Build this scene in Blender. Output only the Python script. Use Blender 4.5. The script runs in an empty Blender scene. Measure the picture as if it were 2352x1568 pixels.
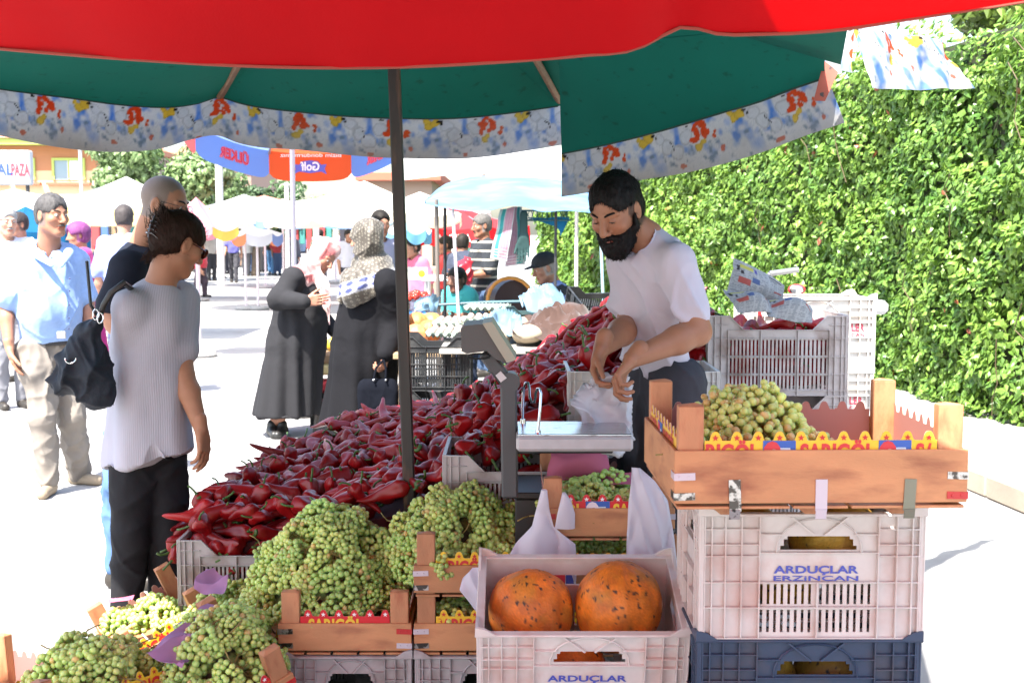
import bpy, math, random
import numpy as np
from mathutils import Vector, Matrix, Quaternion
R = math.radians; PI = math.pi
random.seed(7); RNG = np.random.default_rng(7)
scene = bpy.context.scene; COL = scene.collection
# ---------------------------------------------------------------- camera, world, sun
F, CZ, PITCH = 2800.0, 1.55, math.atan(254/2800)
cam = bpy.data.cameras.new('camera'); camo = bpy.data.objects.new('camera', cam); COL.objects.link(camo)
camo.location = (0, 0, CZ); camo.rotation_euler = (R(90)-PITCH, 0, 0)
cam.sensor_width = 36; cam.lens = F/2352*36; cam.clip_end = 600; cam.clip_start = 0.05
cam.dof.use_dof = True; cam.dof.focus_distance = 3.7; cam.dof.aperture_fstop = 9
scene.camera = camo
SUN_EL, SUN_AZ = R(58), R(61)
to_sun = Vector((-math.cos(SUN_EL)*math.cos(SUN_AZ), -math.cos(SUN_EL)*math.sin(SUN_AZ), math.sin(SUN_EL)))
sl = bpy.data.lights.new('sun', 'SUN'); so = bpy.data.objects.new('sun', sl); COL.objects.link(so)
sl.energy = 4.6; sl.angle = R(0.53); sl.color = (1, .95, .87)
so.rotation_euler = to_sun.to_track_quat('Z', 'Y').to_euler(); so.location = (-6, -4, 9)
world = bpy.data.worlds.new('World'); scene.world = world; world.use_nodes = True
wn = world.node_tree; sky = wn.nodes.new('ShaderNodeTexSky'); sky.sky_type = 'NISHITA'; sky.sun_disc = False
sky.sun_elevation = SUN_EL; sky.sun_rotation = math.atan2(to_sun.x, to_sun.y) % (2*PI)
sky.dust_density = 2.5; sky.air_density = 1.2
wn.links.new(sky.outputs[0], wn.nodes['Background'].inputs[0]); wn.nodes['Background'].inputs[1].default_value = .135
scene.view_settings.view_transform = 'Standard'; scene.view_settings.look = 'None'
scene.view_settings.exposure = 2.0; scene.view_settings.gamma = 1
scene.render.engine = 'CYCLES'
scene.cycles.max_bounces = 8; scene.cycles.diffuse_bounces = 4; scene.cycles.glossy_bounces = 3
scene.cycles.transmission_bounces = 5; scene.cycles.transparent_max_bounces = 12
scene.cycles.use_denoising = True; scene.cycles.sample_clamp_indirect = 6
scene.cycles.caustics_reflective = False; scene.cycles.caustics_refractive = False

_cp, _sp = math.cos(PITCH), math.sin(PITCH)
def at(px, py, Y):
    cx = (px-1176)/F; cy = (784-py)/F
    d = Vector((cx, _cp + cy*_sp, -_sp + cy*_cp)); t = Y/d.y
    return Vector((d.x*t, Y, CZ + d.z*t))
def gr(px, py, z=0.0):
    cx = (px-1176)/F; cy = (784-py)/F
    d = Vector((cx, _cp + cy*_sp, -_sp + cy*_cp)); t = (z-CZ)/d.z
    return Vector((d.x*t, d.y*t, z))
def px_of(p):
    p = Vector(p); q = p-Vector((0, 0, CZ)); f = q.y*_cp - q.z*_sp; u = q.y*_sp + q.z*_cp
    return 1176+F*q.x/f, 784-F*u/f
# ---------------------------------------------------------------- numpy value noise
_h = RNG.random(4096).astype(np.float32); _pm = RNG.permutation(4096)
def vnoise(P, scale=1.0, seed=0):
    P = np.asarray(P, dtype=np.float64)*scale + seed*17.31
    i = np.floor(P).astype(np.int64); f = P-i; f = f*f*(3-2*f)
    def hsh(a, b, c): return _h[_pm[(_pm[(_pm[a & 4095]+b) & 4095]+c) & 4095]]
    r = 0
    for dx in (0, 1):
        wx = f[..., 0] if dx else 1-f[..., 0]
        for dy in (0, 1):
            wy = f[..., 1] if dy else 1-f[..., 1]
            for dz in (0, 1):
                wz = f[..., 2] if dz else 1-f[..., 2]
                r = r + wx*wy*wz*hsh(i[..., 0]+dx, i[..., 1]+dy, i[..., 2]+dz)
    return r*2-1
def fbm(P, scale=1., oct=3, seed=0):
    r = 0; a = 1.; s = 0
    for o in range(oct): r = r + a*vnoise(P, scale*2**o, seed+o); s += a; a *= .5
    return r/s
# ---------------------------------------------------------------- materials
_mats = {}
def M(name, col=(.5, .5, .5), rough=.6, var=0., vscale=8., bump=0., bscale=60., metal=0., spec=.5, transl=0., sss=0., attr=None,
      col2=None, c2scale=5., c2lo=.45, c2hi=.65, stretch=(1, 1, 1), coat=0., alpha=1., wave=None, trans=0., transl_col=None, sheen=0.):
    if name in _mats: return _mats[name]
    m = bpy.data.materials.new(name); m.use_nodes = True; nt = m.node_tree; N = nt.nodes; L = nt.links
    b = N['Principled BSDF']; out = N['Material Output']
    b.inputs['Roughness'].default_value = rough; b.inputs['Metallic'].default_value = metal
    b.inputs['Specular IOR Level'].default_value = spec; b.inputs['Coat Weight'].default_value = coat
    b.inputs['Coat Roughness'].default_value = .12
    b.inputs['Alpha'].default_value = alpha; b.inputs['Transmission Weight'].default_value = trans
    b.inputs['Sheen Weight'].default_value = sheen
    tc = N.new('ShaderNodeTexCoord'); mp = N.new('ShaderNodeMapping'); mp.inputs['Scale'].default_value = stretch
    L.new(tc.outputs['Object'], mp.inputs[0]); vec = mp.outputs[0]
    if attr:
        a = N.new('ShaderNodeAttribute'); a.attribute_name = attr; c = a.outputs['Color']
    else:
        r = N.new('ShaderNodeRGB'); r.outputs[0].default_value = (*col, 1); c = r.outputs[0]
    def noise(s, d=4):
        n = N.new('ShaderNodeTexNoise'); n.inputs['Scale'].default_value = s; n.inputs['Detail'].default_value = d
        L.new(vec, n.inputs['Vector']); return n
    if col2:
        n = noise(c2scale, 5); rp = N.new('ShaderNodeMapRange'); rp.inputs[1].default_value = c2lo; rp.inputs[2].default_value = c2hi
        L.new(n.outputs[0], rp.inputs[0]); mx = N.new('ShaderNodeMix'); mx.data_type = 'RGBA'
        L.new(rp.outputs[0], mx.inputs[0]); L.new(c, mx.inputs[6]); mx.inputs[7].default_value = (*col2, 1); c = mx.outputs[2]
    if var:
        n = noise(vscale); oi = N.new('ShaderNodeObjectInfo'); ad = N.new('ShaderNodeMath'); ad.operation = 'MULTIPLY_ADD'
        L.new(oi.outputs['Random'], ad.inputs[0]); ad.inputs[1].default_value = .5; L.new(n.outputs[0], ad.inputs[2])
        mr = N.new('ShaderNodeMapRange'); mr.inputs[1].default_value = .45; mr.inputs[2].default_value = 1.05
        mr.inputs[3].default_value = 1-var; mr.inputs[4].default_value = 1+var; L.new(ad.outputs[0], mr.inputs[0])
        hs = N.new('ShaderNodeHueSaturation'); L.new(mr.outputs[0], hs.inputs['Value']); L.new(c, hs.inputs['Color']); c = hs.outputs[0]
    L.new(c, b.inputs['Base Color'])
    if sss:
        b.inputs['Subsurface Weight'].default_value = sss; b.inputs['Subsurface Radius'].default_value = (.012, .008, .004)
        b.inputs['Subsurface Scale'].default_value = 1.
    if bump or wave:
        bp = N.new('ShaderNodeBump'); bp.inputs['Distance'].default_value = .004 if bump else .002
        bp.inputs['Strength'].default_value = bump or .3
        if wave:
            wv = N.new('ShaderNodeTexWave'); wv.bands_direction = wave[0]; wv.inputs['Scale'].default_value = wave[1]
            wv.inputs['Distortion'].default_value = wave[2]; wv.inputs['Detail'].default_value = 2
            L.new(tc.outputs['Object'], wv.inputs[0]); L.new(wv.outputs['Fac'], bp.inputs['Height'])
        else:
            L.new(noise(bscale, 5).outputs[0], bp.inputs['Height'])
        L.new(bp.outputs[0], b.inputs['Normal'])
    if transl:
        t = N.new('ShaderNodeBsdfTranslucent'); ms = N.new('ShaderNodeMixShader'); ms.inputs[0].default_value = transl
        if transl_col: t.inputs[0].default_value = (*transl_col, 1)
        else: L.new(c, t.inputs[0])
        L.new(b.outputs[0], ms.inputs[1]); L.new(t.outputs[0], ms.inputs[2]); L.new(ms.outputs[0], out.inputs[0])
    _mats[name] = m; return m
# ---------------------------------------------------------------- mesh builder
class MB:
    def __init__(s): s.v = []; s.f = []; s.c = []; s.n = 0; s.mi = []
    def add(s, V, Fc, col=None, mi=0):
        V = np.asarray(V, dtype=float).reshape(-1, 3); s.v.append(V)
        n = s.n; s.f += [tuple(i+n for i in f) for f in Fc]; s.mi += [mi]*len(Fc); s.n += len(V)
        if col is None: col = (1, 1, 1)
        col = np.asarray(col, dtype=float)
        if col.ndim == 1: col = np.tile(col[:3], (len(V), 1))
        s.c.append(col[:, :3]); return s
    def box(s, c, d, rot=None, bev=0., col=None, mi=0):
        x, y, z = [a/2 for a in d]
        if bev <= 0 or bev > min(x, y, z)*.9:
            V = np.array([(i, j, k) for i in (-x, x) for j in (-y, y) for k in (-z, z)])
            Fc = [(0, 1, 3, 2), (4, 6, 7, 5), (0, 4, 5, 1), (2, 3, 7, 6), (0, 2, 6, 4), (1, 5, 7, 3)]
        else:
            V = []; idx = {}
            for sx in (-1, 1):
                for sy in (-1, 1):
                    for sz in (-1, 1):
                        for a in range(3):
                            p = [sx*(x-bev), sy*(y-bev), sz*(z-bev)]; p[a] = (sx, sy, sz)[a]*(x, y, z)[a]
                            idx[(sx, sy, sz, a)] = len(V); V.append(p)
            V = np.array(V); Fc = []
            for sg in (-1, 1):
                for a in range(3):
                    b_, c_ = (a+1) % 3, (a+2) % 3; q = []
                    for (p1, p2) in ((-1, -1), (1, -1), (1, 1), (-1, 1)):
                        k = [0, 0, 0]; k[a] = sg; k[b_] = p1; k[c_] = p2; q.append(idx[(*k, a)])
                    Fc.append(tuple(q if sg > 0 else q[::-1]))
            for a in range(3):
                b_, c_ = (a+1) % 3, (a+2) % 3
                for sb in (-1, 1):
                    for sc in (-1, 1):
                        def K(sa, ax):
                            k = [0, 0, 0]; k[a] = sa; k[b_] = sb; k[c_] = sc; return idx[(*k, ax)]
                        q = [K(-1, b_), K(1, b_), K(1, c_), K(-1, c_)]
                        if sb*sc > 0: q = q
                        else: q = q[::-1]
                        Fc.append(tuple(q))
            for sx in (-1, 1):
                for sy in (-1, 1):
                    for sz in (-1, 1):
                        q = [idx[(sx, sy, sz, a)] for a in range(3)]
                        Fc.append(tuple(q if sx*sy*sz > 0 else q[::-1]))
        Fo = []
        for f in Fc:
            p = V[list(f)]; nn = np.cross(p[1]-p[0], p[2]-p[0])
            Fo.append(f if nn @ p.mean(0) > 0 else tuple(f[::-1]))
        Fc = Fo
        if rot is not None: V = V @ np.array(rot).T
        return s.add(V+np.array(c), Fc, col, mi)
    def bar(s, a, b, w, t, up=(0, 0, 1), bev=0., col=None):
        a = Vector(a); b = Vector(b); d = (b-a); L = d.length; z = d/L; x = Vector(up).cross(z)
        if x.length < 1e-4: x = Vector((1, 0, 0)).cross(z)
        x.normalize(); y = z.cross(x); Rm = np.array([[x[i], y[i], z[i]] for i in range(3)])
        return s.box((a+b)/2, (w, t, L), Rm, bev, col)
    def tube(s, pts, r, n=8, caps=True, col=None, closed=False):
        pts = [Vector(p) for p in pts]; rs = r if hasattr(r, '__len__') else [r]*len(pts); V = []; Fc = []; m = len(pts)
        up = None
        for i, p in enumerate(pts):
            if closed: t = pts[(i+1) % m]-pts[i-1]
            else: t = pts[min(i+1, m-1)]-pts[max(i-1, 0)]
            t = t.normalized() if t.length > 1e-9 else Vector((0, 0, 1))
            if up is None: up = Vector((0, 0, 1)) if abs(t.z) < .9 else Vector((1, 0, 0))
            x = up.cross(t)
            if x.length < 1e-5: x = t.orthogonal()
            x.normalize(); y = t.cross(x); up = y
            for k in range(n):
                a = 2*PI*k/n; V.append(p+x*math.cos(a)*rs[i]+y*math.sin(a)*rs[i])
        for i in range(m if closed else m-1):
            j = (i+1) % m
            for k in range(n): Fc.append((i*n+k, i*n+(k+1) % n, j*n+(k+1) % n, j*n+k))
        if caps and not closed: Fc.append(tuple(range(n))[::-1]); Fc.append(tuple((m-1)*n+k for k in range(n)))
        return s.add(np.array([tuple(v) for v in V]), Fc, col)
    def lathe(s, prof, c=(0, 0, 0), n=16, rot=None, col=None):
        V = []; Fc = []
        for (r, z) in prof:
            for k in range(n): a = 2*PI*k/n; V.append((r*math.cos(a), r*math.sin(a), z))
        for i in range(len(prof)-1):
            for k in range(n): Fc.append((i*n+k, i*n+(k+1) % n, (i+1)*n+(k+1) % n, (i+1)*n+k))
        V = np.array(V)
        if rot is not None: V = V @ np.array(rot).T
        return s.add(V+np.array(c), Fc, col)
    def grid(s, P, col=None, thick=0., closed=False, two=True):
        P = np.asarray(P, dtype=float); a, b = P.shape[:2]; Fc = []
        for i in range(a-1):
            for j in range(b-1): Fc.append((i*b+j, i*b+j+1, (i+1)*b+j+1, (i+1)*b+j))
            if closed: Fc.append((i*b+b-1, i*b, (i+1)*b, (i+1)*b+b-1))
        V = P.reshape(-1, 3); c2 = None if col is None else (np.asarray(col).reshape(-1, 3) if np.ndim(col) > 1 else col)
        if not thick: return s.add(V, Fc, c2)
        du = np.gradient(P, axis=0); dv = np.gradient(P, axis=1); nn = np.cross(du, dv); nn /= (np.linalg.norm(nn, axis=2, keepdims=True)+1e-9)
        V2 = (P+nn*thick).reshape(-1, 3); n = len(V); F2 = list(Fc)+[tuple(i+n for i in f[::-1]) for f in Fc]
        edge = [(0, j) for j in range(b)], [(a-1, j) for j in range(b)], [(i, 0) for i in range(a)], [(i, b-1) for i in range(a)]
        for e in edge:
            for (p, q) in zip(e[:-1], e[1:]):
                i0 = p[0]*b+p[1]; i1 = q[0]*b+q[1]; F2.append((i0, i1, i1+n, i0+n))
        cc = None
        if c2 is not None: cc = np.vstack([c2, c2]) if np.ndim(c2) > 1 else c2
        return s.add(np.vstack([V, V2]), F2, cc)
    def ball(s, c, r, n=10, rot=None, col=None):
        r = r if hasattr(r, '__len__') else (r, r, r); m = max(4, n//2+1); V = [(0, 0, r[2])]; Fc = []
        for i in range(1, m):
            a = PI*i/m
            for k in range(n): b = 2*PI*k/n; V.append((r[0]*math.sin(a)*math.cos(b), r[1]*math.sin(a)*math.sin(b), r[2]*math.cos(a)))
        V.append((0, 0, -r[2]))
        for k in range(n): Fc.append((0, 1+k, 1+(k+1) % n))
        for i in range(m-2):
            for k in range(n): Fc.append((1+i*n+k, 1+(i+1)*n+k, 1+(i+1)*n+(k+1) % n, 1+i*n+(k+1) % n))
        e = len(V)-1; o = 1+(m-2)*n
        for k in range(n): Fc.append((e, o+(k+1) % n, o+k))
        V = np.array(V)
        if rot is not None: V = V @ np.array(rot).T
        return s.add(V+np.array(c), Fc, col)
    def poly(s, pts, depth, col=None):   # pts: coplanar 3D outline, depth: vector
        n = len(pts); A = np.array([tuple(p) for p in pts]); B = A+np.array(tuple(depth))
        return s.add(np.vstack([A, B]), [tuple(range(n)), tuple(range(2*n-1, n-1, -1))]+[(i, i+n, (i+1) % n+n, (i+1) % n) for i in range(n)], col)
    def arr(s): return (np.vstack(s.v) if s.v else np.zeros((0, 3)))
def mesh_from(name, V, Fc, mats=(), cols=None, smooth=False, mi=None):
    me = bpy.data.meshes.new(name); V = np.asarray(V, dtype=np.float32)
    if isinstance(Fc, np.ndarray):
        k = Fc.shape[1]; me.vertices.add(len(V)); me.vertices.foreach_set('co', V.ravel())
        me.loops.add(Fc.size); me.loops.foreach_set('vertex_index', Fc.astype(np.int32).ravel())
        me.polygons.add(len(Fc)); me.polygons.foreach_set('loop_start', np.arange(0, Fc.size, k, dtype=np.int32))
        me.update(calc_edges=True); me.validate()
    else: me.from_pydata(V.tolist(), [], Fc)
    for m in mats: me.materials.append(m)
    if cols is not None and len(cols) == len(me.vertices):
        ca = me.color_attributes.new('Col', 'FLOAT_COLOR', 'POINT'); cc = np.ones((len(V), 4), dtype=np.float32); cc[:, :3] = cols
        ca.data.foreach_set('color', cc.ravel())
    me.polygons.foreach_set('use_smooth', np.full(len(me.polygons), bool(smooth)))
    if mi is not None and any(mi): me.polygons.foreach_set('material_index', np.array(mi, dtype=np.int32))
    me.update(); return me
def smooth_by_angle(me, deg=40):
    try: me.set_sharp_from_angle(angle=R(deg))
    except Exception: pass
def tag(o, label=None, cat=None, group=None, kind=None):
    if label: o['label'] = label
    if cat: o['category'] = cat
    if group: o['group'] = group
    if kind: o['kind'] = kind
    return o
def thing(name, label, cat, loc=(0, 0, 0), rot=(0, 0, 0), group=None):
    o = bpy.data.objects.new(name, None); COL.objects.link(o); o.location = loc; o.rotation_euler = rot; o.empty_display_size = .1
    return tag(o, label, cat, group)
def inv_of(p):
    m = Matrix.Identity(4); chain = []
    while p: chain.append(p); p = p.parent
    for q in reversed(chain): m = m @ q.matrix_basis
    return m.inverted()
def link(name, me, parent=None, label=None):
    o = bpy.data.objects.new(name, me); COL.objects.link(o)
    if parent: o.parent = parent
    if label: o['label'] = label
    return o
def part(name, mb, mat, parent=None, smooth=False, world=True, label=None, weld=False):
    """mesh builder -> object; builder coordinates are world ones unless world=False"""
    mats = mat if isinstance(mat, (list, tuple)) else [mat]
    V = mb.arr(); C = np.vstack(mb.c)
    if parent and world:
        m = np.array(inv_of(parent)); V = V @ m[:3, :3].T + m[:3, 3]
    me = mesh_from(name, V, mb.f, mats, C if any(x is not None for x in mb.c) else None, bool(smooth), mb.mi)
    if smooth: smooth_by_angle(me, smooth if smooth is not True else 45)
    return link(name, me, parent, label)
def solo(name, mb, mat, label, cat, smooth=False, group=None, kind=None, origin=None):
    V = mb.arr()
    if origin is None and kind != 'structure':
        origin = ((V[:, 0].min()+V[:, 0].max())/2, (V[:, 1].min()+V[:, 1].max())/2, V[:, 2].min())
    if origin is not None:
        mb.v = [v-np.array(tuple(origin)) for v in mb.v]
    o = part(name, mb, mat, None, smooth); 
    if origin is not None: o.location = tuple(origin)
    return tag(o, label, cat, group, kind)
def copy_tree(o, parent=None):
    c = o.copy(); COL.objects.link(c)
    if parent: c.parent = parent
    for ch in list(o.children): copy_tree(ch, c)
    return c
def Rz(a): c, s = math.cos(a), math.sin(a); return np.array([[c, -s, 0], [s, c, 0], [0, 0, 1.]])
def Rx(a): c, s = math.cos(a), math.sin(a); return np.array([[1., 0, 0], [0, c, -s], [0, s, c]])
def Ry(a): c, s = math.cos(a), math.sin(a); return np.array([[c, 0, s], [0, 1., 0], [-s, 0, c]])
_tc = {}
def text_mesh(body, bold=0.):
    """-> verts (N,3) width-normalised (height of capitals = 1), faces"""
    k = (body, bold)
    if k in _tc: return _tc[k]
    cu = bpy.data.curves.new('t', 'FONT'); cu.body = body; cu.size = 1; cu.offset = bold; cu.resolution_u = 3
    o = bpy.data.objects.new('t', cu); COL.objects.link(o); dg = bpy.context.evaluated_depsgraph_get()
    me = bpy.data.meshes.new_from_object(o.evaluated_get(dg)); V = np.array([tuple(v.co) for v in me.vertices]).reshape(-1, 3)
    Fc = [tuple(p.vertices) for p in me.polygons]; bpy.data.objects.remove(o); bpy.data.curves.remove(cu); bpy.data.meshes.remove(me)
    _tc[k] = (V, Fc); return _tc[k]
def text_on(mb, body, org, ux, uy, width=None, height=None, bold=.02, col=None, mirror=False, warp=None):
    """write text: org = lower left corner, ux/uy unit vectors; width/height in metres (caps)"""
    V, Fc = text_mesh(body, bold); V = V.copy()
    V[:, 0] -= V[:, 0].min(); w = V[:, 0].max(); base = 0.; h = .7
    sx = (width/w) if width else height/h; sy = (height/h) if height else sx
    X = V[:, 0]*sx; Yc = V[:, 1]*sy
    if mirror: X = w*sx-X
    P = np.array(tuple(org))+X[:, None]*np.array(tuple(ux))+Yc[:, None]*np.array(tuple(uy))
    if warp is not None: P = warp(X, Yc)
    mb.add(P, Fc, col); return w*sx
# ---------------------------------------------------------------- signed-distance sculpting
class SDF:
    def __init__(s, lo, hi, h):
        s.lo = np.array(lo, dtype=float); s.h = h; s.n = np.ceil((np.array(hi)-s.lo)/h).astype(int)+1
        s.V = np.full(s.n, 1., dtype=np.float32)
    def _sl(s, lo, hi):
        a = np.clip(np.floor((lo-s.lo)/s.h).astype(int), 0, s.n); b = np.clip(np.ceil((hi-s.lo)/s.h).astype(int)+1, 0, s.n)
        if np.any(b <= a): return None
        ax = [s.lo[i]+np.arange(a[i], b[i])*s.h for i in range(3)]
        return tuple(slice(a[i], b[i]) for i in range(3)), ax
    def op(s, fn, lo, hi, k, mode='add'):
        m = max(k, 0)+3*s.h+.01; q = s._sl(np.array(lo)-m, np.array(hi)+m)
        if q is None: return s
        sl, ax = q; X = ax[0][:, None, None]; Y = ax[1][None, :, None]; Z = ax[2][None, None, :]
        d = fn(X, Y, Z).astype(np.float32); A = s.V[sl]
        if mode == 'add':
            if k > 0: hh = np.maximum(k-np.abs(A-d), 0)/k; s.V[sl] = np.minimum(A, d)-hh*hh*k*.25
            else: s.V[sl] = np.minimum(A, d)
        else:
            d = -d
            if k > 0: hh = np.maximum(k-np.abs(A-d), 0)/k; s.V[sl] = np.maximum(A, d)+hh*hh*k*.25
            else: s.V[sl] = np.maximum(A, d)
        return s
    def cone(s, a, b, r1, r2, k=.02, mode='add', flat=None, q=1.):
        a = np.array(tuple(a), dtype=float); b = np.array(tuple(b), dtype=float); d = b-a; L2 = max(d@d, 1e-9); rm = max(r1, r2)
        fl = None
        if flat is not None: fl = np.array(tuple(flat), dtype=float); fl /= np.linalg.norm(fl)
        def fn(X, Y, Z):
            px, py, pz = X-a[0], Y-a[1], Z-a[2]; t = np.clip((px*d[0]+py*d[1]+pz*d[2])/L2, 0, 1)
            px = px-t*d[0]; py = py-t*d[1]; pz = pz-t*d[2]; r2_ = px*px+py*py+pz*pz
            if fl is not None:
                c = px*fl[0]+py*fl[1]+pz*fl[2]; r2_ = r2_-c*c+(c/q)**2
            return np.sqrt(np.maximum(r2_, 0))-(r1+t*(r2-r1))
        e = rm*max(1, q)
        return s.op(fn, np.minimum(a, b)-e, np.maximum(a, b)+e, k, mode)
    def ell(s, c, r, k=.02, mode='add', rot=None):
        c = np.array(tuple(c), dtype=float); r = np.array(r, dtype=float); Rm = np.eye(3) if rot is None else np.array(rot)
        e = np.full(3, r.max()) if rot is not None else r
        def fn(X, Y, Z):
            px, py, pz = X-c[0], Y-c[1], Z-c[2]; l = [Rm[0, i]*px+Rm[1, i]*py+Rm[2, i]*pz for i in range(3)]
            k0 = np.sqrt((l[0]/r[0])**2+(l[1]/r[1])**2+(l[2]/r[2])**2)+1e-9
            k1 = np.sqrt((l[0]/r[0]**2)**2+(l[1]/r[1]**2)**2+(l[2]/r[2]**2)**2)+1e-9
            return k0*(k0-1)/k1
        return s.op(fn, c-e, c+e, k, mode)
    def box(s, c, d, rd=.005, k=.01, mode='add', rot=None):
        c = np.array(tuple(c), dtype=float); d = np.array(d, dtype=float)/2-rd; Rm = np.eye(3) if rot is None else np.array(rot)
        e = np.full(3, np.linalg.norm(d)+rd)
        def fn(X, Y, Z):
            px, py, pz = X-c[0], Y-c[1], Z-c[2]; l = [np.abs(Rm[0, i]*px+Rm[1, i]*py+Rm[2, i]*pz)-d[i] for i in range(3)]
            return np.sqrt(sum(np.maximum(a, 0)**2 for a in l))+np.minimum(np.maximum(np.maximum(l[0], l[1]), l[2]), 0)-rd
        return s.op(fn, c-e, c+e, k, mode)
    def cut(s, p, n, k=.0):    # remove everything on the +n side of the plane
        p = np.array(tuple(p)); n = np.array(tuple(n), dtype=float); n /= np.linalg.norm(n)
        fn = lambda X, Y, Z: -((X-p[0])*n[0]+(Y-p[1])*n[1]+(Z-p[2])*n[2])+0*X
        return s.op(fn, s.lo, s.lo+s.n*s.h, k, 'sub')
    def mesh(s):
        V = s.V; S = V < 0; nx, ny, nz = V.shape
        c = S[:-1, :-1, :-1].astype(np.int8)
        for (i, j, k) in ((1, 0, 0), (0, 1, 0), (0, 0, 1), (1, 1, 0), (1, 0, 1), (0, 1, 1), (1, 1, 1)):
            c = c+S[i:nx-1+i, j:ny-1+j, k:nz-1+k]
        act = (c > 0) & (c < 8); I = np.argwhere(act); n = len(I)
        if n == 0: return np.zeros((0, 3)), np.zeros((0, 4), int)
        idx = np.full(act.shape, -1, dtype=np.int32); idx[act] = np.arange(n)
        co = [(a, b, d) for a in (0, 1) for b in (0, 1) for d in (0, 1)]
        val = {o: V[I[:, 0]+o[0], I[:, 1]+o[1], I[:, 2]+o[2]].astype(float) for o in co}
        P = np.zeros((n, 3)); cnt = np.zeros(n)
        for o in co:
            for a in range(3):
                if o[a]: continue
                q = list(o); q[a] = 1; q = tuple(q); v0, v1 = val[o], val[q]; m = (v0 < 0) != (v1 < 0)
                t = np.where(m, v0/np.where(m, v0-v1, 1), 0); t = np.clip(t, .0, 1.)
                pt = np.tile(np.array(o, dtype=float), (n, 1)); pt[:, a] += t
                P[m] += pt[m]; cnt[m] += 1
        P /= np.maximum(cnt, 1)[:, None]; P = s.lo+(P+I)*s.h
        Q = []
        for a in range(3):
            b, d = (a+1) % 3, (a+2) % 3
            s0 = [slice(None)]*3; s1 = [slice(None)]*3; s0[a] = slice(0, -1); s1[a] = slice(1, None)
            E = np.argwhere(S[tuple(s0)] != S[tuple(s1)]); sg = S[E[:, 0], E[:, 1], E[:, 2]]
            ok = (E[:, b] > 0) & (E[:, d] > 0) & (E[:, b] < V.shape[b]-1) & (E[:, d] < V.shape[d]-1); E = E[ok]; sg = sg[ok]
            def g(ob, od):
                e = E.copy(); e[:, b] -= ob; e[:, d] -= od; return idx[e[:, 0], e[:, 1], e[:, 2]]
            q = np.stack([g(1, 1), g(0, 1), g(0, 0), g(1, 0)], 1); q[~sg] = q[~sg][:, ::-1]; Q.append(q)
        Q = np.vstack(Q); Q = Q[(Q >= 0).all(1)]
        return P, Q
def vnormals(V, Q):
    a = V[Q[:, 0]]; b = V[Q[:, 1]]; c = V[Q[:, 2]]; d = V[Q[:, 3]]; n = np.cross(c-a, d-b); N = np.zeros_like(V)
    for i in range(4): np.add.at(N, Q[:, i], n)
    return N/(np.linalg.norm(N, axis=1, keepdims=True)+1e-12)
def relax(V, Q, it=1, w=.5):
    for _ in range(it):
        S = np.zeros_like(V); c = np.zeros(len(V))
        for i in range(4):
            j = (i+1) % 4; np.add.at(S, Q[:, i], V[Q[:, j]]); np.add.at(S, Q[:, j], V[Q[:, i]])
            np.add.at(c, Q[:, i], 1); np.add.at(c, Q[:, j], 1)
        V = V*(1-w)+w*S/np.maximum(c, 1)[:, None]
    return V
def sculpt(name, grids, mat, parent=None, disp=None, paint=None, it=1, label=None):
    """grids: list of SDF -> one object; disp(V,N)->offset along N; paint(V,N)->colours"""
    Vs, Qs, n = [], [], 0
    for g in (grids if isinstance(grids, (list, tuple)) else [grids]):
        V, Q = g.mesh()
        if len(V) == 0: continue
        V = relax(V, Q, it); Vs.append(V); Qs.append(Q+n); n += len(V)
    V = np.vstack(Vs); Q = np.vstack(Qs); N = vnormals(V, Q)
    if disp is not None: V = V+N*disp(V, N)[:, None]
    C = paint(V, N) if paint is not None else None
    if parent is not None:
        m = np.array(inv_of(parent)); V = V @ m[:3, :3].T + m[:3, 3]
    me = mesh_from(name, V, Q, [mat], C, True)
    return link(name, me, parent, label)
# ---------------------------------------------------------------- people
class Clay:
    """records sculpting strokes, then builds a grid just large enough"""
    def __init__(s): s.o = []; s.lo = np.full(3, 1e9); s.hi = -s.lo
    def _b(s, pts, r):
        for p in pts: p = np.array(tuple(p), dtype=float); s.lo = np.minimum(s.lo, p-r); s.hi = np.maximum(s.hi, p+r)
    def cone(s, a, b, r1, r2, k=.02, mode='add', flat=None, q=1.):
        if mode == 'add': s._b((a, b), max(r1, r2)*max(1, q))
        s.o.append(('cone', (a, b, r1, r2, k, mode, flat, q))); return s
    def ell(s, c, r, k=.02, mode='add', rot=None):
        if mode == 'add': s._b((c,), max(r))
        s.o.append(('ell', (c, r, k, mode, rot))); return s
    def box(s, c, d, rd=.005, k=.01, mode='add', rot=None):
        if mode == 'add': s._b((c,), np.linalg.norm(d)/2)
        s.o.append(('box', (c, d, rd, k, mode, rot))); return s
    def cut(s, p, n, k=0.): s.o.append(('cut', (p, n, k))); return s
    def build(s, h, lo=None, hi=None):
        lo = s.lo-3*h if lo is None else np.array(lo); hi = s.hi+3*h if hi is None else np.array(hi)
        g = SDF(lo, hi, h)
        for n, a in s.o: getattr(g, n)(*a)
        return g
def V3(*a): return Vector(a[0]) if len(a) == 1 else Vector(a)
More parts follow.
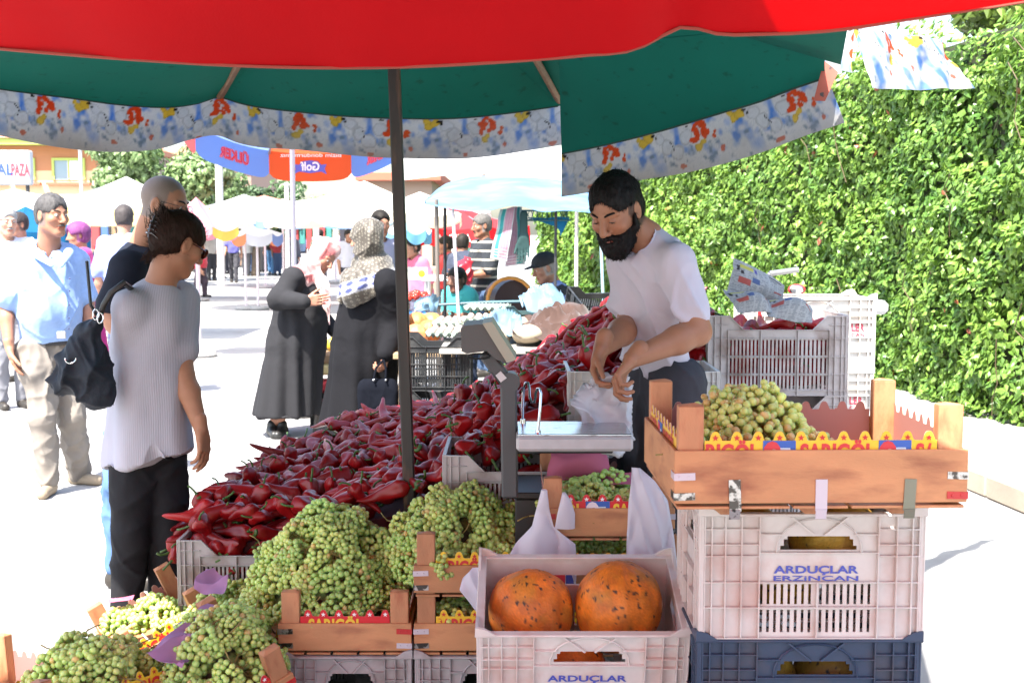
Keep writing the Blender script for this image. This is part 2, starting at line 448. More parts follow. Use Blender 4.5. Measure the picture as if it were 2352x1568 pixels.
class Head:
    def __init__(s, C, fwd, up=(0, 0, 1), sc=1.):
        s.C = Vector(C); s.f = Vector(fwd).normalized(); s.r = s.f.cross(Vector(up)).normalized(); s.u = s.r.cross(s.f).normalized(); s.sc = sc
        s.rot = np.array([[s.r[i], s.f[i], s.u[i]] for i in range(3)])
    def p(s, x, y, z): return s.C+(s.r*x+s.f*y+s.u*z)*s.sc
    def e(s, g, c, r, k=.02, mode='add'): g.ell(s.p(*c), tuple(a*s.sc for a in r), k, mode, s.rot)
    def c(s, g, a, b, r1, r2, k=.01, mode='add'): g.cone(s.p(*a), s.p(*b), r1*s.sc, r2*s.sc, k, mode)
    def local(s, V): return ((V-np.array(tuple(s.C))) @ s.rot)/s.sc
def head_clay(g, H, male=True, fine=True):
    H.e(g, (0, -.012, .033), (.075, .097, .087), .02)
    H.e(g, (0, .022, -.03), (.062, .068, .082), .03)
    H.e(g, (0, .066, -.098), (.022, .02, .018), .03)
    for s in (-1, 1):
        H.c(g, (s*.05, .005, -.062), (s*.018, .062, -.1), .02 if male else .016, .015, .03)
        H.e(g, (s*.04, .058, -.022), (.026, .026, .022), .02)
        if fine: H.e(g, (s*.031, .097, .006), (.019, .014, .012), .012, 'sub')
        if fine: H.e(g, (s*.031, .077, .005), (.014, .012, .0115), .003)
        H.c(g, (s*.014, .083, .024), (s*.048, .071, .024), .0095, .008, .012)
        H.e(g, (s*.077, -.008, -.004), (.009, .021, .033), .006)
        if fine: H.e(g, (s*.086, -.002, 0), (.007, .012, .02), .004, 'sub')
        H.e(g, (s*.013, .099, -.036), (.0095, .01, .008), .006)
    H.c(g, (0, .086, .018), (0, .113, -.03), .009, .0125, .008)
    if fine:
        H.c(g, (-.02, .086, -.062), (.02, .086, -.062), .0062, .0062, .006)
        H.c(g, (-.017, .084, -.072), (.017, .084, -.072), .007, .007, .005)
        H.c(g, (-.021, .094, -.067), (.021, .094, -.067), .0016, .0016, .002, 'sub')
    else: H.e(g, (0, .084, -.067), (.022, .009, .009), .008)
def neck_clay(g, H, base, r=.056): g.cone(H.p(0, -.025, -.06), base, r, r*1.08, .03)
def hair_clay(H, g=None, thick=.009, line=.066, low=-.075, temple=.012, bald=False):
    g = g or Clay(); H.e(g, (0, -.014, .036), (.075+thick, .098+thick, .087+thick), .01)
    H.e(g, (0, -.045, -.02), (.062+thick*.5, .06+thick*.6, .07), .03)
    def fb(c, d, ax=0., k=.012): g.box(H.p(*c), tuple(a*H.sc for a in d), .004, k, 'sub', H.rot @ Rx(ax))
    H.e(g, (0, .135, line-.108), (.070, .10, .118), .012, 'sub')
    fb((0, .07, temple-.1), (.3, .13, .2), -.12)           # in front of the ears
    fb((0, .0, low-.05), (.3, .3, .1), -.2)
    for s in (-1, 1): H.e(g, (s*.08, -.006, -.006), (.03, .023, .036), .008, 'sub')
    return g
def hand_clay(g, W, d, n, t, curl=(.35, .5, .35), sc=1., spread=0., thumb=(.6, .75, .25), tc=.4, fr=.0083):
    """wrist, direction, palm side (fingers curl towards it), thumb side"""
    d = Vector(d).normalized(); n = Vector(n); n = (n-d*n.dot(d)).normalized(); t0 = d.cross(n); t = t0 if t0.dot(Vector(t)) > 0 else -t0
    W = Vector(W); offs = (.031, .0105, -.0105, -.031); kl = (.088, .092, .087, .078)
    seg = ((.042, .026, .02), (.046, .029, .021), (.043, .027, .02), (.034, .02, .018))
    for i in range(4):
        K = W+(d*kl[i]+t*offs[i])*sc
        g.cone(W+d*.01*sc+t*offs[i]*.55*sc, K, .017*sc, .0115*sc, .012)
        a = 0; P = K; dd = (d+t*spread*(1.5-i)*.3).normalized()
        for j in range(3):
            a += curl[j]*(1+.12*(i-1.5)); v = dd*math.cos(a)+n*math.sin(a); Q = P+v*seg[i][j]*sc
            g.cone(P, Q, (fr+.0012-j*.0009)*sc, (fr+.0002-j*.0009)*sc, .0035); P = Q
    g.cone(W+(d*.02+t*.018)*sc, W+(d*.05+t*.03)*sc, .017*sc, .015*sc, .012)
    v = (d*thumb[0]+t*thumb[1]+n*thumb[2]).normalized(); P = W+(d*.035+t*.03)*sc
    for j, (L, r) in enumerate(((.04, .0125), (.032, .0105), (.026, .009))):
        g.cone(P, P+v*L*sc, r*sc, r*.86*sc, .006); P = P+v*L*sc; v = (v*math.cos(tc)+(n*.6+d*.6).normalized()*math.sin(tc)).normalized()
    return g
def crease(P, v, sc, seed):
    v = np.array(v, dtype=float); v /= np.linalg.norm(v); al = P @ v; Q = P-np.outer(al, v)*.74
    Q = Q+.035*np.stack([vnoise(P, 5, seed+1), vnoise(P, 5, seed+2), vnoise(P, 5, seed+3)], 1); return (1-np.abs(vnoise(Q, sc, seed)))**5
def fold_fn(amp=.006, scale=7., seed=0, squash=(1, 1, 1), ridge=True, amp2=.0, scale2=25.):
    def f(V, N):
        d = crease(V, (.6, .3, 1), scale*1.15, seed)+crease(V, (-.7, .2, 1), scale*1.3, seed+11)*.8+crease(V, (1, .4, .35), scale*1.0, seed+23)*.6
        m = np.clip(.65+fbm(V, 3.5, 2, seed+7)*1.2, .1, 1.3); d = d*m; d = amp*1.9*(d-d.mean()-.12)
        if amp2: d = d+amp2*fbm(V, scale2, 2, seed+9)
        return d
    return f
def skin(tone=(.42, .22, .14)): return M('skin_%d_%d' % (tone[0]*1000, tone[1]*1000), tone, .48, var=.09, vscale=25, bump=.15, bscale=180, sss=.08, spec=.35)
def hairmat(col): return M('hair_%d_%d' % (col[0]*1000, col[2]*1000), tuple(c*.6 for c in col), .6, var=.35, vscale=60, bump=.6, bscale=140, stretch=(1, 1, .3), spec=.18)
def strands(o, n, L, mat, parent, flow=(0, 0, -1), lift=.45, w=.0011, seed=1, name='hair_strands'):
    r = np.random.default_rng(seed); me = o.data; V = np.zeros(len(me.vertices)*3); me.vertices.foreach_get('co', V); V = V.reshape(-1, 3); N = np.zeros_like(V).ravel(); me.vertices.foreach_get('normal', N); N = N.reshape(-1, 3)
    k = r.integers(0, len(V), n); P = V[k]-N[k]*.003; Nn = N[k]; fl = np.array(tuple(flow)); T = fl-(Nn @ fl)[:, None]*Nn+r.normal(size=(n, 3))*.35; T /= np.linalg.norm(T, axis=1, keepdims=True); D = T+Nn*lift*r.uniform(.3, 1.3, n)[:, None]; D /= np.linalg.norm(D, axis=1, keepdims=True)
    S = np.cross(D, Nn); S /= np.linalg.norm(S, axis=1, keepdims=True)+1e-9; l = (L*r.uniform(.5, 1.2, n))[:, None]; M1 = P+D*l*.55+Nn*.0006; E = P+D*l+T*l*.25-Nn*l*.12
    W = np.stack([P-S*w, P+S*w, M1+S*w*.7, M1-S*w*.7, E], 1).reshape(-1, 3); b = (np.arange(n)*5)[:, None]; F3 = np.concatenate([b+np.array([[0, 1, 2]]), b+np.array([[0, 2, 3]]), b+np.array([[3, 2, 4]])])
    return link(name, mesh_from(name, W, F3, [mat], None, False), parent)
def hair_disp(amp=.0035, sc=55, seed=3): return lambda V, N: amp*(fbm(V*np.array((1, 1, .4)), sc, 3, seed)+.5*vnoise(V*np.array((1, 1, .35)), sc*2.6, seed+4))
def cloth(name, col, rough=.9, bump=.55, bs=38, sheen=.0, **k): return M(name, col, rough, bump=bump, bscale=bs, spec=.2, sheen=sheen, **k)
def shoe(g, A, toe, h=.05, w=.045):
    A = Vector(A); T = Vector(toe); d = (T-A); d.z = 0; d.normalize(); base = Vector((A.x, A.y, 0))
    g.cone(base+Vector((0, 0, .035))-d*.03, base+Vector((0, 0, .03))+d*.14, w*.85, w*.8, .02); g.cone(A, base+Vector((0, 0, .045)), w*.9, w, .03)
    g.cut((0, 0, .001), (0, 0, -1)); return g
def eyes(H, root, look=0., iris=(.05, .03, .02), closed=.0):
    for s in (-1, 1):
        mb = MB(); mb.ball(H.p(s*.031, .0782, .004), .0122*H.sc, 14, H.rot, (.42, .40, .38))
        mb.ball(H.p(s*.031, .0785+.0088, .0035+look), (.0052*H.sc,)*3, 10, H.rot, iris)
        part('eye', mb, M('eye', (1, 1, 1), .15, attr='Col'), root, True)
def brows(H, root, col, w=.004, h=.032):
    for s in (-1, 1):
        mb = MB(); pts = [H.p(s*x, y, z) for x, y, z in ((.013, .0935, .024), (.026, .091, .03), (.041, .081, .031), (.052, .07, .025))]
        mb.tube(pts, [w*.8, w, w*.9, w*.3], 6); part('eyebrow', mb, hairmat(col), root, True)
def person(name_label, base, J, cfg, group=None, h=.012, fwd=(0, -1, 0)):
    """J: joints in world space. cfg: garments. Returns root Empty with body, hair, clothes."""
    root = thing('person', name_label, 'person', base, group=group)
    tone = cfg.get('skin', (.42, .22, .14)); male = cfg.get('male', True); fine = cfg.get('fine', False); g = cfg.get('girth', 1.)
    H = Head(J['head'], J['look'], J.get('hup', (0, 0, 1)), cfg.get('hs', 1.)); tf = Vector(J['tf']).normalized(); up = Vector((0, 0, 1))
    body = Clay(); head_clay(body, H, male, fine); neck_clay(body, H, J['neck'], cfg.get('neck_r', .055))
    SL, SR, P, Cc, B = (Vector(J[k]) for k in ('sl', 'sr', 'pelvis', 'chest', 'belly'))
    body.cone(SL, SR, .042, .042, .04); tk = .8*min(g, 1.); body.cone(J['neck'], Cc, .05, .1*tk, .03); body.cone(Cc, B, .12*tk, .11*tk, .05, flat=tf, q=.7); body.cone(B, P, .11*tk, .12*tk, .05, flat=tf, q=.7)
    arms = [(J[s], J[e], J[w]) for s, e, w in (('sl', 'el', 'wl'), ('sr', 'er', 'wr')) if w in J]
    ar = cfg.get('arm', 1.)
    for (S, E, W) in arms:
        body.cone(S, E, .05*ar, .041*ar, .02); Vm = Vector(E).lerp(Vector(W), .3); body.cone(E, Vm, .04*ar, .042*ar, .02); body.cone(Vm, W, .042*ar, .027*ar, .02)
    legs = [(J[a], J[b], J[c], J[d]) for a, b, c, d in (('hl', 'kl', 'al', 'tl'), ('hr', 'kr', 'ar', 'tr')) if c in J]
    for (Hh, K, A, T) in legs: body.cone(Hh, K, .062, .052, .03); body.cone(K, A, .052, .033, .02)
    hands = []
    for key, w in (('handl', 'wl'), ('handr', 'wr')):
        if w in J and cfg.get(key) is not False:
            hc = cfg.get(key) or {}
            e = J['e'+w[1]]; d = hc.get('d') or (Vector(J[w])-Vector(e)).normalized(); n = hc.get('n') or tf.cross(Vector(d)).cross(Vector(d))*-1
            side = (SR-SL).normalized()*(-1 if w == 'wr' else 1); n = hc.get('n') or side; t = hc.get('t') or tf
            hg = Clay(); hand_clay(hg, J[w], d, n, t, hc.get('curl', (.3, .45, .3)), hc.get('sc', 1. if male else .92), thumb=hc.get('thumb', (.75, .5, .3)), tc=hc.get('tc', .2))
            if cfg.get('hand_h'): 
                hg.cone(Vector(J[w])-Vector(d)*.04, J[w], .027*ar, .025*ar, .01); hands.append(hg.build(cfg['hand_h']))
            else: body.o += hg.o; body._b((Vector(J[w]),), .2)
    grids = [body.build(h)]+hands
    if cfg.get('head_h'):
        hd = Clay(); head_clay(hd, H, male, True); neck_clay(hd, H, J['neck'], cfg.get('neck_r', .055)); grids.append(hd.build(cfg['head_h']))
    lip = cfg.get('lip')
    def paint(V, N):
        L = H.local(V); C = np.tile(np.array(tone), (len(V), 1))
        m = (np.abs(L[:, 2]+.067) < .0125) & (np.abs(L[:, 0]) < .026) & (L[:, 1] > .078) & (np.linalg.norm(L, axis=1) < .2)
        C[m] = np.array(lip or (tone[0]*.9, tone[1]*.62, tone[2]*.62))
        if cfg.get('hair', True):
            ha = cfg.get('hairargs', {}); ln = ha.get('line', .066); tm = ha.get('temple', .012); nn = .006*fbm(V, 60, 2, 2)+.004*vnoise(V, 160, 3)
            f1 = L[:, 2]-(ln-.004)-(.07-L[:, 1])*.35+L[:, 0]**2*9+nn; f2 = np.minimum(.030-L[:, 1]+(L[:, 2])*.12, L[:, 2]+.062)+nn; hm = np.clip(np.maximum(f1, f2)/.008+.5, 0, 1)*(np.linalg.norm(L, axis=1) < .17)*(np.abs(L[:, 0]) < .079)
            C = C*(1-.8*hm[:, None])+.8*hm[:, None]*np.array(cfg.get('haircol', (.02, .015, .012)))
        ck = np.exp(-((np.abs(L[:, 0])-.042)**2/.0006+(L[:, 2]+.02)**2/.0008))*(L[:, 1] > .03)*(np.linalg.norm(L, axis=1) < .2)
        C = C*(1-.25*ck[:, None])+.25*ck[:, None]*np.array((tone[0]*1.1, tone[1]*.75, tone[2]*.72)); return C
    sk = M('skin_'+str(round(tone[0]*1000)), tone, .5, bump=.12, bscale=200, sss=.06, spec=.35, attr='Col', var=.07, vscale=30)
    o = sculpt('body', grids, sk, root, paint=paint, it=1)
    hcol = cfg.get('haircol', (.02, .015, .012))
    if cfg.get('hair', True) == 'paint': brows(H, root, cfg.get('browcol', hcol))
    elif cfg.get('hair', True):
        hc = cfg.get('hairargs', {}); hg = hair_clay(H, **hc); ho = sculpt('hair', hg.build(min(h, cfg.get('head_h') or h)), hairmat(hcol), root, hair_disp(cfg.get('hamp', .003)), it=1)
        if cfg.get('strands'): strands(ho, cfg['strands'], cfg.get('slen', .014), hairmat(hcol), root, flow=tuple(-H.u+H.f*cfg.get('sflow', .3)))
        if fine or cfg.get('brow'): brows(H, root, cfg.get('browcol', hcol))
    if fine: eyes(H, root, cfg.get('lookdn', -.002))
    if cfg.get('mustache'):
        mg = Clay()
        for s in (-1, 1): H.c(mg, (0, .1, -.051), (s*.026, .084, -.06), .007, .004, .006)
        sculpt('mustache', mg.build(min(h, .004)), hairmat(cfg['mustache']), root, it=1)
    # trousers / skirt
    if cfg.get('bottom') == 'trousers':
        tg = Clay(); b = cfg.get('leg', 1.)
        tg.cone(P+up*.07, P-up*.02, .13*g, .14*g, .05, flat=tf, q=.8)
        for (Hh, K, A, T) in legs: tg.cone(Hh, K, .098*b, .073*b, .03); tg.cone(K, A, .073*b, .062*b, .03); tg.cut(Vector(A)-up*.03, (0, 0, -1)) if False else None
        tg.cut(P+up*cfg.get('waist', .02), (0, 0, 1))
        sculpt('trousers', tg.build(h), cfg['bmat'], root, fold_fn(cfg.get('bfold', .008), 9, 5, (1, 1, .8), amp2=.002), it=1)
    if cfg.get('bottom') == 'skirt':
        tg = Clay(); hem = Vector(base)+up*cfg.get('hem', .06)
        tg.cone(P+up*.2, P, .15*g, .17*g, .05, flat=tf, q=.85); tg.cone(P, hem+up*.0, .18*g, cfg.get('hemr', .26)*g, .05); tg.cut(hem, (0, 0, -1))
        cx = np.array(((P+hem)/2))
        def dsp(V, N):
            a = np.arctan2(V[:, 1]-cx[1], V[:, 0]-cx[0]); w = np.clip((P.z-V[:, 2])/max(.1, P.z-hem.z), 0, 1)
            return .02*w*(np.sin(a*7+2*np.sin(a*2))+.5*np.sin(a*13+1))
        sculpt('skirt', tg.build(h), cfg['bmat'], root, dsp, it=2)
    for i, (Hh, K, A, T) in enumerate(legs):
        if cfg.get('shoes', True) and cfg.get('bottom') != 'none':
            sg = Clay(); shoe(sg, A, T); sculpt('shoe', sg.build(min(h, .01)), cfg.get('shoemat') or M('shoe', (.03, .025, .02), .5), root, it=1)
    # top
    if cfg.get('top'):
        tg = Clay(); i = cfg.get('loose', .02); sl = cfg.get('sleeve', .8); hem = cfg.get('tophem', .0)
        tg.cone(SL+(SR-SL)*.02, SR-(SR-SL)*.02, .062+i*.4, .062+i*.4, .04); tg.cone(Vector(J['neck'])-up*.02, Cc, .075, .12*g+i, .08, flat=tf, q=.8)
        tg.cone(Cc, B, .145*g+i, .14*g+i, .08, flat=tf, q=cfg.get('tq', .75)); tg.cone(B, P-up*hem, .14*g+i, .145*g+i*1.2, .06, flat=tf, q=cfg.get('tq', .78))
        if cfg.get('tummy'): tg.ell(B+tf*.05, (.15*g, .15*g, .16*g), .06)
        for (S, E, W) in arms:
            S = Vector(S); E = Vector(E); W = Vector(W)
            if sl <= 1: tg.cone(S, S.lerp(E, sl), .060*ar+i*.5, .053*ar+i*1.1, .035)
            else: tg.cone(S, E, .062*ar+i*.5, .055*ar+i, .035); tg.cone(E, E.lerp(W, sl-1), .055*ar+i, .04*ar+i, .03)
        tg.cut(P-up*(hem+.02), (0, 0, -1), 0)
        nk = Vector(J['neck']); hd_ = (H.p(0, -.01, -.06)-nk).normalized()
        tg.cone(nk-hd_*.03+tf*cfg.get('vneck', .02), nk+hd_*.12+tf*.02, .055, .07, .008, 'sub')
        if cfg.get('vdeep'): tg.cone(nk+tf*.07-up*.0, nk+tf*.1-up*cfg['vdeep'], .04, .006, .01, 'sub')
        for p, n in cfg.get('topcuts', []): tg.cut(p, n)
        sculpt('shirt', tg.build(h), cfg['tmat'], root, cfg.get('tfold') or fold_fn(cfg.get('fold', .007), 7, cfg.get('fseed', 2), amp2=.002), it=1)
    return root, H
def stand(base, ang, hgt=1.72, lean=0., walk=0., arms=('down', 'down')):
    """joints of a standing figure; ang = direction faced (0 = +x, counter-clockwise)"""
    b = Vector(base); f = Vector((math.cos(ang), math.sin(ang), 0)); l = Vector((-f.y, f.x, 0)); u = Vector((0, 0, 1)); k = hgt/1.75
    def q(x, y, z): return b+(f*(x+lean*max(z-.9, 0))+l*y+u*z)*k
    J = dict(head=q(.03, 0, 1.63), look=f-u*.08, tf=f, neck=q(-.01, 0, 1.46), chest=q(0, 0, 1.27), belly=q(.01, 0, 1.08), pelvis=q(0, 0, .95),
             sl=q(0, .17, 1.41), sr=q(0, -.17, 1.41), hl=q(0, .09, .92), hr=q(0, -.09, .92))
    for s, w, a in (('l', 1, arms[0]), ('r', -1, arms[1])):
        sw = walk*w
        if a == 'down': J['e'+s] = q(-.03-sw*.1, w*.22, 1.13); J['w'+s] = q(.05-sw*.25, w*.24, .88)
        if a == 'hip': J['e'+s] = q(-.08, w*.33, 1.16); J['w'+s] = q(.05, w*.2, 1.02)
        if a == 'fwd': J['e'+s] = q(.05, w*.21, 1.13); J['w'+s] = q(.28, w*.14, 1.1)
        if a == 'up': J['e'+s] = q(.1, w*.3, 1.5); J['w'+s] = q(.08, w*.17, 1.75)
    for s, w in (('l', 1), ('r', -1)):
        st = walk*w*.22; J['k'+s] = q(st*.6+.02, w*.09, .49); J['a'+s] = q(st-.02, w*.09, .09+(.05 if st < 0 else 0)); J['t'+s] = q(st+.2, w*.1, .03)
    return J
# ---------------------------------------------------------------- ground, pavement
def plane_strip(pts, z, n=1):
    mb = MB(); mb.add([(x, y, z) for x, y in pts], [tuple(range(len(pts)))]); return mb
mb = MB(); xs = np.concatenate([np.linspace(-140, -8, 12), np.linspace(-6, 8, 30), np.linspace(10, 140, 12)]); ys = np.concatenate([np.linspace(-30, 0, 8), np.linspace(1, 40, 50), np.linspace(45, 400, 20)])
GX, GY = np.meshgrid(xs, ys, indexing='ij'); P = np.stack([GX, GY, .0*GX], 2); mb.grid(P[::-1])
solo('ground', mb, M('asphalt', (.31, .305, .30), .9, var=.14, vscale=3, bump=.5, bscale=45, col2=(.2, .19, .185), c2scale=.8, c2lo=.5, c2hi=.7), 'pale worn asphalt of the market street', 'ground', kind='structure')
def ivx(Y): return 3.78-.125*(Y-9)
mb = MB()
for a, b in zip(np.arange(2, 33, .5), np.arange(2.5, 33.5, .5)):
    mb.add([(ivx(a)-1.2, a, .13), (ivx(a)+.3, a, .13), (ivx(b)+.3, b, .13), (ivx(b)-1.2, b, .13)], [(0, 1, 2, 3)])
solo('pavement', mb, M('pavement', (.31, .3, .28), .9, var=.15, vscale=4, bump=.5, bscale=30), 'raised pavement with kerb stones below the ivy', 'pavement', kind='structure')
mb = MB()
for a in np.arange(2, 33, .5): mb.box((ivx(a+.25)-1.2, a+.25, .07), (.15, .492, .137), Rz(math.atan(.125)), .012)
solo('kerb', mb, M('kerb_stone', (.27, .23, .18), .9, var=.25, vscale=4, bump=.5, bscale=30), 'beige kerb stones along the raised pavement', 'kerb', kind='structure')
# ---------------------------------------------------------------- foliage helpers
def leaf_cloud(C, Nn, size, cols, rng, fold=.35, shape='ivy'):
    """C centres (n,3), Nn facing normals; returns verts, quads/tris arrays and colours"""
    n = len(C); Nn = Nn/np.linalg.norm(Nn, axis=1, keepdims=True)
    r = rng.normal(size=(n, 3)); r[:, 2] -= 1.2; T = r-(r*Nn).sum(1, keepdims=True)*Nn; T /= np.linalg.norm(T, axis=1, keepdims=True); S = np.cross(Nn, T)
    sz = size[:, None]
    def P(s, t, u): return C+sz*(S*s+T*t+Nn*u)
    pts = [P(0, -.5, 0), P(-.36, -.12, -fold*.36), P(0, .0, .02), P(.36, -.12, -fold*.36), P(-.22, .28, -fold*.3), P(0, .62, -.12), P(.22, .28, -fold*.3)]
    V = np.stack(pts, 1).reshape(-1, 3); b = (np.arange(n)*7)[:, None]
    Q = np.concatenate([b+np.array([[0, 2, 1, 1]])*1, b+np.array([[0, 3, 2, 2]])], 0)
    quads = np.concatenate([b+np.array([[1, 2, 5, 4]]), b+np.array([[2, 3, 6, 5]])], 0)
    tris = np.concatenate([b+np.array([[0, 2, 1]]), b+np.array([[0, 3, 2]])], 0)
    T3 = np.concatenate([tris, quads[:, [0, 1, 2]], quads[:, [0, 2, 3]]], 0)
    return V, T3, np.repeat(cols, 7, axis=0)
def leaves_obj(name, C, Nn, size, cols, mat, parent, rng):
    V, T3, cc = leaf_cloud(C, Nn, size, cols, rng)
    if parent is not None: V = V-np.array(parent.location)
    me = mesh_from(name, V, T3, [mat], cc, False); return link(name, me, parent)
leafm = M('leaf', rough=.38, attr='Col', transl=.35, spec=.5)
rng = np.random.default_rng(3)
# ---------------------------------------------------------------- ivy wall
iv = thing('ivy_wall', 'long tall wall completely covered in bright green creeper leaves', 'ivy wall', (3.6, 12, 0))
mb = MB()
for a in np.arange(4, 33, 1.): mb.box((ivx(a+.5)+.25, a+.5, 1.55), (.3, .99, 3.1), Rz(math.atan(.125)))
part('wall', mb, M('ivy_wall_stone', (.06, .07, .035), .95, var=.4, vscale=3), iv)
def ivy_pts(n, y0, y1, hmul):
    Y = rng.uniform(y0, y1, n); Z = rng.uniform(0, 1, n)**.95; top = 3.35+.35*vnoise(np.stack([Y*.8, Y*0, Y*0], 1))+.14*vnoise(np.stack([Y*4, Y*0, Y*0], 1)); Z = Z*top
    P0 = np.stack([Y, Z, Y*0], 1); bul = .16+.30*fbm(P0, 1.1, 4, 5)+.13*vnoise(P0, 5, 8)
    dep = rng.random(n)**2*.24; X = ivx(Y)-bul*1.0+dep-.0
    curl = np.clip((Z-top+.4)/.4, 0, 1); X = X+curl*rng.random(n)*.5
    dx = (bul-(.16+.30*fbm(P0+np.array((.1, 0, 0)), 1.1, 4, 5)+.13*vnoise(P0+np.array((.1, 0, 0)), 5, 8)))/.1
    dz = (bul-(.16+.30*fbm(P0+np.array((0, .1, 0)), 1.1, 4, 5)+.13*vnoise(P0+np.array((0, .1, 0)), 5, 8)))/.1
    N_ = np.stack([-np.ones(n), dx*.8-.1, dz*.8+.55+curl], 1)+rng.normal(size=(n, 3))*.55
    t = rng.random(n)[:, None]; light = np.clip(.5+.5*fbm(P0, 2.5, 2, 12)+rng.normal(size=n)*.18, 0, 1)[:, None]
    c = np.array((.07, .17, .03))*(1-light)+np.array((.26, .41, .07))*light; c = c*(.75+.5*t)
    red = rng.random(n) < .003; c[red] = (.3, .09, .04)
    return np.stack([X, Y, Z], 1), N_, c
A = [ivy_pts(38000, 5.2, 12, 1), ivy_pts(27000, 12, 20, 1), ivy_pts(11000, 20, 33, 1)]; Sz = [rng.uniform(.038, .085, 38000), rng.uniform(.05, .10, 27000), rng.uniform(.11, .18, 11000)]
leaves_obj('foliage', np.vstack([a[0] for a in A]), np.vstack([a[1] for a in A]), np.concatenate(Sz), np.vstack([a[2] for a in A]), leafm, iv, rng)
mb = MB()
for i in range(10):
    y = rng.uniform(7, 14); z0 = rng.uniform(.2, 2.6); pts = []; x = ivx(y)-.42
    for k in range(5): pts.append((x-.02*k, y+.05*k*rng.normal(), z0+.13*k+.02*rng.normal()))
    mb.tube(pts, .004, 5)
part('vine_stem', mb, M('vine', (.1, .07, .035), .7), iv)
# ---------------------------------------------------------------- trees
def tree(label, base, hgt, crown_r, crown_c, nl=5000, col=(.07, .14, .03), group=None, seed=1, ls=.22, sq=(1, 1, .75)):
    r = np.random.default_rng(seed); t = thing('tree', label, 'tree', base, group=group); b = Vector(base); cc = b+Vector(crown_c); mb = MB()
    mb.tube([b, b+Vector((.05, 0, hgt*.25)), b+Vector((crown_c[0]*.5, crown_c[1]*.5, hgt*.5)), cc], [.16, .13, .1, .05], 8)
    lobes = []
    for i in range(16):
        a = r.uniform(0, 2*PI); e = r.uniform(-.5, 1); R_ = crown_r*r.uniform(.45, .8); p = cc+Vector((math.cos(a)*R_*sq[0], math.sin(a)*R_*sq[1], e*R_*sq[2])); lobes.append((np.array(p), crown_r*r.uniform(.28, .45)))
        if i < 9: mb.tube([b+Vector((crown_c[0]*.4, crown_c[1]*.4, hgt*.45)), (b+Vector((0, 0, hgt*.5))).lerp(p, .6), p], [.06, .035, .012], 6)
    part('trunk', mb, M('bark', (.12, .09, .065), .9, var=.3, vscale=12, bump=.6, bscale=20), t, 60)
    k = r.integers(0, len(lobes), nl); D = r.normal(size=(nl, 3)); D /= np.linalg.norm(D, axis=1, keepdims=True); rad = r.random(nl)**.4
    LC = np.array([l[0] for l in lobes])[k]; LR = np.array([l[1] for l in lobes])[k]; C = LC+D*(LR*rad)[:, None]*np.array((1.1, 1.1, .8))
    N_ = D+r.normal(size=(nl, 3))*.5+np.array((0, 0, .4)); lt = np.clip(.5+.35*r.normal(size=nl)+.25*np.array([r.normal() for _ in lobes])[k], 0, 1.3)[:, None]
    c = np.array(col)*(.55+.9*lt)
    leaves_obj('crown', C, N_, r.uniform(.6, 1.3, nl)*ls, c, leafm, t, r); return t
tg_ = 'trees behind the far stalls'
b = gr(400, 588); 
def far(px, Y): return at(px, 530, Y).x
tree('large bushy tree beside the orange building, left of the others', (far(385, 34), 34, 0), 4.4, 1.9, (0, 0, 2.75), 7000, (.17, .25, .10), tg_, 4, .17)  # far trees: haze put into the paler leaf colours
tree('bushy tree in front of the rear building, second from the left', (far(455, 38), 38, 0), 4, 1.6, (0, 0, 2.2), 4500, (.17, .25, .10), tg_, 5, .17)
tree('round dark topped tree behind the white umbrella pole', (far(585, 42), 42, 0), 4, 1.55, (0, 0, 2.15), 5000, (.11, .18, .08), tg_, 6, .17)
tree('low pale green tree right of the white umbrella pole', (far(668, 42), 42, 0), 3.6, 1.5, (0, 0, 1.75), 4500, (.17, .25, .10), tg_, 7, .17)
tree('light green tree rising above the ivy wall at the top right', (ivx(9)+3.4, 14, 0), 4.4, 2.0, (0, 0, 3.9), 7000, (.15, .23, .04), None, 9, .16, (1.0, 1.6, .7))
# ---------------------------------------------------------------- far building and truck sign
def faceframe(px0, px1, pyt, pyb, Y):
    a = at(px0, pyt, Y); b = at(px1, pyt, Y); c = at(px0, pyb, Y); return a, b, c
Y = 46; bx0, bx1 = far(-130, Y), far(228, Y); zt = at(0, 335, Y).z
bd = thing('building', 'orange and cream house with green window frames at the left', 'building', ((bx0+bx1)/2, Y+4, 0))
mb = MB(); zb = at(0, 392, Y).z; mb.box(((bx0+bx1)/2, Y+4, (zb+zt)/2), (bx1-bx0, 8, zt-zb)); part('upper_wall', mb, M('orange_wall', (.46, .2, .1), .9, var=.06, vscale=2), bd)
mb = MB(); mb.box(((bx0+bx1)/2, Y+4.003, zb/2), (bx1-bx0-.006, 7.99, zb)); part('lower_wall', mb, M('cream_wall', (.62, .5, .3), .9, var=.06, vscale=2), bd)
mb = MB(); mb.box(((bx0+bx1)/2, Y+3.7, zt+.12), (bx1-bx0+.8, 8.8, .22)); part('eaves', mb, M('green_trim', (.42, .5, .12), .7), bd)
mb = MB(); x0, x1, y0, y1 = bx0-.5, bx1+.5, Y-.8, Y+8.3; mb.add([(x0, y0, zt+.24), (x1, y0, zt+.24), (x1, y1, zt+.24), (x0, y1, zt+.24), ((x0+x1)/2-1.5, Y+4, zt+1.9), ((x0+x1)/2+1.5, Y+4, zt+1.9)], [(0, 1, 5, 4), (1, 2, 5), (2, 3, 4, 5), (3, 0, 4), (3, 2, 1, 0)]); part('roof', mb, M('roof_tile', (.4, .17, .1), .85, var=.2, vscale=8, wave=('Y', 3., 1.)), bd)
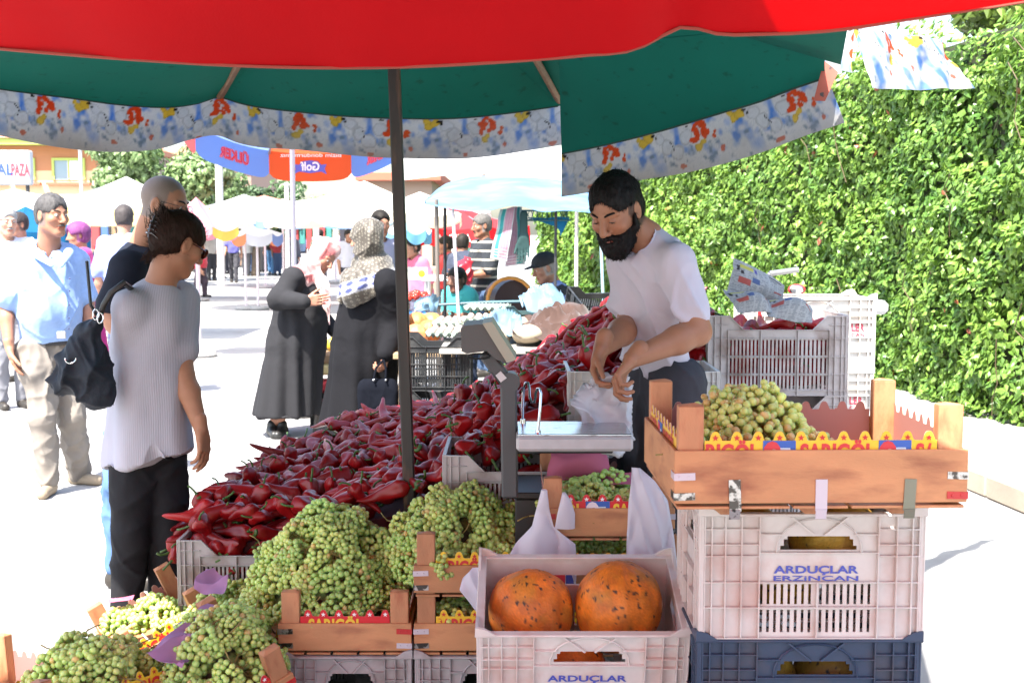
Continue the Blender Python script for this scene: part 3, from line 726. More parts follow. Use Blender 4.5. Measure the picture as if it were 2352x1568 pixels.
for (pa, pb) in ((128, 198), (52, 84), (-60, 10)):
    xa, xb = far(pa, Y), far(pb, Y); z0, z1 = at(0, 416, Y).z, at(0, 366, Y).z; mb = MB(); t_ = .09
    for c, d in ((((xa+xb)/2, Y-.03, z1), (xb-xa+t_, .1, t_)), ((xa, Y-.03, (z0+z1)/2), (t_, .1, z1-z0-t_)), ((xb, Y-.03, (z0+z1)/2), (t_, .1, z1-z0-t_))): mb.box(c, d)
    mb.box(((xa+xb)/2, Y-.02, (z0+z1)/2), (.05, .06, z1-z0-t_))
    w = part('window', mb, M('green_trim'), bd)
    mb = MB(); mb.box(((xa+xb)/2, Y-.008, (z0+z1)/2), (xb-xa-t_, .03, z1-z0-t_)); part('pane', mb, M('pane', (.2, .3, .38), .08, spec=.8), w)
    mb = MB(); mb.box(((xa+xb)/2+.15, Y-.026, (z0+z1)/2), ((xb-xa)*.35, .006, z1-z0-t_-.02)); part('curtain', mb, M('curtain', (.75, .75, .78), .9), w)
    mb = MB(); mb.box(((xa+xb)/2, Y-.08, z0-.1), (xb-xa+.5, .2, .09)); part('sill', mb, M('red_sill', (.5, .12, .07), .8), w)
xb = far(292, Y); b2 = thing('building', 'grey mauve house standing right behind the orange house', 'building', ((bx1+xb)/2+.1, Y+6, 0))
mb = MB(); h2 = at(0, 345, Y).z; mb.box(((bx1+xb)/2+.06, Y+6.3, h2/2), (xb-bx1, 8, h2)); part('wall', mb, M('mauve_wall', (.30, .22, .21), .9, var=.06, vscale=2), b2)
mb = MB(); mb.box(((bx1+xb)/2+.06, Y+6.3, h2+.12), (xb-bx1+.5, 8.6, .2)); part('roof', mb, M('roof_tile'), b2)
Yb = 62; b3 = thing('building', 'pale brown house between the trees in the distance', 'building', (far(495, Yb), Yb+4, 0))
mb = MB(); mb.box((far(470, Yb), Yb+4, 2.6), (4.6, 7, 5.2)); part('wall', mb, M('brown_wall', (.3, .2, .16), .9), b3)
mb = MB(); mb.add([(far(470, Yb)+sx*2.7, Yb+4+sy*4, 5.2) for sx, sy in ((-1, -1), (1, -1), (1, 1), (-1, 1))]+[(far(470, Yb), Yb+4, 6.6)], [(0, 1, 4), (1, 2, 4), (2, 3, 4), (3, 0, 4), (3, 2, 1, 0)]); part('roof', mb, M('roof_tile'), b3)
Yt = 25; tk = thing('sign_board', 'white board with blue and red capital letters at the upper left edge', 'sign board', (far(-40, Yt), Yt+.1, 0))
x0, x1 = far(-210, Yt), far(74, Yt); zt_, zb_ = at(0, 345, Yt).z, at(0, 425, Yt).z; mb = MB(); mb.box(((x0+x1)/2, Yt+.1, (zt_+zb_)/2), (x1-x0, .2, zt_-zb_), bev=.03); part('board', mb, M('board_white', (.36, .38, .42), .5), tk)
mb = MB(); text_on(mb, 'AL', at(-8, 401, Yt-.012), (1, 0, 0), (0, 0, 1), width=.33, height=.22, col=(.03, .07, .4)); part('blue_lettering', mb, M('paint', rough=.5, attr='Col'), tk)
mb = MB(); text_on(mb, 'PAZA', at(26, 403, Yt-.012), (1, 0, 0), (0, 0, 1), width=.37, height=.24, col=(.6, .04, .06)); part('red_lettering', mb, M('paint', rough=.5, attr='Col'), tk)
for x in (x0+.3, x1-.1): mb = MB(); mb.tube([(x, Yt+.1, 0), (x, Yt+.1, zb_+.02)], .04, 8); part('post', mb, M('dark_metal', (.03, .03, .035), .5), tk)
for (px, yb, yt, Y, r, lab) in ((190, 560, 345, 36, .05, 'thin pale lamp post in front of the orange house'), (506, 590, 360, 30, .09, 'thick white post between the two trees, left of the umbrella pole'), (660, 590, 425, 32, .06, 'thin white post right of the umbrella pole'), (2092, 500, 36, 15, .09, 'pale post rising behind the ivy wall at the top right')):
    t = thing('post', lab, 'post', (far(px, Y), Y, 0)); z = at(px, yt, Y).z; mb = MB(); mb.tube([(far(px, Y), Y, 0), (far(px, Y), Y, z)], r, 10); part('shaft', mb, M('post_white', (.6, .58, .56), .6), t, True)
    mb = MB(); mb.tube([(far(px, Y), Y, z), (far(px, Y), Y, z+.06)], [r*1.5, r*.6], 10); part('cap', mb, M('post_white'), t)
# ---------------------------------------------------------------- umbrellas of the other stalls
def clothm(name, attr='Col', tr=.45): return M(name, rough=.85, attr=attr, transl=tr, bump=.2, bscale=90, spec=.2)
ucloth = clothm('umbrella_cloth')
polem = M('white_pole', (.62, .56, .6), .45)
def umbrella(label, base, hgt, rad, n=8, rise=.5, cols=((.8, .8, .8),), val=.22, vcols=None, ang=0., pole=True, group=None, sag=.06, polec=None, sq=(1, 1), tilt=0., name='market_umbrella', cat='umbrella', pr=.025, vent=None):
    t = thing(name, label, cat, base, group=group); b = Vector(base); ap = b+Vector((0, 0, hgt+rise)); cn = []
    for i in range(n): a = ang+2*PI*i/n; cn.append(b+Vector((math.cos(a)*rad*sq[0], math.sin(a)*rad*sq[1], hgt-tilt*math.sin(a)*rad*sq[1])))
    mb = MB()
    for i in range(n):
        A_, B_ = cn[i], cn[(i+1) % n]; P = np.zeros((7, 9, 3)); c = cols[i % len(cols)]
        for u in range(7):
            for v in range(9):
                s_, w = u/6, v/8; q = ap.lerp(A_.lerp(B_, w), s_); q.z -= sag*s_*math.sin(PI*w)+.12*rise*math.sin(PI*s_); P[u, v] = q
        mb.grid(P, col=c)
    part('canopy', mb, ucloth, t, 30)
    if val:
        vc = vcols or cols
        for i in range(n):
            A_, B_ = cn[i], cn[(i+1) % n]; P = np.zeros((5, 13, 3)); mb = MB(); out = ((A_+B_)/2-b); out.z = 0; out.normalize()
            for u in range(5):
                for v in range(13):
                    w = v/12; q = A_.lerp(B_, w); q.z -= sag*math.sin(PI*w); e = 1-.3*abs(2*w-1)**6
                    q = q+Vector((0, 0, -val*u/4*e))+out*(.012*math.sin(w*9+i)*u/4); P[u, v] = q
            mb.grid(P, col=vc[i % len(vc)]); part('valance', mb, ucloth, t, 30)
    if pole:
        mb = MB(); mb.tube([b, ap-Vector((0, 0, .03))], pr, 8); part('pole', mb, polec or polem, t, True)
        mb = MB()
        for c in cn: mb.bar(ap-Vector((0, 0, .05)), c-Vector((0, 0, .03)), .018, .012)
        part('ribs', mb, M('rib_metal', (.35, .35, .37), .4, metal=.6), t)
        mb = MB(); mb.lathe([(0, .0), (.2, 0), (.22, .03), (.2, .07), (0, .08)], b, 16); part('foot', mb, M('stone_foot', (.3, .3, .3), .9), t)
    return t, cn
wh = (.72, .71, .7); bl = (.16, .28, .62); orr = (.75, .13, .04); ub = at(672, 400, 10.2)
# umbrella printed with ice-cream advertising (read from the back, so mirrored)
ubx, uY = ub.x, 10.2; bse = (ubx, uY, 0)
vz = at(692, 364, uY+.9).z
cols8 = [(.2, .35, .62), (.66, .2, .2), (.2, .35, .62), (.72, .13, .05)]
n8 = 8; rad8 = .97; a0 = PI/2-PI/8
gu, cn = umbrella('large blue and orange umbrella with mirrored red lettering on its hanging flap', bse, vz+.02+.33*1.04, rad8, 8, .35, [(.75, .16, .06), (.24, .36, .66), (.7, .7, .72), (.24, .36, .66)]*2, .0, None, a0, pr=.022, sag=.03, tilt=.33)
for i in range(8):
    A_, B_ = cn[i], cn[(i+1) % 8]; out = ((A_+B_)/2-Vector(bse)); out.z = 0; out.normalize(); c = {0: (.75, .1, .03), 1: (.16, .27, .62), 7: (.16, .27, .62), 2: (.7, .12, .12), 6: (.7, .12, .12), 3: (.7, .7, .72), 5: (.7, .7, .72), 4: (.16, .27, .62)}[i]
    mb = MB(); P = np.zeros((9, 25, 3)); H_ = .255
    for u in range(9):
        for v in range(25):
            w = v/24; e = min(1, (1-abs(2*w-1)**9)+.12*0+.0); q = A_.lerp(B_, w); rr = H_*(1-.22*abs(2*w-1)**10); q = q+Vector((0, 0, -.02*math.sin(PI*w)-rr*u/8)); P[u, v] = q
    mb.grid(P, col=c); va = part('valance', mb, ucloth, gu, 30)
    ux = (B_-A_).normalized(); L_ = (B_-A_).length
    if i in (0, 1, 7):
        mb = MB(); inn = -out*.004; 
        # panel seen from inside: +ux runs right->left for the far side panels
        dirx = -ux if ux.x > 0 else ux; right = -dirx; left_pt = A_ if A_.x < B_.x else B_
        if i in (1, 7):
            o_ = left_pt+right*(L_*.31)+Vector((0, 0, -.185))+inn
            for (bo, cc, off) in ((.075, (.72, .05, .08), .0), (.03, (.75, .5, .6), -.0015), (.018, (.68, .03, .07), -.003)): text_on(mb, 'ÜLKER', o_-out*(-off), right, Vector((0, 0, 1)), width=L_*.4, height=.085, bold=bo, col=cc, mirror=True)
        else:
            text_on(mb, 'Bizim dondurmamız', left_pt+right*(L_*.14)+Vector((0, 0, -.055))+inn, right, Vector((0, 0, 1)), width=L_*.74, height=.035, bold=.015, col=(.85, .8, .8), mirror=True)
            part('slogan', mb, M('paint'), va); mb = MB()
            cx_ = left_pt+right*(L_*.5)+Vector((0, 0, -.155))+inn
            rb = [(-.17, -.06), (-.12, -.035), (-.12, .01), (-.09, .045), (0, .06), (.09, .045), (.12, .01), (.12, -.035), (.17, -.06), (.14, -.02), (.17, .02), (.12, .03), (.1, .065), (0, .08), (-.1, .065), (-.12, .03), (-.17, .02), (-.14, -.02)]
            rb = [(-.15, -.055), (-.1, -.03), (0, -.045), (.1, -.03), (.15, -.055), (.13, -.005), (.15, .035), (.1, .03), (.07, .06), (0, .07), (-.07, .06), (-.1, .03), (-.15, .035), (-.13, -.005)]
            pts = [cx_+right*x+Vector((0, 0, z)) for x, z in rb]; mb.poly(pts[::-1], -out*.001, (.1, .1, .5))
            text_on(mb, 'Golf', cx_-right*.085+Vector((0, 0, -.02))-out*.003, right, Vector((0, 0, 1)), width=.17, height=.075, bold=.03, col=(.85, .8, .85), mirror=True)
        part('lettering', mb, M('paint'), va)
G_ = 'white umbrellas over the far stalls'
yel = (.8, .62, .06)
umbrella('wide white umbrella with yellow flap behind the older men', (far(268, 17), 17.5, 0), 1.9, 1.35, 4, .42, [(.78, .77, .74)], .24, [(.8, .7, .3)], PI/4, group=G_, sag=.05)  # flap yellow desaturated, haze put into the cloth colour
umbrella('white umbrella at the left edge above the blue one', (far(35, 19), 19, 0), 1.92, 1.5, 8, .28, [wh], .12, None, 0, group=G_)
umbrella('bright blue umbrella low at the left edge behind the men', (far(22, 14.5), 15, 0), 1.55, .75, 8, .3, [(.015, .13, .27)], .28, [(.015, .13, .27)], .2, sag=.02)
umbrella('pink umbrella tilted behind the bald man', (far(452, 15), 15, 0), 1.6, .5, 6, .36, [(.72, .30, .36)], .12, [(.72, .32, .38), (.72, .32, .38), (.75, .6, .12)], .1)  # washed-out pink: haze put into the cloth colour
for i, (px, Y, rd, hz, rs, c, vc, lab) in enumerate((
    (562, 24, 1.5, 1.88, .38, wh, None, 'white umbrella right of the pink one in the far row'),
    (455, 27, 1.3, 1.75, .3, wh, None, 'small low white umbrella just behind the pink one'),
    (650, 27, 1.5, 1.9, .35, (.74, .6, .55), (.72, .7, .68), 'cream umbrella with red peak in the far row'),
    (730, 23, 1.2, 1.78, .35, wh, (.2, .35, .6), 'white umbrella with blue edge in the far row'),
    (838, 16, 1.35, 1.78, .42, (.8, .74, .62), (.8, .7, .55), 'big cream umbrella behind the scarved women'),
    (965, 19, 1.1, 1.85, .3, wh, None, 'white umbrella right behind the dark pole'),
    (608, 33, 1.6, 2.2, .3, (.7, .3, .25), wh, 'reddish umbrella top in the far row'),
    (770, 36, 2.2, 2.3, .3, wh, (.6, .25, .2), 'far white umbrella with dark red flap'),)):
    umbrella(lab, (far(px, Y), Y, 0), hz, rd, 8, rs, [c], .14, [vc] if vc else None, i*.3, group=G_)
umbrella('small light blue umbrella just right of the dark pole', (far(925, 15), 15, 0), 1.56, .36, 8, .22, [(.3, .5, .68), (.65, .65, .66)], .12, [(.18, .42, .6)], .2)
adu, cn2 = umbrella('umbrella with orange and blue advertising flap in the far row', (far(590, 24), 24, 0), 1.5, .5, 6, .22, [(.7, .7, .7)], .2, [(.7, .25, .12), (.6, .62, .68), (.2, .28, .55)], .3)
redu, cr = umbrella('row umbrella in red with white letters behind the egg stall', (far(1050, 18), 18, 0), 1.62, 1.15, 8, .3, [(.7, .05, .06)], .26, [(.66, .02, .03), (.7, .05, .06)], PI/8)
for i in (5, 4, 6):
    A_, B_ = cr[i], cr[(i+1) % 8]; o = ((A_+B_)/2-Vector(redu.location)); o.z = 0; o.normalize(); l, r_ = (A_, B_) if A_.x < B_.x else (B_, A_)
    mb = MB(); rt = (r_-l).normalized(); text_on(mb, 'ALGIDA', l+rt*.2+Vector((0, 0, -.22))+o*.02, rt, Vector((0, 0, 1)), width=(r_-l).length-.4, height=.1, col=(.85, .7, .7)); part('lettering', mb, M('paint'), redu)
# ---------------------------------------------------------------- the two big umbrellas of this stall
def lerp_poly(pts, n):
    pts = np.array(pts, dtype=float); u = np.linspace(0, 1, n); x0 = pts[:, 0]; xx = np.interp(u, (x0-x0[0])/(x0[-1]-x0[0]), x0)
    # smooth interpolation (Catmull-like through cubic hermite)
    out = []
    for c in range(1, pts.shape[1]):
        y = pts[:, c]; m = np.gradient(y, x0); k = np.clip(np.searchsorted(x0, xx)-1, 0, len(x0)-2); h = x0[k+1]-x0[k]; t = (xx-x0[k])/h
        out.append((2*t**3-3*t**2+1)*y[k]+(t**3-2*t**2+t)*h*m[k]+(-2*t**3+3*t**2)*y[k+1]+(t**3-t**2)*h*m[k+1])
    return np.stack([xx]+out, 1)
_fr = np.random.default_rng(5)
_cl = [(a*.05, b) for a, b in _fr.uniform(-1, 1, (16, 2))]
def floral(u, v, hgt=.19, dirt=1.):
    """u metres along, v metres down from the top of the flap -> colours"""
    per = .40; k = np.floor(u/per); x = u-k*per; x = x+.012*vnoise(np.stack([u*30, v*30, u*0], -1)); s = v/hgt
    P = np.stack([np.cos(u/per*2*PI)*.12, np.sin(u/per*2*PI)*.12, v*1.6], -1)
    C = np.ones(u.shape+(3,))*np.array((.62, .63, .65))
    n1 = fbm(P, 11, 3, 4); n2 = fbm(P, 26, 3, 7)
    def mixc(m, c): 
        m = np.clip(m, 0, 1)[..., None]; return C*(1-m)+np.array(c)*m
    C = mixc((n1+.06)*3.2*(1-np.clip(s-.5, 0, .5)*1.9)*.85, (.15, .31, .62)); C = mixc((np.abs(n2) < .04)*.2, (.24, .32, .44))
    C = mixc((n2-.22)*3*(s > .45), (.24, .33, .42))
    def circ(cx, cy, r, c, ed=.35, stretch=1.):
        nonlocal C
        dx = (x-cx+per/2) % per-per/2; d = np.sqrt(dx**2+((v-cy)/stretch)**2); d = d+.004*vnoise(np.stack([u*60, v*60, u*0], -1))
        m = np.clip((r-d)/.002, 0, 1); e = np.clip((d-r*.72)/.003, 0, 1)*m; C = mixc(m, c); C = mixc(e*ed, (c[0]*.3, c[1]*.3, c[2]*.3)); C = mixc(m*(.5+.5*np.sin(d*900))*.18, (c[0]*1.3, c[1]*1.3, c[2]*1.2))
    for (cx, cy, r) in ((.20, .07, .032), (.245, .1, .03), (.29, .05, .03), (.17, .03, .025)): circ(cx, cy, r, (.56, .58, .62), .3)
    for (cx, cy, r) in ((.1, .03, .02), (.125, .017, .018), (.085, .012, .014), (.33, .1, .016), (.345, .085, .013)): circ(cx, cy, r, (.62, .48, .1), .45)
    for (cx, cy) in ((.36, .015), (.39, .02), (.37, .035), (.395, .045), (.36, .052), (.385, .062), (.4, .03), (.355, .03), (.375, .008), (.35, .068), (.405, .05)): circ(cx-.03, cy, .0125, (.62, .11, .035), .5)
    circ(.405, .075, .012, (.6, .12, .04)); circ(.41, .058, .01, (.6, .13, .04)); circ(.03, .13, .012, (.58, .2, .14)); circ(.25, .155, .018, (.55, .2, .14), .1, .6)
    circ(.14, .012, .012, (.03, .03, .03), 0, .6); circ(.152, .024, .007, (.03, .03, .03), 0); circ(.3, .01, .009, (.04, .04, .04), 0, .5)
    dx = (x-.21) % per; ln = (np.abs(dx-(v-.05)*.6-.0) < .0018) & (v > .045) & (v < .09); C[ln] = (.05, .05, .06)
    g = fbm(np.stack([u, v*2, u*0], -1), 2.2, 3, 3); dm = np.clip(s*.9-.35+g*.8, 0, 1)*dirt; C = mixc(dm*.75, (.36, .31, .27)); C = C*(1-.12*np.abs(n2)[..., None])
    return np.clip(C, .02, .8)
vm = M('floral_cloth', rough=.8, attr='Col', transl=.55, bump=.3, bscale=60, spec=.2)
green = M('green_lining', (.006, .135, .105), .8, var=.12, vscale=2.5, bump=.2, bscale=250, transl=.35, transl_col=(.004, .17, .13), col2=(.005, .07, .05), c2scale=22, c2lo=.62, c2hi=.72, spec=.2)
px0, py0, pY0 = 937, 1568, 3.75
pb = at(941, 1160, 4.16); ptop = at(905, 152, 4.1); pdir = (ptop-pb); pbase = pb-pdir*(pb.z/pdir.z); apex = pbase+pdir*((2.78)/pdir.z)
gm = thing('market_umbrella', 'big umbrella with dark green lining and flowered flap over the pepper heap', 'umbrella', pbase)
mb = MB(); mb.bar(pbase+Vector((0, 0, .02)), apex, .04, .04, (0, 1, 0), .004); part('pole', mb, M('pole_steel', (.022, .018, .016), .4, metal=.25, var=.5, vscale=18, stretch=(1, 1, .15), col2=(.12, .06, .035), c2scale=20, c2lo=.55, c2hi=.7), gm)
mb = MB(); mb.lathe([(0, 0), (.25, 0), (.25, .05), (.2, .08), (0, .08)], pbase, 18); part('foot', mb, M('stone_foot'), gm)
NL = 520; topL = lerp_poly([(-260, 176), (-120, 186), (0, 205), (150, 224), (300, 243), (400, 246), (455, 238), (505, 224), (545, 236), (700, 259), (900, 272), (1050, 272), (1180, 259), (1290, 243)], NL)
botL = lerp_poly([(-260, 262), (-120, 290), (0, 312), (100, 333), (200, 346), (300, 349), (380, 340), (440, 322), (500, 312), (545, 328), (700, 346), (900, 363), (1100, 362), (1200, 348), (1290, 333)], NL)
YL = lerp_poly([(-260, 4.25), (0, 4.65), (300, 5.1), (505, 5.35), (700, 5.22), (900, 5.18), (1100, 5.22), (1290, 5.35)], NL)[:, 1]
topP = np.array([tuple(at(a, b, y)) for (a, b), y in zip(topL, YL)]); botP = np.array([tuple(at(a, b, y-.02)) for (a, b), y in zip(botL, YL)])
def flap(name, T, B, parent, u0=0., rows=34, dirt=1., wob=.012):
    seg = np.linalg.norm(np.diff(T, axis=0), axis=1); u = u0+np.concatenate([[0], np.cumsum(seg)]); w = np.linspace(0, 1, rows)[:, None, None]
    P = T[None]*(1-w)+B[None]*w; U = np.tile(u, (rows, 1)); hh = np.linalg.norm(T-B, axis=1); Vv = w[:, :, 0]*hh[None]
    off = wob*np.sin(U*9+1.5*np.sin(U*3.1))*w[:, :, 0]+.004*vnoise(np.stack([U*14, Vv*14, U*0], -1)); P[..., 1] += off
    C = floral(U, Vv, .18, dirt); mb = MB(); mb.grid(P, C, thick=.0015); return part(name, mb, vm, parent, 60)
flap('valance', topP, botP, gm, .1)
NR = 300; topR = lerp_poly([(1290, 354), (1350, 342), (1500, 306), (1650, 262), (1750, 232), (1820, 205), (1900, 178)], NR); botR = lerp_poly([(1290, 452), (1330, 446), (1450, 418), (1600, 392), (1750, 350), (1850, 312), (1941, 282)], NR)
YR = np.linspace(5.05, 4.35, NR); topRP = np.array([tuple(at(a, b, y)) for (a, b), y in zip(topR, YR)]); botRP = np.array([tuple(at(a, b, y-.02)) for (a, b), y in zip(botR, YR)])
vr = flap('valance', topRP, botRP, gm, .52, wob=.006); vr['label'] = 'lower hanging flowered flap on the right'
# canopy cloth: rim curve -> apex
def loft(R0, ap, rows=16, sag=.05, hollow=.06, wr=.006):
    R0 = np.asarray(R0); n = len(R0); w = np.linspace(0, 1, rows)[:, None, None]; P = R0[None]*(1-w)+np.array(tuple(ap))[None, None]*w
    P[..., 2] -= hollow*np.sin(PI*w[..., 0]); P[..., 2] += wr*fbm(P, 3, 3, 6)*np.sin(PI*np.clip(w[..., 0]*1.0+.02, 0, 1)); return P
front = [(-2.42, 4.3, 2.06), (-2.12, 3.62, 2.04), (-1.6, 3.05, 2.02), (-1.15, 2.2, 2.05), (.35, 2.0, 2.08), (.8, 2.9, 2.12), tuple(topRP[-1]+np.array((.02, -.1, .03)))]  # unseen front rim, outline shaped for the shade and sun strip below
mb = MB()
Rb = np.vstack([topP[::4], topP[-1:]]); mb.grid(loft(Rb, apex-Vector((0, 0, .04)), 18, hollow=.10), thick=.002)
fr = []; fp = [tuple(topP[0])]+front[1:]
for a, b in zip(fp[:-1], fp[1:]):
    for t in np.linspace(0, 1, 10): fr.append(np.array(a)*(1-t)+np.array(b)*t)
mb.grid(loft(np.array(fr)[::-1], apex-Vector((0, 0, .04)), 12, hollow=.08), thick=.002)
# right panel: top line tucked under the red cloth
tR = lerp_poly([(1285, 243), (1292, 200), (1400, 150), (1900, 60)], 2)
rimR = topRP[::3]; ed = np.array([tuple(at(1288+i*0, 354-(354-120)*i/11, 5.05-.05*i)) for i in range(12)])
upR = np.array([tuple(at(1284+(1905-1284)*t, 112-60*t, 4.6-.62*t)) for t in np.linspace(0, 1, len(rimR))])
w = np.linspace(0, 1, 16)[:, None, None]; P = rimR[None]*(1-w)+upR[None]*w; P[..., 1] += .03*np.sin(PI*w[..., 0])+.012*fbm(P, 4, 3, 2)
mb.grid(P, thick=.002)
P2 = loft(upR, apex-Vector((0, 0, .04)), 8, hollow=.03); mb.grid(P2, thick=.002)
ge = np.array([topP[-1]*(1-t)+upR[0]*t for t in np.linspace(0, 1, 10)]); mb.grid(loft(ge, apex-Vector((0, 0, .04)), 18, hollow=np.linspace(.10, .03, 10)[None]), thick=.002)
part('canopy', mb, green, gm, 60)
mb = MB(); mb.tube([tuple(p+np.array((0, -.004, 0))) for p in topP[::6]], .004, 5); mb.tube([tuple(p+np.array((0, -.004, 0))) for p in topRP[::6]], .004, 5)
part('hem_cord', mb, M('hem', (.02, .06, .05), .9), gm)
for a, b, c in ((at(562, 120, 4.75), at(505, 222, 5.33), 1), (at(1222, 120, 4.7), at(1284, 232, 5.28), 2)):
    mb = MB(); d = (Vector(a)-Vector(b)); a2 = Vector(b)+d*2.6; mb.bar(b, apex-Vector((0, 0, .08)) if False else a, .024, .03, (0, 1, 0), .004); part('rib', mb, M('rib_wood', (.2, .11, .06), .6, var=.3, vscale=20), gm)
    mb = MB(); mb.bar(a, apex-Vector((0, 0, .1)), .024, .03, (0, 1, 0), .004); part('rib', mb, M('rib_wood'), gm)
for c in ((-2.1, 3.62, 2.0), (-1.15, 2.22, 2.02), (.35, 2.02, 2.05), (.8, 2.9, 2.08)):
    mb = MB(); mb.bar(c, apex-Vector((0, 0, .1)), .024, .03, (0, 1, 0), .004); part('rib', mb, M('rib_wood'), gm)
# loose torn corner and sunlit flap at the right end
sc = thing('umbrella_flap_cloth', 'faded flowered cloth, sun glare painted in, blowing off the right corner of the big umbrella', 'cloth', at(1990, 205, 4.32))
def clothquad(name, tl, tr, bl_, br, parent, mat, n=(24, 24), u0=0., wob=.02, seed=0, paint=None):
    tl, tr, bl_, br = [np.array(tuple(p)) for p in (tl, tr, bl_, br)]; a = np.linspace(0, 1, n[0])[:, None, None]; b = np.linspace(0, 1, n[1])[None, :, None]
    P = (tl*(1-b)+tr*b)*(1-a)+(bl_*(1-b)+br*b)*a; nn = np.cross(tr-tl, bl_-tl); nn /= np.linalg.norm(nn)
    P = P+nn*(wob*fbm(P, 5, 3, seed))[..., None]*1.0; U = u0+b[..., 0]*np.linalg.norm(tr-tl)+0*a[..., 0]; Vv = a[..., 0]*np.linalg.norm(bl_-tl)+0*b[..., 0]
    mb = MB(); mb.grid(P, paint(U, Vv) if paint else None, thick=.0015); return part(name, mb, mat, parent, 60)
sunlit_floral = lambda U, V: floral(U*1., V*.9, .3, .3)*np.array((1.25, 1.22, 1.18))  # whole print brightened: overexposure by the sun put into its colour
clothquad('cloth_fold', at(1898, 66, 4.37), at(1958, 58, 4.27), at(1880, 150, 4.40), at(1966, 168, 4.30), sc, vm, (60, 40), .2, .05, 2, sunlit_floral)
clothquad('cloth_fold', at(1955, 55, 4.32), at(2150, 98, 4.77), at(1995, 205, 4.32), at(2222, 208, 4.92), sc, vm, (70, 90), .5, .05, 4, sunlit_floral)
clothquad('cloth_tie', at(1893, 140, 4.32), at(1925, 165, 4.30), at(1868, 232, 4.32), at(1895, 232, 4.30), sc, M('coral_cloth', (.5, .14, .1), .8, transl=.3, col2=(.1, .09, .09), c2scale=30, c2lo=.6, c2hi=.65), (14, 8), 0, .04, 6)
# red umbrella above the photographer: far edge hangs into the picture
rb_ = Vector((.75, .35, 0)); ru = thing('market_umbrella', 'bright red umbrella cloth hanging into the top of the picture', 'umbrella', rb_)
rapex = Vector((.1, .9, 2.75)); NRd = 160
ey = lerp_poly([(-700, 70), (-300, 85), (0, 113), (300, 137), (560, 152), (900, 155), (1150, 143), (1350, 127), (1450, 116), (1500, 96), (1550, 66), (1590, 64), (1640, 77), (1750, 79), (1900, 72), (2100, 43), (2352, 4), (2600, -40)], NRd)
eY = lerp_poly([(-700, 2.92), (-300, 2.86), (0, 2.6), (900, 2.45), (1600, 2.3), (2352, 2.1), (2600, 2.0)], NRd)[:, 1]
edge = np.array([tuple(at(a, b, y)) for (a, b), y in zip(ey, eY)]); edge = np.vstack([[-2.5, 2.95, 2.02], edge])  # left end out of view, drawn out to shade the lower left grapes
mb = MB(); P = loft(edge, rapex, 22, hollow=.10, wr=.0)
ww = np.linspace(0, 1, 22)[:, None]; P[..., 2] += .012*fbm(P*np.array((1, .5, 1)), 4, 3, 2)*np.clip(ww*8, 0, 1); P[..., 1] += .03*fbm(P*np.array((2.2, .4, .4)), 2.2, 2, 8)*(1-ww)
mb.grid(P[:, :], thick=.002)
fr = [edge[-1], (1.15, 1.4, 1.98), (1.2, .4, 2.0), (.9, -.5, 2.0), (-.6, -.6, 2.0), (-1.7, .2, 2.0), (-2.4, 1.5, 2.0), edge[0]]; f2 = []
for a, b in zip(fr[:-1], fr[1:]):
    for t in np.linspace(0, 1, 8): f2.append(np.array(a)*(1-t)+np.array(b)*t)
mb.grid(loft(np.array(f2), rapex, 12, hollow=.05), thick=.002)
part('canopy', mb, M('red_cloth', (.68, .008, .014), .8, var=.10, vscale=2, bump=.3, bscale=250, transl=.42, transl_col=(.72, .008, .014), spec=.15), ru, 60)
mb = MB(); mb.tube([tuple(p+np.array((0, -.002, 0))) for p in edge[::2]], .0035, 5); part('hem', mb, M('red_hem', (.3, .07, .05), .9), ru)
mb = MB(); mb.tube([rb_+Vector((.35, -.1, 0)), rb_+Vector((.35, -.1, 2.0))], .022, 8); mb.tube([rb_+Vector((.35, -.1, 1.98)), rapex], .018, 8); part('pole', mb, M('pole_steel'), ru, True)
# ---------------------------------------------------------------- plastic crates
def xf(loc, rot=None):
    Rm = np.eye(3) if rot is None else np.array(rot); return lambda p: Rm @ np.array(p, dtype=float)+np.array(loc)
def panel(mb, O, ux, uz, W, H, opens=(), vr=(), hr=(), t=.003, rd=.012, rt=.0035):
    """O lower-left corner on the outer face; n = outward"""
    O = np.array(O, dtype=float); ux = np.array(ux, dtype=float); uz = np.array(uz, dtype=float); n = np.cross(ux, uz); Rm = np.stack([ux, n, uz], 1)
    xs = sorted({0, W} | {round(o[0], 5) for o in opens} | {round(o[1], 5) for o in opens}); 
    for a, b in zip(xs[:-1], xs[1:]):
        m = (a+b)/2; iv_ = sorted([(o[2], o[3]) for o in opens if o[0] < m < o[1]]); z = 0
        for (p, q) in iv_+[(H, H)]:
            if p-z > 1e-4: mb.box(O+ux*m+uz*(z+p)/2-n*(t/2+rd), (b-a, t, p-z), Rm)
            z = max(z, q)
    for (x, z0, z1) in vr: mb.box(O+ux*x+uz*(z0+z1)/2-n*(rd/2-.0004), (rt, rd, z1-z0), Rm, .0008)
    for (z, x0, x1) in hr: mb.box(O+ux*(x0+x1)/2+uz*z-n*(rd/2+.0005), (x1-x0, rd-.001, rt*.93), Rm, .0008)
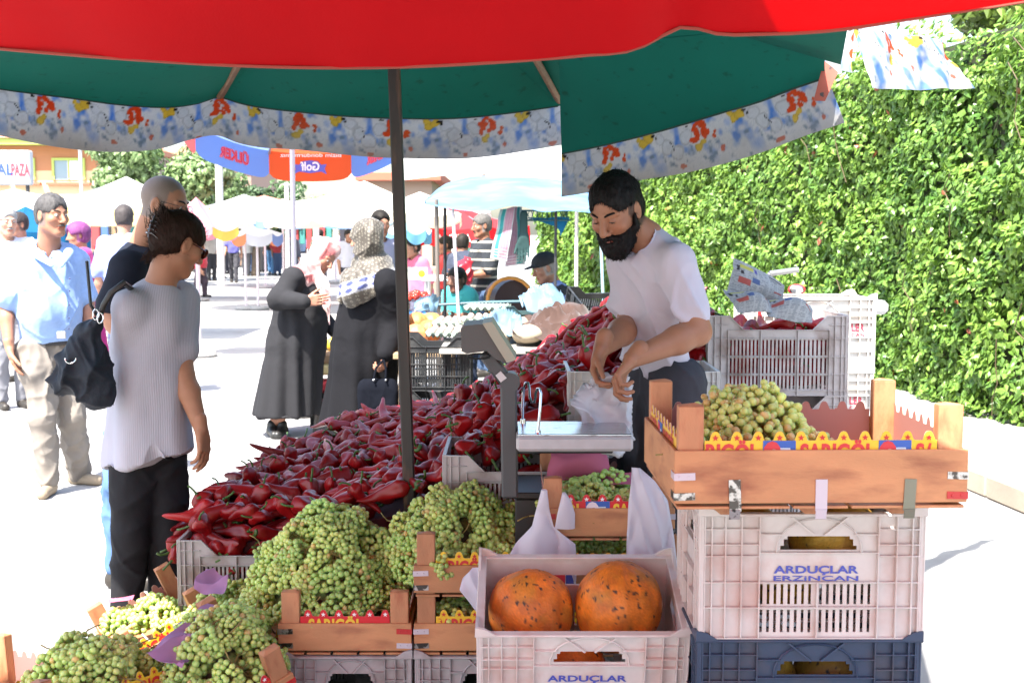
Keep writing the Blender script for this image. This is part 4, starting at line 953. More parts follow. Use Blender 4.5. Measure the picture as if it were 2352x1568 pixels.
def crate_A(w=.53, d=.38, h=.3):
    mb = MB(); T = h
    def face(O, ux, W, text=True):
        k = W/.53; opens = []; zt = lambda a: T-a
        for row in ((.169, .2175), (.231, .285)):
            for i in range(8): opens.append(((.146+i*.0163)*k, (.146+i*.0163+.0066)*k, zt(row[1]), zt(row[0])))
            for i in range(8): opens.append(((.286+i*.0163)*k, (.286+i*.0163+.0066)*k, zt(row[1]), zt(row[0])))
        N_ = 22
        for i in range(N_):
            a = (.192+(.372-.192)*i/N_)*k; b = (.192+(.372-.192)*(i+1)/N_)*k; m = (a+b)/2/k; e = min(m-.192, .372-m); top = .054+max(0, .016-e)*1.9
            opens.append((a, b, zt(.0865), zt(top)))
        vr = [(x*k, 0.003, T-.004) for x in (.03, .062, .1, .142, .421, .464, .5)]+[(.2785*k, 0.003, T-.163)]+[(x, .003, T-.004) for x in (.0025, W-.0025)]
        hr = [(T-z, .003, .142*k) for z in (.036, .0725, .1, .163, .2235)]+[(T-z, .421*k, W-.003) for z in (.036, .0725, .1, .163, .2235)]+[(T-z, .142*k, .421*k) for z in (.163, .2235)]
        hr += [(T-.048, .142*k, .2*k), (T-.048, .364*k, .421*k), (T-.092, .142*k, .421*k), (.0025, .002, W-.002)]
        panel(mb, O, ux, (0, 0, 1), W, T-.004, opens, vr, hr)
        O = np.array(O, dtype=float); u = np.array(ux, dtype=float); n = np.cross(u, (0, 0, 1)); arc = []
        for i in range(15):
            a = PI*i/14; arc.append(O+u*(.282-.1*math.cos(a))*k+np.array((0, 0, T-.095+.085*math.sin(a)**.8))-n*.005)
        mb.tube(arc, .0026, 4)
        for (xa, xb) in ((.215, .27), (.349, .294)): mb.bar(O+u*xa*k+np.array((0, 0, T-.006))-n*.006, O+u*xb*k+np.array((0, 0, T-.05))-n*.006, .004, .011, n)
    face((-w/2, -d/2, 0), (1, 0, 0), w); face((w/2, d/2, 0), (-1, 0, 0), w); face((w/2, -d/2+.0007, 0), (0, 1, 0), d-.0014); face((-w/2, d/2-.0007, 0), (0, -1, 0), d-.0014)
    for sy in (-1, 1): mb.box((0, sy*(d/2-.008), T-.001), (w+.008, .022, .007), None, .002)
    for sx in (-1, 1):
        mb.box((sx*(w/2-.008), 0, T-.0015), (.022, d-.03, .0062), None, .002)
        for sy in (-1, 1):   # raised corner lips
            x, y = sx*(w/2+.003), sy*(d/2+.003); e = .024
            mb.add([(x, y, T), (x-sx*.055, y, T), (x, y, T+e), (x-sx*.025, y, T+e*.8), (x-sx*.007, y-sy*.007, T), (x-sx*.055, y-sy*.007, T), (x-sx*.007, y-sy*.007, T+e), (x-sx*.025, y-sy*.007, T+e*.8)], [(0, 1, 3, 2), (4, 6, 7, 5), (2, 3, 7, 6), (1, 5, 7, 3)])
            mb.add([(x, y, T), (x, y-sy*.09, T), (x, y, T+e), (x, y-sy*.04, T+e*.8), (x-sx*.007, y-sy*.007, T), (x-sx*.007, y-sy*.09, T), (x-sx*.007, y-sy*.007, T+e), (x-sx*.007, y-sy*.04, T+e*.8)], [(0, 1, 3, 2), (4, 6, 7, 5), (2, 3, 7, 6), (1, 5, 7, 3)])
    for i in range(9): mb.box((-w/2+.03+(w-.06)*i/8, 0, .006), (.02, d-.03, .005))
    for i in range(5): mb.box((0, -d/2+.04+(d-.08)*i/4, .01), (w-.03, .02, .004))
    return mb
def crate_B(w=.55, d=.38, h=.315):
    mb = MB(); dip = .056
    def face(O, ux, W, dipped=True):
        k = W/.55; Hm = h-dip if dipped else h; opens = []
        for row in ((.095, .156), (.166, .226), (.236, .288)):
            for g in ((.085, .203), (.211, .348), (.356, .472)):
                n_ = int((g[1]-g[0])*k/.0145)
                for i in range(n_): a = g[0]*k+(g[1]-g[0])*k*i/n_; opens.append((a+.0035, a+.0105, h-row[1], h-row[0]))
        zt = h if not dipped else Hm
        vr = [(x*k, .002, h-.003) for x in (.027, .053)]+[(x*k, .002, h-.003) for x in (.497, .523)]+[(x*k, .002, zt) for x in (.08, .207, .352, .475)]+[(.002, .002, h-.003), (W-.002, .002, h-.003)]
        hr = [(h-z, .003, .08*k) for z in (.036, .089, .16, .23, .294)]+[(h-z, .475*k, W-.003) for z in (.036, .089, .16, .23, .294)]+[(h-z, .08*k, .475*k) for z in (.089, .16, .23, .294)]+[(.002, .002, W-.002), (Hm, .08*k, .475*k)]
        panel(mb, O, ux, (0, 0, 1), W, Hm, opens, vr, hr, rd=.009, rt=.0032)
        O = np.array(O, dtype=float); u = np.array(ux, dtype=float); n = np.cross(u, (0, 0, 1))
        if dipped:
            for (a, b, c) in ((0, .082, .14), (W, W-.082, W-.14)):
                p = [O+u*a+np.array((0, 0, Hm)), O+u*c+np.array((0, 0, Hm)), O+u*b+np.array((0, 0, h)), O+u*a+np.array((0, 0, h))]; p = [q-n*.009 for q in p]
                if a > 0: p = p[::-1]
                mb.poly(p, -n*.003)
                mb.bar(O+u*c+np.array((0, 0, Hm))-n*.005, O+u*b+np.array((0, 0, h))-n*.005, .0035, .0088, n); mb.box(O+u*(a+b)/2+np.array((0, 0, h-.002))-n*.0055, (abs(b-a), .0045, .0085) if False else (abs(b-a) if abs(u[0]) > .5 else .0088, .0088 if abs(u[0]) > .5 else abs(b-a), .004))
    face((-w/2, -d/2, 0), (1, 0, 0), w); face((w/2, d/2, 0), (-1, 0, 0), w); face((w/2, -d/2+.0007, 0), (0, 1, 0), d-.0014, False); face((-w/2, d/2-.0007, 0), (0, -1, 0), d-.0014, False)
    for sx in (-1, 1): mb.box((sx*(w/2-.006), 0, h-.001), (.013, d-.002, .006), None, .001)
    for i in range(9): mb.box((-w/2+.03+(w-.06)*i/8, 0, .006), (.02, d-.03, .005))
    return mb
def plast(name, col, dirt, lo=.5, hi=.72): return M(name, col, .42, col2=dirt, c2scale=9, c2lo=lo, c2hi=hi, var=.06, vscale=30, bump=.12, bscale=120, sss=.0, spec=.45)
pinkp = plast('pink_white_plastic', (.64, .57, .535), (.54, .36, .31), .5, .8); greyp = plast('grey_plastic', (.42, .39, .39), (.2, .14, .12), .5, .75); whitep = plast('white_plastic', (.62, .6, .57), (.4, .33, .27), .55, .8)
navyp = plast('navy_plastic', (.035, .055, .10), (.07, .07, .09)); blackp = plast('black_plastic', (.02, .022, .024), (.05, .05, .05)); 
_cm = {}
def crate_mesh(kind, mat, **k):
    key = (kind, mat.name, tuple(sorted(k.items())))
    if key not in _cm:
        mb = (crate_A if kind == 'A' else crate_B)(**k); _cm[key] = mesh_from('crate', mb.arr(), mb.f, [mat])
    return _cm[key]
def crate(kind, mat, loc, rz, label, rx=0., group=None, text=None, **k):
    t = thing('plastic_crate', label, 'crate', loc, (rx, 0, rz), group); link('crate_body', crate_mesh(kind, mat, **k), t)
    if text:
        mb = MB(); tcol, l1, l2 = text; w = k.get('w', .53); h = k.get('h', .3); d = k.get('d', .38)
        if l1: text_on(mb, l1, (-w/2+.177, -d/2+.0115-.002, h-.142), (1, 0, 0), (0, 0, 1), width=.2, height=.0175, bold=.03, col=tcol)
        part('name_lettering', mb, M('paint'), t, world=False); mb = MB()
        if l2: text_on(mb, l2, (-w/2+.177, -d/2+.0115-.002, h-.160), (1, 0, 0), (0, 0, 1), width=.2, height=.0115, bold=.02, col=tcol)
        part('town_lettering', mb, M('paint'), t, world=False)
    return t
blue_t = (.07, .09, .42)
crate('A', pinkp, (.704, 2.99, .590), 0, 'pinkish white plastic crate with blue lettering, under the wooden grape crate on the right', text=(blue_t, 'ARDUÇLAR', 'ERZiNCAN'))
crate('A', navyp, (.702, 2.99, .288), 0, 'dark navy plastic crate under the pinkish one with melons inside')
crate('A', greyp, (.715, 2.99, -.014), 0, 'lowest crate of the stack under the navy plastic crate')
cA = crate('A', pinkp, (.177, 3.20, .318), 0, 'pinkish white plastic crate tipped forward with two big orange melons', rx=R(16), text=(blue_t, 'ARDUÇLAR', 'ERZiNCAN'))
crate('A', greyp, (.177, 3.2, 0), 0, 'grey crate on the ground under the tipped melon crate', h=.285)
crate('A', greyp, (-.505, 3.86, -.038), 0, 'grey plastic crate under the wooden crate with red liner', w=.40, d=.53, group='bottom grey crates under the grapes'); crate('A', greyp, (-.095, 3.86, -.038), 0, 'grey plastic crate under the two stacked wooden crates with yellow liners', w=.40, d=.53)
crate('B', greyp, (-.895, 4.36, .16), 0, 'grey plastic crate full of peppers at the left front corner of the heap')
mb = MB()
for i in range(7): mb.box((-1.15+.085*i, 4.36, .148), (.07, .42, .016))
for y in (4.2, 4.36, 4.52): mb.box((-.895, y, .07), (.6, .08, .138))
solo('pallet', mb, M('old_wood', (.25, .17, .1), .85, var=.2, vscale=20), 'low wooden pallet under the front left pepper crate', 'pallet')
crate('B', greyp, (.045, 4.17, .495), 0, 'grey plastic crate of peppers left of the scale column')
crate('B', greyp, (.045, 4.17, .18), 0, 'grey crate directly below the pepper crate by the scale')
crate('B', whitep, (.475, 4.55, .73), 0, 'dirty white crate of peppers behind the seller\'s plastic bag')
crate('B', whitep, (.475, 4.55, .41), 0, 'white crate under the pepper crate behind the seller\'s bag')
S_ = 'stacked white and grey crates by the ivy'
Pst = [crate('B', greyp, (1.04, 4.93, .905-.315*i), 0, l, group=S_) for i, l in enumerate(('grey slatted crate of peppers under the newspaper, top of its stack', 'second crate down in the stack under the newspaper', 'third crate down in the stack under the newspaper'))]
crate('A', whitep, (1.265, 5.3, .955), 0, 'sunlit white crate with red letters, top of the rear stack', group=S_, h=.31); crate('A', whitep, (1.262, 5.3, .645), 0, 'sunlit white crate with red letters, second of the rear stack', group=S_, h=.31); crate('A', whitep, (1.265, 5.3, .335), 0, 'third white crate of the rear stack', group=S_, h=.31); crate('A', whitep, (1.265, 5.3, .02), 0, 'bottom white crate of the rear stack', group=S_, h=.31)
for z in (.955, .645):
    mb = MB(); p0 = (1.43, 5.3-.19+.0095, z+.31-.135); text_on(mb, 'LER', p0, (1, 0, 0), (0, 0, 1), width=.055, height=.03, bold=.03, col=(.55, .04, .08)); text_on(mb, 'CAN', (p0[0], p0[1], p0[2]-.024), (1, 0, 0), (0, 0, 1), width=.055, height=.015, bold=.03, col=(.55, .04, .08))
    cr_ = [o for o in bpy.data.objects if o.name.startswith('plastic_crate') and abs(o.location.z-z) < .001 and o.location.y > 5.2][0]; part('lettering', mb, M('paint'), cr_)
# ---------------------------------------------------------------- wooden grape crates
wood = M('crate_wood', (.50, .235, .105), .62, var=.2, vscale=5, col2=(.27, .095, .045), c2scale=7, c2lo=.5, c2hi=.76, stretch=(1, 1, 3), bump=.25, bscale=90)
wood2 = M('crate_post_wood', (.46, .21, .10), .62, var=.16, vscale=9, col2=(.34, .11, .05), c2scale=12, c2lo=.5, c2hi=.75, stretch=(3, 3, 1), bump=.25, bscale=90)
tin = M('tin_strap', (.45, .44, .42), .3, metal=.85, var=.4, vscale=60, col2=(.06, .055, .05), c2scale=60, c2lo=.45, c2hi=.55); cardin = M('card_inside', (.33, .15, .13), .85, var=.06, vscale=6)
def star(mb, c, ux, uz, r, col, n):
    pts = [np.array(c)+np.array(ux)*(math.sin(PI*i/5)*(r if i % 2 == 0 else r*.42))+np.array(uz)*(math.cos(PI*i/5)*(r if i % 2 == 0 else r*.42)) for i in range(10)]
    mb.add(np.array(pts+[np.array(c)]), [(10, (i+1) % 10, i) for i in range(10)], col)
def wood_crate(loc, rz, label, w=.40, d=.55, bh=.092, ph=.18, liner='yellow', rot=None, group=None, straps=4, lift=.018, corners=True, shift=0.):
    t = thing('wooden_crate', label, 'wooden crate', loc, rot or (0, 0, rz), group); T = .009
    mb = MB()
    for sy in (-1, 1): mb.box((0, sy*(d/2-T/2), bh/2+.008), (w, T, bh-.008), None, .0015)
    for sx in (-1, 1): mb.box((sx*(w/2-T/2), 0, bh/2+.008), (T, d-2*T-.0006, bh-.01), None, .0015)
    part('side_board', mb, wood, t, world=False)
    mb = MB(); n = 5
    for i in range(n): mb.box((-w/2+.002+(i+.5)*(w-.004)/n, 0, .0025), ((w-.004)/n-.008, d-.001, .006), None, .001)
    part('floor_slats', mb, wood, t, world=False)
    for sx in (-1, 1):
        for sy in (-1, 1):
            mb = MB(); cx, cy = sx*(w/2-T-.028), sy*(d/2-T-.017); mb.box((cx, cy, .01+ph/2), (.055, .033, ph), None, .002)
            mb.add([(cx-.0272, cy-.0162, .0101+ph), (cx+.0272, cy-.0162, .0101+ph), (cx+.0272, cy+.0162, .0101+ph), (cx-.0272, cy+.0162, .0101+ph), (cx-.01*sx, cy, .016+ph)], [(0, 1, 4), (1, 2, 4), (2, 3, 4), (3, 0, 4)])
            part('post', mb, wood2, t, world=False)
    # cardboard liner
    base = {'yellow': (.78, .5, .03), 'red': (.6, .02, .03)}[liner]; lt = {'yellow': (.55, .03, .03), 'red': (.75, .5, .04)}[liner]; st = {'yellow': (.5, .02, .02), 'red': (.85, .8, .8)}[liner]
    mbl = MB(); mt = MB(); z0 = .012; zb = bh+.027; per = .047; amp = .017
    def scallop(x): 
        m = (x/per) % 1; return zb+amp*max(0., 1-(abs(m-.5)/.27)**3)-(.0 if abs(m-.5) < .27 else .003)
    def side(O, ux, L, nn, front):
        O = np.array(O, dtype=float); ux = np.array(ux, dtype=float); nn = np.array(nn, dtype=float); N_ = max(20, int(L/.0035)); xs_ = np.linspace(0, L, N_)
        P = np.zeros((2, N_, 3)); 
        for j, x in enumerate(xs_): P[0, j] = O+ux*x+np.array((0, 0, z0)); P[1, j] = O+ux*x+np.array((0, 0, scallop(x)))
        mbl.grid(P, base); P2 = P-nn*.0022; mbl.grid(P2[::-1], None, ); mbl.mi[-(N_-1):] = [1]*(N_-1)
        E_ = np.stack([P[1], P2[1]]); mbl.grid(E_, (.6, .4, .3))
        k = 0
        while (k+.5)*per < L:
            c = O+ux*(k+.5)*per+np.array((0, 0, zb+.003))+nn*.0016; star(mt, c, ux, (0, 0, 1), .0078, st, nn); k += 1
        zl = bh-.021; wl = .165; x = -.045+shift
        while x < L:
            if x+wl > 0 and x > -.2:
                V_, F_ = text_mesh('SARIGÖL', .04); V_ = V_.copy(); V_[:, 0] -= V_[:, 0].min(); V_[:, 0] *= wl/V_[:, 0].max(); V_[:, 1] *= .037/.7
                XX = x+V_[:, 0]; ok = (XX > .002) & (XX < L-.002); fs = [f for f in F_ if all(ok[i] for i in f)]
                if fs: mt.add(O+XX[:, None]*ux+(zl+V_[:, 1])[:, None]*np.array((0, 0, 1.))+nn*.0015, fs, lt)
            px_ = x+wl+.008
            if 0 < px_ and px_+.075 < L:
                for (a0, a1, b0, b1, c) in ((0, .072, 0, .05, (.03, .1, .4)), (.03, .06, .01, .034, (.5, .6, .7)), ):
                    q = [O+ux*(px_+a)+np.array((0, 0, zl-.005+b))+nn*(.0014+.0004*(c[0] > .2)) for a, b in ((a0, b0), (a1, b0), (a1, b1), (a0, b1))]; mt.add(q, [(0, 1, 2, 3)], c)
                q = [O+ux*(px_+.02+.02*math.cos(a))+np.array((0, 0, zl+.018+.026*math.sin(a)))+nn*.0021 for a in np.linspace(0, 2*PI, 13)[:-1]]; mt.add(q, [tuple(range(12))], (.55, .03, .04) if liner == 'yellow' else (.7, .65, .7))
                q = [O+ux*(px_+.024+.009*math.cos(a))+np.array((0, 0, zl+.014+.013*math.sin(a)))+nn*.0024 for a in np.linspace(0, 2*PI, 11)[:-1]]; mt.add(q, [tuple(range(10))], (.5, .32, .25))
            x += wl+.09
    e = T+.0015
    e2 = e+.0345
    ex, ey = T+.0575, T+.035
    side((-w/2+ex, -d/2+e, 0), (1, 0, 0), w-2*ex, (0, -1, 0), True); side((w/2-ex, d/2-e, 0), (-1, 0, 0), w-2*ex, (0, 1, 0), False)
    side((-w/2+e, d/2-ey, 0), (0, -1, 0), d-2*ey, (-1, 0, 0), False); side((w/2-e, -d/2+ey, 0), (0, 1, 0), d-2*ey, (1, 0, 0), False)
    mbl.v = [v*np.array((1-.0, 1, 1)) for v in mbl.v]
    li = part('cardboard_liner', mbl, [M('card_print', rough=.45, attr='Col', spec=.4), cardin], t, world=False); part('lettering', mt, M('paint'), li, world=False)
    # posts stand inside the liner corners: bring them in front of it where the photo shows them
    k = 0
    for sx in (-1, 1):
        for sz in (.028, .072):
            mb = MB(); mb.box((sx*(w/2-.022), -d/2-.0012, sz), (.046, .0018, .016), Ry(.03*sx), .0); mb.box((sx*(w/2+.0009), -d/2+.02, sz), (.0018, .042, .016))
            for dx in (-.012, .008): mb.lathe([(0, .0), (.003, 0), (.0025, .0012), (0, .0016)], (sx*(w/2-.022)+dx, -d/2-.0022, sz), 8, Rx(PI/2))
            part('tin_strap', mb, [tin, M('red_tin', (.5, .03, .03), .35), M('white_tin', (.55, .5, .55), .35)][(k*2+int(loc[0]*10)) % 3 if k else 0], t, world=False); k += 1
    return t
LW = 'wooden grape crates'
W1 = wood_crate((.67, 2.87, .945), R(1.5), 'wooden crate with yellow printed liner, half full of grapes, topmost on the right stack', w=.645, d=.49, bh=.125, ph=.215, shift=-.0)
for i, x in enumerate((-.19, .0, .195)):
    mb = MB(); mb.box((x, -.2465, .03), (.026, .0018, .07), Ry(.04*(i-1))); mb.box((x, -.2465, -.012), (.024, .0018, .022), Rx(.2)); part('tin_strap', mb, (tin, M('white_tin', (.55, .5, .55), .35), M('green_tin', (.2, .2, .15), .4, metal=.5))[i], W1, world=False)
    mb = MB(); mb.add([(x-.05, -.19, .0), (x+.03, -.19, .0), (x+.015, -.19, -.025), (x-.02, -.19, -.025), (x-.05, -.15, .0), (x+.03, -.15, .0), (x+.015, -.15, -.025), (x-.02, -.15, -.025)], [(0, 3, 2, 1), (4, 5, 6, 7), (0, 1, 5, 4), (1, 2, 6, 5), (2, 3, 7, 6), (3, 0, 4, 7)]); part('foot_block', mb, wood2, W1, world=False)
W2 = wood_crate((-.508, 3.88, .268), 0, 'wooden crate with red printed liner under the biggest grape heap', w=.405, liner='red', shift=.07)
W3b = wood_crate((-.095, 3.88, .268), 0, 'lower wooden crate with yellow liner, left of the melon crate', w=.405, shift=.045)
W3a = wood_crate((-.095, 3.88, .448), 0, 'upper wooden crate with yellow liner under the right grape heap', w=.405, shift=.035)
W4 = wood_crate((.285, 3.84, .632), R(0), 'wooden crate with red liner, pink paper and grapes below the scale', w=.40, liner='red', ph=.175, shift=-.06)
W5 = wood_crate((.305, 3.86, .45), 0, 'wooden crate of grapes directly beneath the scale crate', w=.40); W6 = wood_crate((.305, 3.86, .268), 0, 'wooden crate of grapes, third below the scale', w=.40); crate('A', greyp, (.305, 3.88, -.02), 0, 'grey plastic crate at the bottom under the scale stack', w=.40, d=.53)
W7 = wood_crate((-1.23, 4.2, .10), 0, 'sunlit tilted wooden crate of grapes in front of the woman\'s legs', w=.34, d=.40, rot=(R(0), R(-24), R(32)))
W8 = wood_crate((-1.2, 3.38, .14), 0, 'wooden crate under the grapes in the lower left corner', w=.40, d=.5, rot=(R(0), R(-14), R(-38)))
W9 = wood_crate((-.885, 3.48, .17), 0, 'tilted wooden crate with red liner, left of the biggest grape heap', w=.36, d=.44, liner='red', rot=(R(8), R(-20), R(38)))
W10 = wood_crate((-1.70, 3.78, -.0), 0, 'pale sunlit wooden crate at the far left edge', w=.40, d=.5, rot=(0, R(-5), R(-30)))
W11 = wood_crate((-.84, 4.06, .16), 0, 'tilted wooden crate behind the biggest grape heap, grey post ends showing', w=.36, d=.44, rot=(R(6), R(-20), R(30)))
mb = MB(); mb.box((-1.2, 3.35, .06), (.5, .4, .12), Rz(-.6)); mb.box((-.88, 3.5, .075), (.3, .3, .14), Rz(.6), .01); solo('plank_stack', mb, M('old_wood'), 'low stack of boards under the left grape crates', 'boards')
mb = MB(); mb.box((-.84, 4.02, .07), (.26, .12, .14), None, .01); solo('wood_block', mb, M('old_wood'), 'wood block under the tilted crate behind the big grape heap', 'block')
# ---------------------------------------------------------------- grapes
def grape_proto(seed, n=46, L=.15, Rr=.05, br=.0094, ripe=0.):
    r = np.random.default_rng(seed); pts = []; tries = 0
    while len(pts) < n and tries < 9000:
        tries += 1; t = r.random()**.8; rad = Rr*(1-.62*t)*(.55+.45*math.sqrt(min(1, t*5+.1))); a = r.uniform(0, 2*PI); q = np.array((rad*math.cos(a)*r.uniform(.75, 1.05), rad*math.sin(a)*r.uniform(.75, 1.05), -t*L))
        if all(np.linalg.norm(q-p) > br*1.38 for p in pts): pts.append(q)
    mb = MB(); tb = r.random()
    for p in pts:
        s = br*r.uniform(.86, 1.1); t = np.clip(tb+r.normal()*.22+ripe, 0, 1); a = np.array((.36, .52, .15)); b = np.array((.52, .58, .18)); c = np.array((.54, .40, .15)); col = a*(1-t)+b*t if r.random() < .93-ripe*.15 else c
        R_ = Rz(r.uniform(0, 6))@Rx(r.uniform(0, 3)); mb.ball(p, (s, s, s*1.12), 10, R_, col*r.uniform(.9, 1.08))
        tip = R_@np.array((0, 0, s*1.12)); (r.random() < .4) and mb.ball(p+tip, .0011, 4, None, (.14, .1, .04))
    st = MB(); st.tube([(0, 0, .035), (.003, 0, .01), (0, 0, -L*.5), (0, 0, -L)], [.002, .0025, .002, .001], 5)
    for p in pts[::2]: st.tube([(0, 0, p[2]+.012), p*.75], .0008, 3)
    for p in pts[::9]: st.tube([(0, 0, p[2]+.012), p*1.1, p*1.32+np.array((.004, .003, .008))], [.0014, .0011, .0007], 4)
    st.tube([(0, 0, .03), (.008, .004, .05), (.02, .006, .066)], [.002, .002, .0024], 5)
    return mesh_from('berries', mb.arr(), mb.f, [M('grape', rough=.36, attr='Col', sss=.75, var=.2, vscale=.5, spec=.5, bump=.1, bscale=300)], np.vstack(mb.c), True), mesh_from('bunch_stalk', st.arr(), st.f, [M('stalk', (.26, .2, .06), .7)], None, True)
GP = [grape_proto(s, n, L, Rr) for s, n, L, Rr in ((1, 92, .15, .052), (2, 76, .12, .05), (3, 105, .17, .052), (4, 64, .10, .05), (5, 86, .13, .056))]
GP2 = [grape_proto(11, 64, .15, .058, .0108, .8), grape_proto(12, 50, .12, .055, .0108, .8)]
_gr = random.Random(4)
def bunch(p, nrm, label, group, protos=GP, spin=None, sc=1., down=None):
    b, s = _gr.choice(protos); o = link('grape_bunch', b); c = link('bunch_stalk', s, o); tag(o, label, 'grapes', group)
    ax = Vector(down) if down else Vector((_gr.uniform(-1, 1), _gr.uniform(-1.2, .3), _gr.uniform(-.5, -.1)))
    n = Vector(nrm).normalized(); ax = (ax-n*ax.dot(n)*.8).normalized(); q = ax.to_track_quat('-Z', 'Y'); o.rotation_mode = 'QUATERNION'; o.rotation_quaternion = q @ Quaternion((0, 0, 1), _gr.uniform(0, 6.28)); o.location = Vector(p)-ax*.06; k = sc*_gr.uniform(.85, 1.12); o.scale = (k,)*3; return o
def grape_heap(fn, n, label, group, protos=GP, spread=.055, sc=1., seedn=1):
    """fn(u,v)->point; random points well apart; normals by finite differences"""
    r = random.Random(seedn); P = []; tries = 0
    while len(P) < n and tries < 6000:
        tries += 1; u, v = r.random(), r.random(); p = fn(u, v)
        if p is None: continue
        if all((p-q).length > spread for q, _ in P):
            a, b = fn(min(u+.03, 1), v), fn(u, min(v+.03, 1))
            if a is None or b is None: nn = Vector((0, -.4, 1))
            else:
                nn = (a-p).cross(b-p); nn = nn if nn.z > 0 else -nn
                if nn.length < 1e-7: nn = Vector((0, 0, 1))
            P.append((p, nn))
    xs_ = [p.x for p, _ in P]; zs_ = [p.z-.25*p.y for p, _ in P]
    for p, nn in P:
        o = bunch(p, nn, label, group, protos, sc=sc)
        if n > 5:
            a = (p.x-min(xs_))/(max(xs_)-min(xs_)+1e-6); b = (p.z-.25*p.y-min(zs_))/(max(zs_)-min(zs_)+1e-6)
            o['label'] = label+': '+(('far left', 'left', 'middle', 'right', 'far right')[min(4, int(a*5))])+' '+(('bottom', 'lower part', 'centre', 'upper part', 'top')[min(4, int(b*5))])
    return len(P)
def dome(cx, cy, z0, rx, ry, h, p=2.2, sk=0.):
    def f(u, v):
        a = u*2*PI; r = math.sqrt(v); x, y = r*math.cos(a), r*math.sin(a); z = (1-r**p); return Vector((cx+rx*x+sk*z*h, cy+ry*y, z0+h*z))
    return f
def core(cx, cy, z0, rx, ry, h, name, label, p=2.2, sk=0., mat=None):
    mb = MB(); f = dome(cx, cy, z0-.03, rx*.86, ry*.86, h*.9, p, sk); P = [[tuple(f(a/24, (r/7)**2)) for a in range(24)] for r in range(1, 8)]; mb.grid(np.array(P), closed=True); mb.add([P[0][i] for i in range(24)], [tuple(range(24))]); return mb
heaps = [(-.60, 3.92, .34, .25, .27, .285, 50, 'A'), (-.175, 3.92, .48, .215, .25, .205, 38, 'B'), (-.86, 3.50, .20, .175, .24, .21, 28, 'C'), (-1.2, 3.36, .22, .175, .2, .15, 20, 'D')]
HN = {'A': ('grape bunch on the biggest heap in the middle', 'bunches on the biggest grape heap'), 'B': ('grape bunch on the heap right of the dark pole', 'bunches on the grape heap right of the pole'), 'C': ('grape bunch on the slope left of the biggest heap', 'bunches on the slope left of the biggest heap'), 'D': ('grape bunch on the heap in the lower left corner', 'bunches on the lower left grape heap')}
gc = M('grape_core', (.26, .3, .08), .7, var=.5, vscale=60, bump=.9, bscale=55, col2=(.05, .03, .015), c2scale=30, c2lo=.45, c2hi=.55)
cores = MB(); nG = 0
for (cx, cy, z0, rx, ry, h, n, k) in heaps:
    m_ = core(cx, cy, z0, rx, ry, h, '', ''); cores.add(m_.arr(), m_.f)
    nG += grape_heap(dome(cx, cy, z0, rx, ry, h), n, HN[k][0], HN[k][1], spread=.062 if k != 'D' else .058, seedn=ord(k))
o = solo('grapes_underneath', cores, gc, 'packed grapes filling the insides of the grape heaps', 'grapes', 30, kind='stuff')
# flat fills in crates: under the scale, behind heap B, between heaps
def fill(x0, x1, y0, y1, z, hz, n, label, group, protos=GP, spread=.06, sn=3, sc=1.): return grape_heap(lambda u, v: Vector((x0+(x1-x0)*u, y0+(y1-y0)*v, z+hz*math.sin(PI*u)*math.sin(PI*v))), n, label, group, protos, spread, sc, sn)
fill(.14, .44, 3.62, 4.0, .69, .05, 16, 'grape bunch in the crate below the scale', 'bunches below the scale', sn=5)
fill(.14, .46, 3.62, 3.9, .51, .02, 9, 'grape bunch in the dark gap under the scale crate', 'bunches under the scale crate', sn=6)
fill(.43, .68, 2.74, 3.0, 1.05, .10, 22, 'grape bunch in the top right wooden crate', 'bunches in the top right crate', GP2, .06, sn=7)
fill(-.02, .05, 3.85, 4.1, .58, .02, 9, 'brownish bunch at the heap end by the scale', 'brownish bunches by the scale', sn=8)
fill(-.32, -.22, 3.8, 4.15, .46, .04, 8, 'grape bunch in the gap between the big heaps', 'bunches between the two big heaps', sn=9)
fill(-1.34, -1.14, 4.08, 4.3, .20, .02, 9, 'sunlit grape bunch in the tilted wooden crate', 'sunlit bunches in the tilted crate', sn=10)
fill(-1.02, -.9, 3.85, 4.12, .30, .02, 6, 'sunlit yellow bunch beside the purple paper', 'sunlit bunches beside the purple paper', sn=12)
fill(-.24, .06, 3.62, 3.7, .53, .0, 4, 'bunch of grapes seen inside the upper crate of the pair with yellow liners', 'bunches inside the upper crate', sn=13)
fill(-.26, .08, 3.63, 3.8, .345, .0, 5, 'dark bunch of grapes inside the lower crate of the pair with yellow liners', 'bunches inside the lower crate', sn=14)
